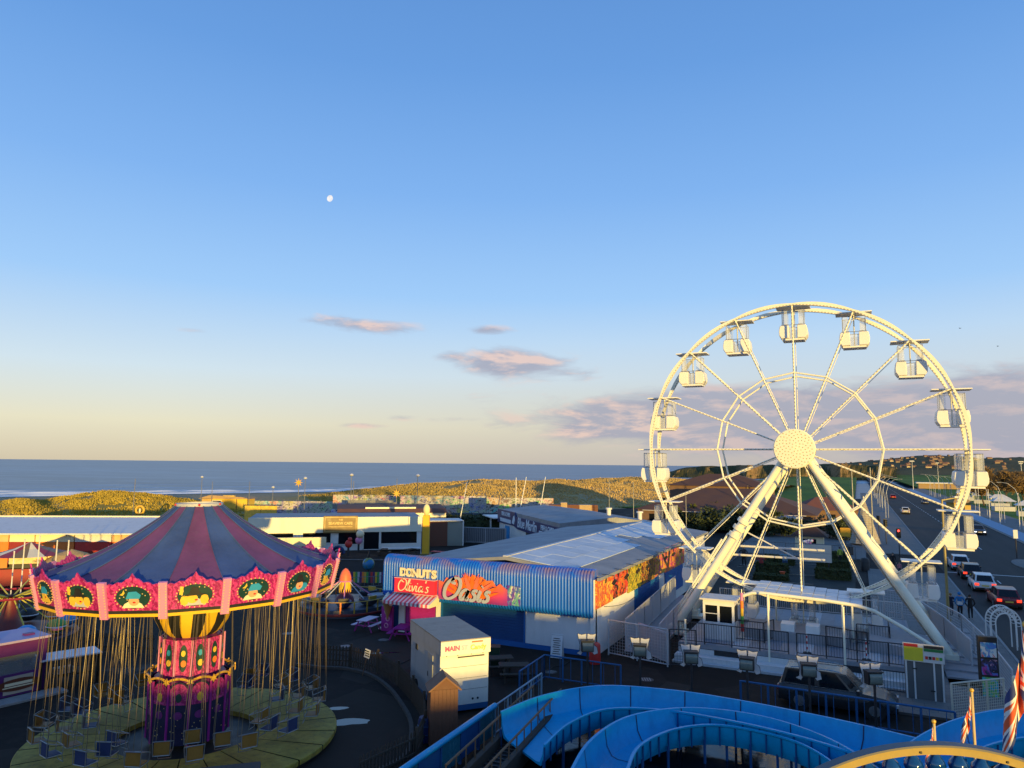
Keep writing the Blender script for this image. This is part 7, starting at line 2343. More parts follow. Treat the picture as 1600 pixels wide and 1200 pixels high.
# white cone tree
ct_ = thing('cone_tree', 'pale cone shaped lattice tree by the crossing', 'ornament', gp(1352, 852), 0)
q = MB()
for i in range(20): q.lathe([(1.9 * (1 - i / 21) + .06, .3 + i * .30), (1.9 * (1 - i / 21) - .02, .42 + i * .30), (1.9 * (1 - (i + 1) / 21) , .58 + i * .30)], 14)
q.build('cone', mat('pale_tinsel', (.34, .30, .24), .8, var=.35, vscale=3, bump=.6), ct_)
MB().tube((0, 0, 0), (0, 0, 6.6), .06, 6).build('pole', steel, ct_)
# poles with flags across the road by the field
for i, qx in enumerate((1516, 1531, 1547, 1563, 1594)):
    e = thing('white_pole', ['first', 'second', 'third', 'fourth', 'fifth'][i] + ' white pole from the left along the grass by the trees', 'pole', gp(qx, 800 + i * 7), 0, 'white poles before the trees')
    MB().tube((0, 0, 0), (0, 0, 6.2), .07, 6, .05).build('shaft', off_white, e, smooth=40); MB().sph((0, 0, 6.25), .09, 8, 6).build('finial', off_white, e)
# hedge along the far pavement
make_bush('hedge', 'long low dark hedge along the grass at the far right', 'hedge', 31, 6000, .3, (.8, 30, 1.0), leaf_dark, (KX + RW + 10.5, 142, 0), 0, None, True)
# small boats or stalls on the promenade
rng = random.Random(21)
for i in range(7):
    e = thing('promenade_stall', ['first', 'second', 'third', 'fourth', 'fifth', 'sixth', 'seventh'][i] + ' pale canopied stall from the thatched hut along the promenade', 'stall', (KX + RW + 11 + rng.uniform(0, 4), 175 + i * 21, 0), rng.uniform(-.2, .2), 'pale stalls on the promenade')
    MB().box(-2.2, 2.2, -1.5, 1.5, 0, 1.1).build('counter', grey_white, e); hip(MB(), -2.4, 2.4, -1.7, 1.7, 2.4, 3.5, .2, .3).build('canopy', off_white, e)
    for (x, y) in ((-2.2, -1.5), (2.2, -1.5), (-2.2, 1.5), (2.2, 1.5)): MB().tube((x, y, 1.1), (x, y, 2.4), .06, 6).build('post', steel, e)
# low pavilion on the field
fp = thing('field_pavilion', 'long low pavilion on the green field', 'building', (60, 430, 0), 0)
MB().box(-32, 12, -4, 4, 0, 2.6).build('wall', mat('tan_wall', (.36, .24, .12), .8), fp); MB().box(-33, 13, -5, 5, 2.61, 3.2).build('roof', off_white, fp)
for i in range(6):
    e = thing('floodlight_mast', ['first', 'second', 'third', 'fourth', 'fifth', 'sixth'][i] + ' thin floodlight mast from the left on the field', 'mast', (24 + i * 22, 400 + (i % 2) * 130, 0), 0, 'masts on the playing field')
    MB().tube((0, 0, 0), (0, 0, 14), .16, 6, .09).build('shaft', off_white, e); MB().box(-1, 1, -.15, .15, 13.6, 14.1).build('lamp_bar', off_white, e)

# ---- pavement arch, poster totem, mesh fence, bicycles at lower right
wa = thing('lattice_arch', 'white metal lattice arch over the pavement at the right edge', 'arch', gp(1570, 1012, .1), .12)
R1 = .78
for (rr, y) in ((R1, -.45), (R1, .45), (R1 - .28, -.45), (R1 - .28, .45)):
    pts = [(-rr, y, 0), (-rr, y, 1.3)] + [(-rr * math.cos(PI * i / 14), y, 1.45 + rr * 1.15 * math.sin(PI * i / 14)) for i in range(15)] + [(rr, y, 1.3), (rr, y, 0)]
    MB().path(pts, .035, 6).build('hoop', white_paint, wa, smooth=50)
for i in range(14):
    a = PI * i / 13; 
    for y in (-.45, .45):
        c0 = Vector((-(R1 - .14) * math.cos(a), y, 1.45 + (R1 - .14) * 1.15 * math.sin(a)))
        MB().path([c0 + Vector((.12 * math.cos(k_ * PI / 4), 0, .12 * math.sin(k_ * PI / 4))) for k_ in range(8)], .014, 4, closed=True).build('lattice_ring', white_paint, wa)
for i in range(6):
    a = PI * i / 5; c0 = Vector((-R1 * math.cos(a), 0, 1.45 + R1 * 1.15 * math.sin(a))); MB().tube(c0 + Vector((0, -.45, 0)), c0 + Vector((0, .45, 0)), .022, 5).build('cross_bar', white_paint, wa)
tp_ = thing('poster_totem', 'dark totem with three bright poster panels by the mesh gate', 'sign', gp(1549, 1092), .15)
MB().box(-.38, .38, 0, .3, 0, 2.75).build('body', mat('totem_black', (.02, .017, .015), .6), tp_)
for i, (z0, z1, pl_) in enumerate(((1.85, 2.5, [(.05, .35, .55), (.6, .1, .1), (.65, .65, .6), (.1, .2, .5), (.7, .3, .1)]), (1.05, 1.75, [(.05, .02, .08), (.35, .03, .25), (.1, .15, .5), (.02, .02, .03), (.5, .25, .3)]), (.1, .95, [(.08, .40, .05), (.02, .35, .5), (.05, .4, .55), (.2, .5, .1), (.02, .25, .45)]))):
    MB().box(-.32, .32, -.03, -.002, z0, z1).build('poster', mural('poster_%d' % i, 40 + i, pl_), tp_)
railing('mesh_fence', 'pale mesh fence panel in front of the poster totem', [gp(1490, 1138), gp(1572, 1128)], 1.75, .11, mat('fence_cream', (.55, .50, .40), .5), 1.1, .03, mesh=True)
gpst = thing('gate_post', 'stout cream gate post right of the mesh fence', 'post', gp(1590, 1128), 0)
MB().tube((0, 0, 0), (0, 0, 1.75), .11, 10).build('post', cream, gpst, smooth=40); MB().sph((0, 0, 1.76), .11, 10, 6).build('cap', cream, gpst, smooth=60)


def bicycle(label, loc, rz):
    e = thing('bicycle', label, 'bicycle', loc, rz)
    for y in (-.52, .52):
        w_ = MB().path([(0, y + .34 * math.cos(i * PI / 10), .35 + .34 * math.sin(i * PI / 10)) for i in range(20)], .022, 5, closed=True).build('wheel', black_rub, e, smooth=60)
        q = MB()
        for i in range(10): q.tube((0, y, .35), (0, y + .33 * math.cos(i * PI / 5), .35 + .33 * math.sin(i * PI / 5)), .003, 3)
        tag(q.build('spokes', steel, w_), kind='stuff')
    q = MB(); fr = dark_steel
    for a, b_ in (((0, -.52, .35), (0, -.1, .33)), ((0, -.1, .33), (0, -.22, .82)), ((0, -.1, .33), (0, .36, .78)), ((0, -.2, .76), (0, .34, .82)), ((0, -.52, .35), (0, -.2, .76)), ((0, .52, .35), (0, .35, .95))): q.tube(a, b_, .018, 6)
    q.build('frame', fr, e)
    MB().path([(-.28, .30, .98), (0, .36, .98), (.28, .30, .98)], .014, 5).build('handlebar', fr, e)
    MB().prism([(-.07, -.34), (.07, -.34), (.03, -.08), (-.03, -.08)], .83, .88).build('saddle', black_rub, e)
    return e


bicycle('bicycle leaning by the white stair fence', gp(1514, 1030), .3)

# ================================================================== smaller rides and stalls
# --- spinning ride with an orange dome
oc = thing('spinner_ride', 'round spinning ride with orange dome hub and low cars', 'ride', gp(538, 952), YAW)
plum = mat('plum_paint', (.07, .02, .03), .5, var=.2); slateb = mat('slate_blue_paint', (.05, .055, .075), .4, var=.2)
MB().lathe([(0, .55), (3.0, .55), (3.15, .5), (3.2, .12), (3.2, 0)], 40).build('platform', slateb, oc, smooth=30)
MB().lathe([(3.21, .10), (3.26, .14), (3.26, .24), (3.21, .28)], 40).build('red_band', mat('dull_red', (.28, .03, .02), .5), oc, smooth=40)
for i in range(22):
    a = 2 * PI * i / 22; MB().box(3.2, 3.24, -.05, .05, .3, 1.05).build('rail_post', orange_paint if i % 5 == 2 else gold_paint, oc).rotation_euler = (0, 0, a)
MB().lathe([(3.2, 1.02), (3.24, 1.05), (3.2, 1.08), (3.16, 1.05), (3.2, 1.02)], 40).build('rail', gold_paint, oc, smooth=40)
MB().lathe([(.7, .55), (.6, .9), (.35, 1.1), (.3, 1.3)], 16).build('hub_base', mat('maroon', (.16, .015, .03), .5), oc, smooth=40)
coral_m = mat('coral_dome', (.80, .16, .06), .45, var=.12, vscale=6)
MB().lathe([(.46, 2.02), (.44, 2.1), (.40, 2.35), (.30, 2.62), (.15, 2.82), (0, 2.9)], 20).build('dome', coral_m, oc, smooth=50)
MB().lathe([(.50, 1.96), (.52, 2.0), (.46, 2.04)], 20).build('dome_rim', pale_pink, oc, smooth=50)
for i in range(14):
    a = 2 * PI * i / 14; MB().prism([(-.10, 1.95), (.10, 1.95), (.09, 1.55), (0, 1.2), (-.09, 1.55)], .40, .43, 'y', X=Matrix.Rotation(a, 4, 'Z')).build('petal', yellow_paint if i % 2 else gold_paint, oc)
for i in range(8):
    a = 2 * PI * i / 8 + .2; d = Vector((math.cos(a), math.sin(a), 0))
    MB().tube(d * .45 + Vector((0, 0, 1.95)), d * 1.9 + Vector((0, 0, .95)), .04, 6).build('arm', [pale_pink, grey_white][i % 2], oc)
    X = Matrix.Translation(d * 2.35 + Vector((0, 0, .62))) @ Matrix.Rotation(a, 4, 'Z')
    q = MB(); q.lathe([(0, 0), (.45, .02), (.62, .2), (.66, .38), (.6, .42), (.5, .3), (0, .22)], 16, X=X @ Matrix.Diagonal((1.15, .8, 1, 1)))
    car_ = q.build('car', [grey_white, slateb, navy_paint, slateb][i % 4], oc, smooth=40)
    q = MB(); q.box(.35, .45, -.35, .35, .25, .62, X=X); q.build('seat_back', [black_paint, gold_paint][i % 2], car_)
# --- globe, wall and striped boards behind it
gw = thing('dark_wall', 'dark grey wall behind the globe', 'wall', gp(515, 900), YAW)
MB().box(-1.5, 5.0, 0, .3, 0, 1.5).build('panel', mat('dark_wall_m', (.055, .055, .06), .7, var=.2), gw); MB().box(-1.5, 5.0, -.04, -.002, 1.4, 1.5).build('coping', dark_steel, gw)
gl_ = thing('globe', 'blue and green model globe on a stand', 'globe', gp(575, 905))
m, t, b, pos = mat_nodes('globe_paint'); n1 = t.noise(pos, 1.1, 4, .6)
t.put(b.inputs['Base Color'], t.ramp(n1, [(0, (.02, .16, .34)), (.5, (.02, .18, .38)), (.52, (.10, .20, .06)), (.62, (.28, .25, .06)), (1, (.3, .22, .08))])); b.inputs['Roughness'].default_value = .4
MB().sph((0, 0, 1.35), .55, 24, 16).build('sphere', m, gl_, smooth=60)
MB().tube((0, 0, 0), (0, 0, .85), .08, 8).build('stand', black_paint, gl_); MB().lathe([(0, 0), (.4, 0), (.35, .1), (0, .12)], 16).build('foot', black_paint, gl_, smooth=40)
MB().path([(0, -.04, 1.9), (0, 0, 2.1), (.05, 0, 2.35), (0, 0, 2.5)], [.08, .12, .08, .07], 6).build('figure_top', black_paint, gl_, smooth=60)
cols_ = [purple_paint, yellow_paint, green_paint, grey_white, purple_paint, orange_paint, gold_paint, green_paint, slateb, red_paint]
sbd = thing('striped_boards', 'row of multicoloured upright boards beyond the orange dome', 'fence', gp(548, 912), YAW)
for i in range(16): MB().box(i * .19, i * .19 + .17, 0, .05, 0.1, 1.0).build('board', cols_[i % 10], sbd)
MB().box(-.1, 3.15, .051, .1, .2, .3).build('rail', dark_steel, sbd)
railing('railing', 'low grey railing in front of the coloured boards', [gp(515, 922), gp(605, 916)], .9, .3, grey_pole, 1.3, .02)
tsh = thing('straw_parasol', 'straw parasol by the right rim of the swing ride', 'parasol', gp(487, 905))
MB().lathe([(0, 2.6), (.5, 2.35), (1.1, 1.95), (1.3, 1.75), (1.15, 1.8), (0, 2.2)], 26).build('thatch', mat('straw', (.45, .29, .12), .95, var=.35, vscale=9, bump=.7), tsh)
MB().tube((0, 0, 0), (0, 0, 2.3), .07, 8).build('pole', timber, tsh)
th2 = thing('straw_parasol', 'straw roofed shelter beside the red stall at left', 'parasol', gp(108, 912))
MB().lathe([(0, 2.9), (1.2, 2.5), (2.2, 1.9), (2.0, 1.85), (0, 2.3)], 26).build('thatch', MAT['straw'], th2); MB().tube((0, 0, 0), (0, 0, 2.4), .09, 8).build('pole', timber, th2)
# --- red stall with striped cone roof
rs = thing('red_stall', 'red stall with striped cone roof and bright sign at left', 'stall', gp(35, 915), YAW + .3)
MB().box(-3.2, 2.4, 0, 2.5, 0, 1.35).build('counter', mat('stall_red', (.28, .015, .02), .5, var=.15), rs)
MB().box(-3.2, 2.4, .5, 2.5, 1.36, 1.75).build('opening', black_paint, rs)
MB().box(-2.2, -1.2, -.12, .0, 1.5, 2.5).build('orange_board', orange_paint, rs); MB().box(-1.1, 2.5, -.1, -.001, 1.8, 2.4).build('sign_board', mat('stall_sign', (.70, .52, .32), .5, var=.35, vscale=4), rs)
MB().box(-3.3, -2.25, -.1, -.001, 1.75, 2.3).build('side_sign', off_white, rs)
for i in range(14):
    a0_ = 2 * PI * i / 14; q = MB(); q.lathe([(2.9, 2.45), (1.2, 2.95), (.05, 3.45)], 2, a0=a0_, a1=a0_ + 2 * PI / 14, X=Matrix.Translation((0, 1.2, 0))); q.build('roof_stripe', [MAT['stall_red'], olive, cream][i % 3], rs)
for i, (qx, y0, y1) in enumerate(((17, 862, 926), (33, 843, 915), (57, 838, 905), (87, 845, 880), (105, 845, 880))):
    b0 = dp(qx, y1, 52); t0 = dp(qx, y0, 52)
    e = thing('white_pole', ['leftmost tall white pole before the red stall', 'thin pole in front of the orange board', 'tall white pole right of the stall sign', 'short white pole before the stall row', 'short white pole near the straw shelter'][i], 'pole', (b0.x, b0.y, 0), 0)
    MB().tube((0, 0, 0), (0, 0, t0.z), .045, 6).build('shaft', off_white, e); MB().sph((0, 0, t0.z), .06, 6, 5).build('finial', off_white, e)
# --- yellow armed ride
ya = thing('arm_ride', 'small ride with yellow arms and hanging cars at the left edge', 'ride', gp(12, 992), .4)
MB().lathe([(1.1, 0), (.9, .3), (.45, 1.2), (.35, 2.2), (.5, 2.3)], 14).build('tower', mat('tower_red', (.16, .02, .015), .5), ya, smooth=40)
MB().lathe([(2.1, 2.32), (2.15, 2.38), (2.1, 2.44), (2.05, 2.38), (2.1, 2.32)], 28).build('ring', mat('ring_red', (.30, .03, .05), .5), ya, smooth=40)
yarm = mat('arm_yellow', (.48, .42, .05), .5)
for i in range(10):
    a = 2 * PI * i / 10; d = Vector((math.cos(a), math.sin(a), 0))
    MB().tube(d * .4 + Vector((0, 0, 2.25)), d * 3.3 + Vector((0, 0, 3.0)), .045, 6).build('arm', yarm, ya); MB().tube(d * .5 + Vector((0, 0, 2.2)), d * 2.9 + Vector((0, 0, .7)), .04, 6).build('arm', yarm, ya)
    c0 = d * 3.0 + Vector((0, 0, .25)); q = MB(); q.sph(c0 + Vector((0, 0, .35)), .55, 10, 7, sc=(1, 1, .75)); cr_ = q.build('car', [green_paint, sky_blue, orange_paint, black_paint][i % 4], ya, smooth=60)
    q = MB(); q.lathe([(.56, .3), (.6, .34), (.56, .38)], 14, X=Matrix.Translation(c0)); q.build('car_rim', off_white, cr_, smooth=40)
MB().lathe([(0, .12), (3.6, .12), (3.7, 0)], 30).build('base_plate', plum, ya)
# --- purple kiosk
k0, k1 = gp(-70, 1112), gp(68, 1080)
kd_ = k1 - k0; kd_.z = 0
kk = thing('purple_kiosk', 'purple food kiosk with a cream sign panel at the left edge', 'kiosk', k0, math.atan2(kd_.y, kd_.x))
KL = kd_.length
MB().box(0, KL, 0, 2.2, .1, 1.05).build('lower_wall', purple_paint, kk); MB().box(0, KL, 0, 2.2, 1.85, 2.4).build('upper_wall', purple_paint, kk)
MB().box(0, .25, 0, .25, 1.051, 1.849).build('corner_post', purple_paint, kk); MB().box(KL - .3, KL, 0, .25, 1.051, 1.849).build('corner_post', purple_paint, kk)
MB().box(.1, KL - .1, .9, 2.2, 1.051, 1.849).build('interior', mat('kiosk_inside', (.05, .05, .05), .7), kk)
MB().box(.25, KL - .3, .05, .07, 1.051, 1.849).build('window', glass('kiosk_glass', (.3, .32, .34), .35), kk)
MB().box(1.2, 2.5, .3, .8, 1.051, 1.45).build('popcorn_machine', mat('machine_olive', (.14, .13, .09), .5), kk); MB().sph((3.1, .5, 1.3), .2, 10, 7).build('sugar_pot', grey_white, kk)
MB().box(-.1, KL + .1, -.15, 2.35, 2.401, 2.5).build('roof', mat('kiosk_roof', (.34, .28, .48), .5, var=.1), kk)
for x in (1.2, 2.6, 3.8): MB().box(x, x + .4, .5, .8, 2.501, 2.58).build('roof_vent', purple_paint, kk)
MB().box(1.7, KL - .5, -.04, -.002, .2, .95).build('sign_panel', mat('panel_cream', (.46, .38, .30), .5, var=.06), kk)
ov = [((1.7 + KL - .5) / 2 + .9 * math.cos(i * PI / 12), .575 + .26 * math.sin(i * PI / 12)) for i in range(24)]
MB().prism(ov, -.06, -.041, 'y').build('sign_oval', mat('oval_brown', (.12, .03, .01), .5), kk)
for (x0, x1, z0, z1) in ((-.55, .55, .56, .68), (-.62, .62, .47, .52)): MB().box((1.2 + KL) / 2 + x0, (1.2 + KL) / 2 + x1, -.068, -.061, z0, z1).build('faded_lettering', cream, kk)
MB().box(-.2, KL + .6, -1.0, -.05, 0, .09).build('step', concrete, kk)
# --- slatted service counter
sc_ = thing('slatted_counter', 'dark slatted counter with a white top behind the swing seats', 'counter', gp(104, 1068), YAW + .75)
MB().box(-1.25, 1.25, -.75, .75, 1.32, 1.38).build('top', mat('counter_white', (.52, .54, .60), .4), sc_)
for (x0, y0, x1, y1) in ((-1.2, -.72, 1.2, -.72), (1.2, -.72, 1.2, .72), (-1.2, -.72, -1.2, .72)):
    for i in range(13):
        u = i / 12; x, y = x0 + (x1 - x0) * u, y0 + (y1 - y0) * u; MB().box(x - .035, x + .035, y - .035, y + .035, 0, 1.31).build('slat', dark_timber, sc_)
MB().box(-1.1, 1.1, -.6, .6, .5, .55).build('shelf', dark_timber, sc_); MB().box(-.6, .2, -.3, .2, .551, .8).build('crate', off_white, sc_)
# --- candle ornaments
cd1 = thing('candle_ornament', 'tall yellow candle ornament with pale flame by the cafe', 'ornament', gp(665, 868), YAW)
MB().box(-.38, .38, -.38, .38, .25, 4.55).build('column', mat('candle_yellow', (.78, .42, .02), .5, var=.05), cd1); MB().box(-.6, .6, -.6, .6, 0, .25).build('plinth', mat('plinth_olive', (.22, .17, .05), .6), cd1)
MB().sph((0, 0, 5.15), .42, 14, 12, sc=(.95, .95, 1.6)).build('flame', mat('flame_pale', (.82, .68, .34), .45), cd1, smooth=60)
MB().tube((-.5, -.5, 0), (-.5, -.5, 4.9), .035, 6).build('stay', off_white, cd1)
b0 = dp(217, 820, 100); t0 = dp(217, 797, 100)
cd2 = thing('candle_ornament', 'gold ringed candle ornament beyond the striped tent roof', 'ornament', (b0.x, b0.y, 0), YAW)
MB().tube((0, 0, 0), (0, 0, t0.z - .8), .3, 10).build('column', red_paint, cd2, smooth=40)
MB().path([(.55 * math.cos(i * PI / 10), 0, t0.z + .55 * math.sin(i * PI / 10)) for i in range(20)], .16, 8, closed=True).build('ring', gold_paint, cd2, smooth=60); MB().sph((0, 0, t0.z - .1), .2, 8, 8, sc=(.7, .7, 1.9)).build('flame', cream, cd2, smooth=60)
# --- grey fence right of the cafe, graffiti walls, skate park
gf = gp(672, 846), gp(790, 850)
railing('white_fence', 'white framed grey mesh fence right of the cafe', [gp(675, 846), gp(727, 848), gp(790, 850)], 2.0, .25, mat('fence_grey', (.34, .34, .36), .5), 3.6, .06, solid=mat('mesh_sheet', (.13, .13, .14), .8))


def graffiti(name, seed, dark=.5):
    m, t, b, pos = mat_nodes(name)
    mp = t.node('ShaderNodeMapping'); t.l.new(pos, mp.inputs[0]); mp.inputs['Location'].default_value = (seed, seed * 2, 0); mp.inputs['Scale'].default_value = (.55, .55, .9)
    n1 = t.noise(mp.outputs[0], 1.0, 4, .6, 2.5); n2 = t.noise(mp.outputs[0], 1.7, 4, .6, 3.0)
    v = t.node('ShaderNodeTexVoronoi'); v.inputs['Scale'].default_value = .9; t.l.new(mp.outputs[0], v.inputs['Vector'])
    hs = t.node('ShaderNodeHueSaturation'); hs.inputs['Saturation'].default_value = .75; hs.inputs['Value'].default_value = dark; t.l.new(v.outputs['Color'], hs.inputs['Color'])
    c = t.mix(t.rng(n1, .46, .52), hs.outputs[0], (.45, .42, .38)); c = t.mix(t.rng(n2, .56, .60), c, (.03, .03, .04))
    t.put(b.inputs['Base Color'], c); b.inputs['Roughness'].default_value = .7
    return m


walls = [((382, 800), (458, 801), 1.0, 128, 'yellow sprayed graffiti wall beside the lifeguard hut', 5, (.72, .45, .06)), ((386, 792), (520, 786), .9, 160, 'far graffiti board run along the beach edge, left', 9, None), ((520, 784), (620, 780), 1.3, 150, 'graffiti boards behind the skate ramps', 13, None),
         ((625, 786), (760, 790), 1.5, 140, 'graffiti boards beyond the candle', 17, None), ((760, 790), (865, 795), 1.6, 130, 'graffiti boards left of the containers', 23, None)]
for (p0_, p1_, hh_, dep, lab, seed, col_) in walls:
    a_ = dp(*p0_, dep); b_ = dp(*p1_, dep); a_.z = b_.z = 0; d = b_ - a_
    zt_ = dp(p0_[0], p0_[1] - 10, dep).z
    e = thing('graffiti_wall', lab, 'wall', a_, math.atan2(d.y, d.x)); gm_ = graffiti('graffiti_%d' % seed, seed, .55)
    n_ = max(3, int(d.length / 2.6))
    for i in range(n_):
        x0 = d.length * i / n_; mm = gm_ if (col_ is None or i % 3 == 2) else mat('graffiti_yellow', col_, .6, var=.35, vscale=2)
        MB().box(x0 + .03, x0 + d.length / n_ - .03, -.06, .06, -.8, zt_ + (hh_ - 1) * .5).build('panel', mm, e); MB().tube((x0, .1, -.8), (x0, .1, zt_ + .3), .05, 5).build('post', grey_pole, e)
for i, (qx, qy, L_, hh_) in enumerate(((535, 802, 5, 1.6), (575, 800, 9, 2.2), (608, 800, 6, 1.9))):
    p = gp(qx, qy + 8); e = thing('skate_ramp', ['small quarter pipe left of the painted ramp', 'wide skate ramp painted pink with graffiti', 'steep skate ramp right of the painted ramp'][i], 'ramp', p, YAW)
    MB().prism([(-2.2, 0), (2.2, 0), (2.2, hh_), (1.5, hh_), (.6, hh_ * .55), (-.6, hh_ * .18)], -L_ / 2, L_ / 2, 'x').build('ramp_body', graffiti('ramp_%d' % i, 31 + i, .6), e); MB().box(-L_ / 2, L_ / 2, 2.21, 2.27, hh_, hh_ + .9).build('guard', grey_pole, e)
# blue hoarding below the graffiti
e = thing('blue_hoarding', 'dull blue hoarding fence below the graffiti boards', 'fence', dp(690, 806, 122).xy.to_3d(), math.atan2(right.y, right.x))
for i in range(16): MB().box(i * 1.35 + .02, i * 1.35 + 1.33, 0, .05, 0, 2.2).build('panel', mat('dull_blue', (.055, .085, .12), .7, var=.2, vscale=.6), e); MB().tube((i * 1.35, -.06, 0), (i * 1.35, -.06, 2.3), .04, 5).build('post', grey_pole, e)
# furniture near the candle
for i, (qx, qy) in enumerate(((684, 872), (700, 878), (640, 868), (600, 868))):
    picnic(['picnic table right beside the candle', 'picnic table by the grey scrawled board', 'picnic table left of the candle', 'picnic table before the cafe door'][i], gp(qx, qy), i * .7, dark_timber, [red_paint, off_white, dark_timber, dark_timber][i])
e = thing('scrawled_board', 'white board with dark scrawled drawing near the candle', 'board', gp(698, 884), YAW)
MB().box(-.8, .8, 0, .05, .1, 1.2).build('panel', off_white, e)
for s_ in ([(-.2, .5), (-.2, .8), (-.05, .85)], [(.05, .5), (.1, .85), (.2, .6), (.3, .85), (.35, .5)]): MB().path([(x, -.02, z) for x, z in s_], .03, 4).build('drawn_stroke', black_paint, e)
for i, (qx, qy, mm) in enumerate(((560, 862, pale_pink), (544, 868, red_paint), (528, 866, navy_paint))):
    e = thing('playground_spring', ['cream and red standing figure before the cafe', 'red spring rider before the cafe', 'dark round play tunnel before the cafe'][i], 'play figure', gp(qx, qy), .3)
    if i < 2:
        MB().tube((0, 0, 0), (0, 0, .9), .12, 8).build('spring', dark_steel, e); MB().sph((0, 0, 1.3), .45, 10, 8, sc=(1, .7, 1)).build('body', mm, e, smooth=60); MB().sph((.15, 0, 2.05 if i == 0 else 1.8), .5 if i == 0 else .25, 10, 8).build('head', cream if i == 0 else mm, e, smooth=60)
    else: MB().path([(.7 * math.cos(a * PI / 8), 0, .1 + .7 * math.sin(a * PI / 8)) for a in range(9)], .2, 8).build('tunnel', mm, e, smooth=60)

# ================================================================== crazy golf behind the wheel
gfl = MB().prism([(-13, 56), (-0.6, 56), (-.6, 91), (-13, 91)], -.2, .012)
tag(gfl.build('golf_ground', mat('golf_felt', (.020, .022, .018), .9, var=.3, vscale=.5, grime=.4)), 'dark ground of the crazy golf course', kind='structure')
bh1 = make_bush('box_hedge', 'clipped hedge block left of the blue figure on the golf course', 'hedge', 51, 2200, .16, (1.5, .7, .9), leaf_olive, gp(1207, 895), 0, 'clipped hedges on the golf course', True)
for i, (qx, qy, lab) in enumerate(((1218, 882, 'clipped hedge block behind the blue figure'), (1302, 890, 'clipped hedge block in the centre right of the golf course'), (1302, 905, 'clipped hedge block nearest the canopy on the right'), (1205, 906, 'low hedge strip just above the canopy roof'), (1300, 875, 'clipped hedge below the white golf sign'))):
    dup(bh1, gp(qx, qy), 0, lab, (1, 1, .55 if i == 3 else 1))
e = thing('golf_sign', 'large blank cream board on legs at the golf course', 'sign', gp(1275, 894), 0)
MB().box(-1.5, 1.5, 0, .12, 1.0, 2.7).build('board', mat('cream_board', (.66, .60, .52), .5, var=.05), e); MB().box(-1.5, 1.5, -.01, -.002, 1.86, 1.88).build('seam', grey_pole, e)
for x in (-1.2, 1.2): MB().tube((x, .06, 0), (x, .06, 1.0), .06, 6).build('leg', dark_steel, e)
gh = thing('golf_hut', 'small hut with dark pyramid roof and cream window on the golf course', 'hut', gp(1266, 862), 0)
MB().box(-1.6, 1.6, -1.4, 1.4, 0, 2.0).build('wall', cream, gh); hip(MB(), -1.6, 1.6, -1.4, 1.4, 2.0, 3.6, .5, .48).build('roof', mat('hut_dark_roof', (.05, .025, .018), .8), gh); MB().box(-.8, .8, -1.45, -1.399, .9, 1.7).build('window', dark_glass, gh)
bl = thing('balloon_bunch', 'bunch of pink and white balls on the golf sign', 'balloons', gp(1265, 893) + Vector((0, 0, 2.7)), 0)
for i in range(9): MB().sph((random.uniform(-.5, .5), random.uniform(-.15, .15), .12 + random.uniform(0, .25)), .15, 8, 6).build('ball', [pale_pink, lilac, white_paint][i % 3], bl, smooth=60)


def statue(label, loc, rz, top, low, arms='swing', h=1.7):
    V = [(0, 0, .95), (0, 0, 1.2), (0, 0, 1.42), (0, .02, 1.52), (0, .03, 1.64)]; Rr = [(.2, .15), (.22, .16), (.14, .1), .06, (.11, .12)]; E_ = [(0, 1), (1, 2), (2, 3), (3, 4)]
    for sx in (-1, 1):
        o_ = len(V); V += [(sx * .11, 0, .85), (sx * .15, .03, .45), (sx * .15, 0, .08), (sx * .16, .13, .05)]; Rr += [.12, .085, .06, .05]; E_ += [(0, o_), (o_, o_ + 1), (o_ + 1, o_ + 2), (o_ + 2, o_ + 3)]
        o_ = len(V); V += [(sx * .22, 0, 1.4), (sx * .42, .05, 1.25), (sx * .40, .2, 1.45 if arms == 'up' else 1.05)]; Rr += [.08, .06, .05]; E_ += [(2, o_), (o_, o_ + 1), (o_ + 1, o_ + 2)]
    me = skin_mesh([Vector(v) for v in V], E_, Rr, 0)
    for mm in (top, low, skin): me.materials.append(mm)
    for p in me.polygons: p.material_index = 2 if p.center.z > 1.5 else (0 if p.center.z > .95 else 1); p.use_smooth = True
    e = thing('statue', label, 'statue', loc, rz); e.scale = (h / 1.7,) * 3; link('figure', me, e)
    MB().lathe([(.11, 1.62), (.2, 1.7), (.12, 1.85), (0, 1.9)], 12, X=Matrix.Translation((0, .03, 0))).build('hat', black_paint, e, smooth=50); MB().lathe([(0, .08), (.4, .08), (.42, 0)], 14).build('plinth', dark_steel, e)
    return e


statue('red coated pirate statue on the golf course', gp(1190, 895), PI, mat('coat_red', (.30, .03, .03), .6), black_paint, 'up')
statue('blue dressed statue with a raised arm on the golf course', gp(1227, 893), PI + .3, mat('pale_blue_cloth', (.14, .28, .36), .6), mat('statue_blue', (.02, .06, .16), .6), 'up', 2.0)
statue('all black statue by the fence left on the golf course', gp(1163, 884), PI - .5, black_paint, black_paint, 'swing', 2.0)
e = thing('cone_bollard', 'orange and white cone bollard on the golf course', 'bollard', gp(1223, 906), 0)
for i, (r0_, r1_, z0, z1) in enumerate(((.28, .14, 0, .3), (.14, .12, .3, .45), (.12, .28, .45, .75))): MB().lathe([(r0_, z0), (r1_, z1)], 14).build('band', [MAT['coral_dome'], white_paint, MAT['coral_dome']][i], e, smooth=40)
railing('course_fence', 'grey fence along the back of the golf course', [(-13, 91, 0), (-5.5, 91, 0), (-.6, 91, 0)], 1.6, .3, grey_pole, 2.4, .04)
railing('course_fence', 'grey fence along the left side of the golf course', [(-13, 62, 0), (-13, 91, 0)], 1.7, .3, grey_pole, 2.4, .04)
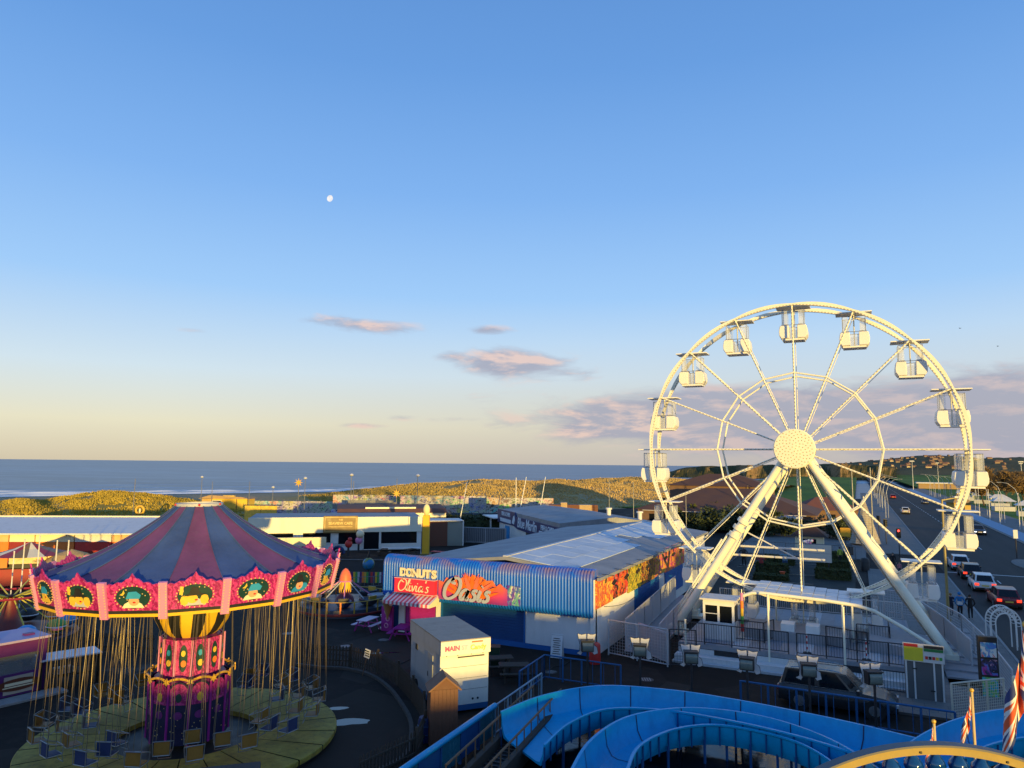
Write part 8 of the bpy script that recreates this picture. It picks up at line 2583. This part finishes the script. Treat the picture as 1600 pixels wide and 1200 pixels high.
# stepping lines and golf lanes
rng = random.Random(77)
for i in range(10):
    x = -12 + rng.uniform(0, 8); y = 62 + i * 2.8
    e = MB().box(x, x + rng.uniform(2, 4.5), y, y + .12, .013, .09).build('lane_kerb', mat('lane_kerb_m', (.20, .19, .16), .8)); tag(e, 'low pale lane edging number %s from the deck on the golf course' % (['one', 'two', 'three', 'four', 'five', 'six', 'seven', 'eight', 'nine', 'ten'][i]), 'edging', 'lane edgings on the golf course')
# sign boards and bins by the crossing
e = thing('yellow_sign_board', 'bright yellow square board on a post near the crossing', 'sign', gp(1322, 858), .1)
MB().box(-.6, .6, 0, .08, 1.6, 2.7).build('board', mat('board_amber', (.75, .38, .02), .5), e); MB().tube((0, .04, 0), (0, .04, 1.6), .06, 6).build('post', dark_steel, e)
for i, (qx, qy) in enumerate(((1328, 868), (1352, 892))):
    e = thing('litter_bin', ['dark litter bin below the yellow board', 'dark bin pair by the golf course gate'][i], 'bin', gp(qx, qy), 0)
    MB().lathe([(0, 0), (.4, 0), (.42, 1.1), (.3, 1.3), (0, 1.35)], 14).build('drum', black_paint, e, smooth=40); MB().lathe([(.425, .9), (.44, .95), (.425, 1.0)], 14).build('band', dark_steel, e)
# palm-like plants at the pavilion, thin trunks
def palm(label, loc, h, rz):
    e = thing('cabbage_palm', label, 'palm', loc, rz, 'palms before the pavilion')
    MB().tube((0, 0, 0), (.1, 0, h), .13, 7, .09).build('trunk', bark, e); cv_, cf_ = [], []
    rg = random.Random(int(h * 100))
    for i in range(60):
        a = rg.uniform(0, 2 * PI); el_ = rg.uniform(-.5, 1.3); d = Vector((math.cos(a) * math.cos(el_), math.sin(a) * math.cos(el_), math.sin(el_))); s_ = d.cross(Vector((0, 0, 1))).normalized() * .06; c0 = Vector((.1, 0, h)); L_ = rg.uniform(.8, 1.4)
        o_ = len(cv_); mid = c0 + d * L_ * .6; tip = c0 + d * L_ + Vector((0, 0, -.35)); cv_ += [tuple(c0 - s_), tuple(c0 + s_), tuple(mid + s_), tuple(tip), tuple(mid - s_)]; cf_.append((o_, o_ + 1, o_ + 2, o_ + 3, o_ + 4))
    me = bpy.data.meshes.new('fronds'); me.from_pydata(cv_, [], cf_); me.materials.append(leaf_olive); link('fronds', me, e)
    return e


for i, (qx, qy, h) in enumerate(((1082, 826, 3.4), (1108, 828, 3.0), (1118, 826, 3.8), (1210, 836, 3.2), (1243, 832, 2.8))):
    palm(['palm nearest the shop roof end', 'second palm from the shop roof end', 'tallest palm before the pavilion', 'palm left of the golf hut', 'small palm behind the golf hut'][i], gp(qx, qy), h, i)
# ice cream van shaped kiosk beyond the roof end
e = thing('blue_kiosk', 'light blue kiosk top beyond the shop roof', 'kiosk', gp(1066, 822), .2)
MB().box(-1.3, 1.3, -1, 1, 0, 2.0).build('body', sky_blue, e); MB().box(-1.35, 1.35, -1.05, -1.001, 1.4, 2.0).build('sign_strip', pale_l, e); MB().box(-1.4, 1.4, -1.1, 1.1, 2.001, 2.15).build('roof', off_white, e)
# ================================================================== moon and birds
md_ = ray(515.5, 310).normalized(); MD = 5200.0
m, t, b, pos = mat_nodes('moon_surface')
n1 = t.noise(pos, .045, 4, .6)
em = t.node('ShaderNodeEmission'); t.put(em.inputs[0], t.mix(t.rng(n1, .40, .62), (.98, .96, .95), (.74, .75, .84))); em.inputs[1].default_value = .78
t.l.new(em.outputs[0], t.n['Material Output'].inputs[0])
mo = MB().sph((0, 0, 0), MD * .0043, 32, 20, sc=(1, 1, 1)).build('moon', m, None, smooth=60)
mo.location = Vector((0, 0, CAM_H)) + md_ * MD; mo.scale = (.84, .9, 1.02); mo.rotation_euler = (0, R(28), YAW)
tag(mo, 'small pale moon in the blue sky', 'moon')
for i, (qx, qy, dep) in enumerate(((1500, 513, 160), (1559, 541, 170))):
    e = thing('gull', ['dark gull gliding right of the wheel top', 'dark gull gliding nearer the right edge'][i], 'bird', dp(qx, qy, dep), YAW + .4)
    MB().sph((0, 0, 0), .1, 8, 6, sc=(.7, 2.2, .7)).build('body', dark_steel, e, smooth=60)
    for s_ in (-1, 1): MB().add([(0, .08, .03), (0, -.1, .03), (s_ * .3, -.06, .12), (s_ * .55, -.1, .06), (s_ * .3, .08, .12)], [(0, 1, 2, 4), (2, 3, 4)]).build('wing', dark_steel, e)

# ================================================================== ground details
kp = resample([p + (SC - p).normalized() * .55 for p in [Vector((*q_[:2], 0)) for q_ in fpts]], 40)
kq = MB()
for a, b_ in zip(kp, kp[1:]):
    d = b_ - a; kq.cb((0, 0, .06), (d.length - .02, .16, .12), X=Matrix.Translation((a + b_) / 2) @ Matrix.Rotation(math.atan2(d.y, d.x), 4, 'Z'))
tag(kq.build('fence_kerb', mat('dull_kerb', (.075, .065, .058), .9, var=.3, vscale=2)), 'pale concrete kerb inside the picket fence', kind='structure')
for i, (qx, qy, lab) in enumerate(((600, 1000, 'round iron drain cover left of the candy trailer'), (540, 1010, 'round iron drain cover beyond the picket fence'), (1010, 1062, 'round iron drain cover by the second floodlight'), (860, 1050, 'round iron drain cover before the shop panel'), (450, 990, 'round iron drain cover right of the swing ride'))):
    e = thing('drain_cover', lab, 'drain cover', gp(qx, qy), i)
    MB().lathe([(.36, .002), (.36, .012), (.3, .014), (0, .014)], 18).build('rim', dark_steel, e)
    for k_ in range(4): MB().box(-.24, .24, -.2 + k_ * .12, -.15 + k_ * .12, .015, .022).build('rib', steel, e)
for i, (pts, lab) in enumerate((([(640, 1030), (600, 1045), (560, 1030), (500, 1020), (440, 1012)], 'black power cable snaking from the candy trailer'), ([(770, 1060), (830, 1055), (870, 1042), (905, 1030)], 'black power cable running to the shop corner'))):
    P = resample([gp(*p) + Vector((0, 0, .025)) for p in pts], 30); o = MB().path([p + Vector((.08 * math.sin(k_ * .9), .08 * math.cos(k_ * .7), 0)) for k_, p in enumerate(P)], .022, 5).build('power_cable', black_rub, None, smooth=60); tag(o, lab, 'cable')
wh = thing('wheelie_bin', 'dark green wheeled bin behind the candy trailer', 'bin', gp(772, 1040), YAW)
MB().prism([(-.26, .08), (.26, .08), (.3, .95), (-.3, .95)], -.3, .3, 'y').build('tub', mat('bin_green', (.012, .04, .02), .5), wh); MB().box(-.32, .32, -.34, .34, .951, 1.0).build('lid', MAT['bin_green'], wh)
for s_ in (-1, 1): MB().tube((s_ * .24, .3, .1), (s_ * .3, .3, .1), .1, 12).build('wheel', black_rub, wh)
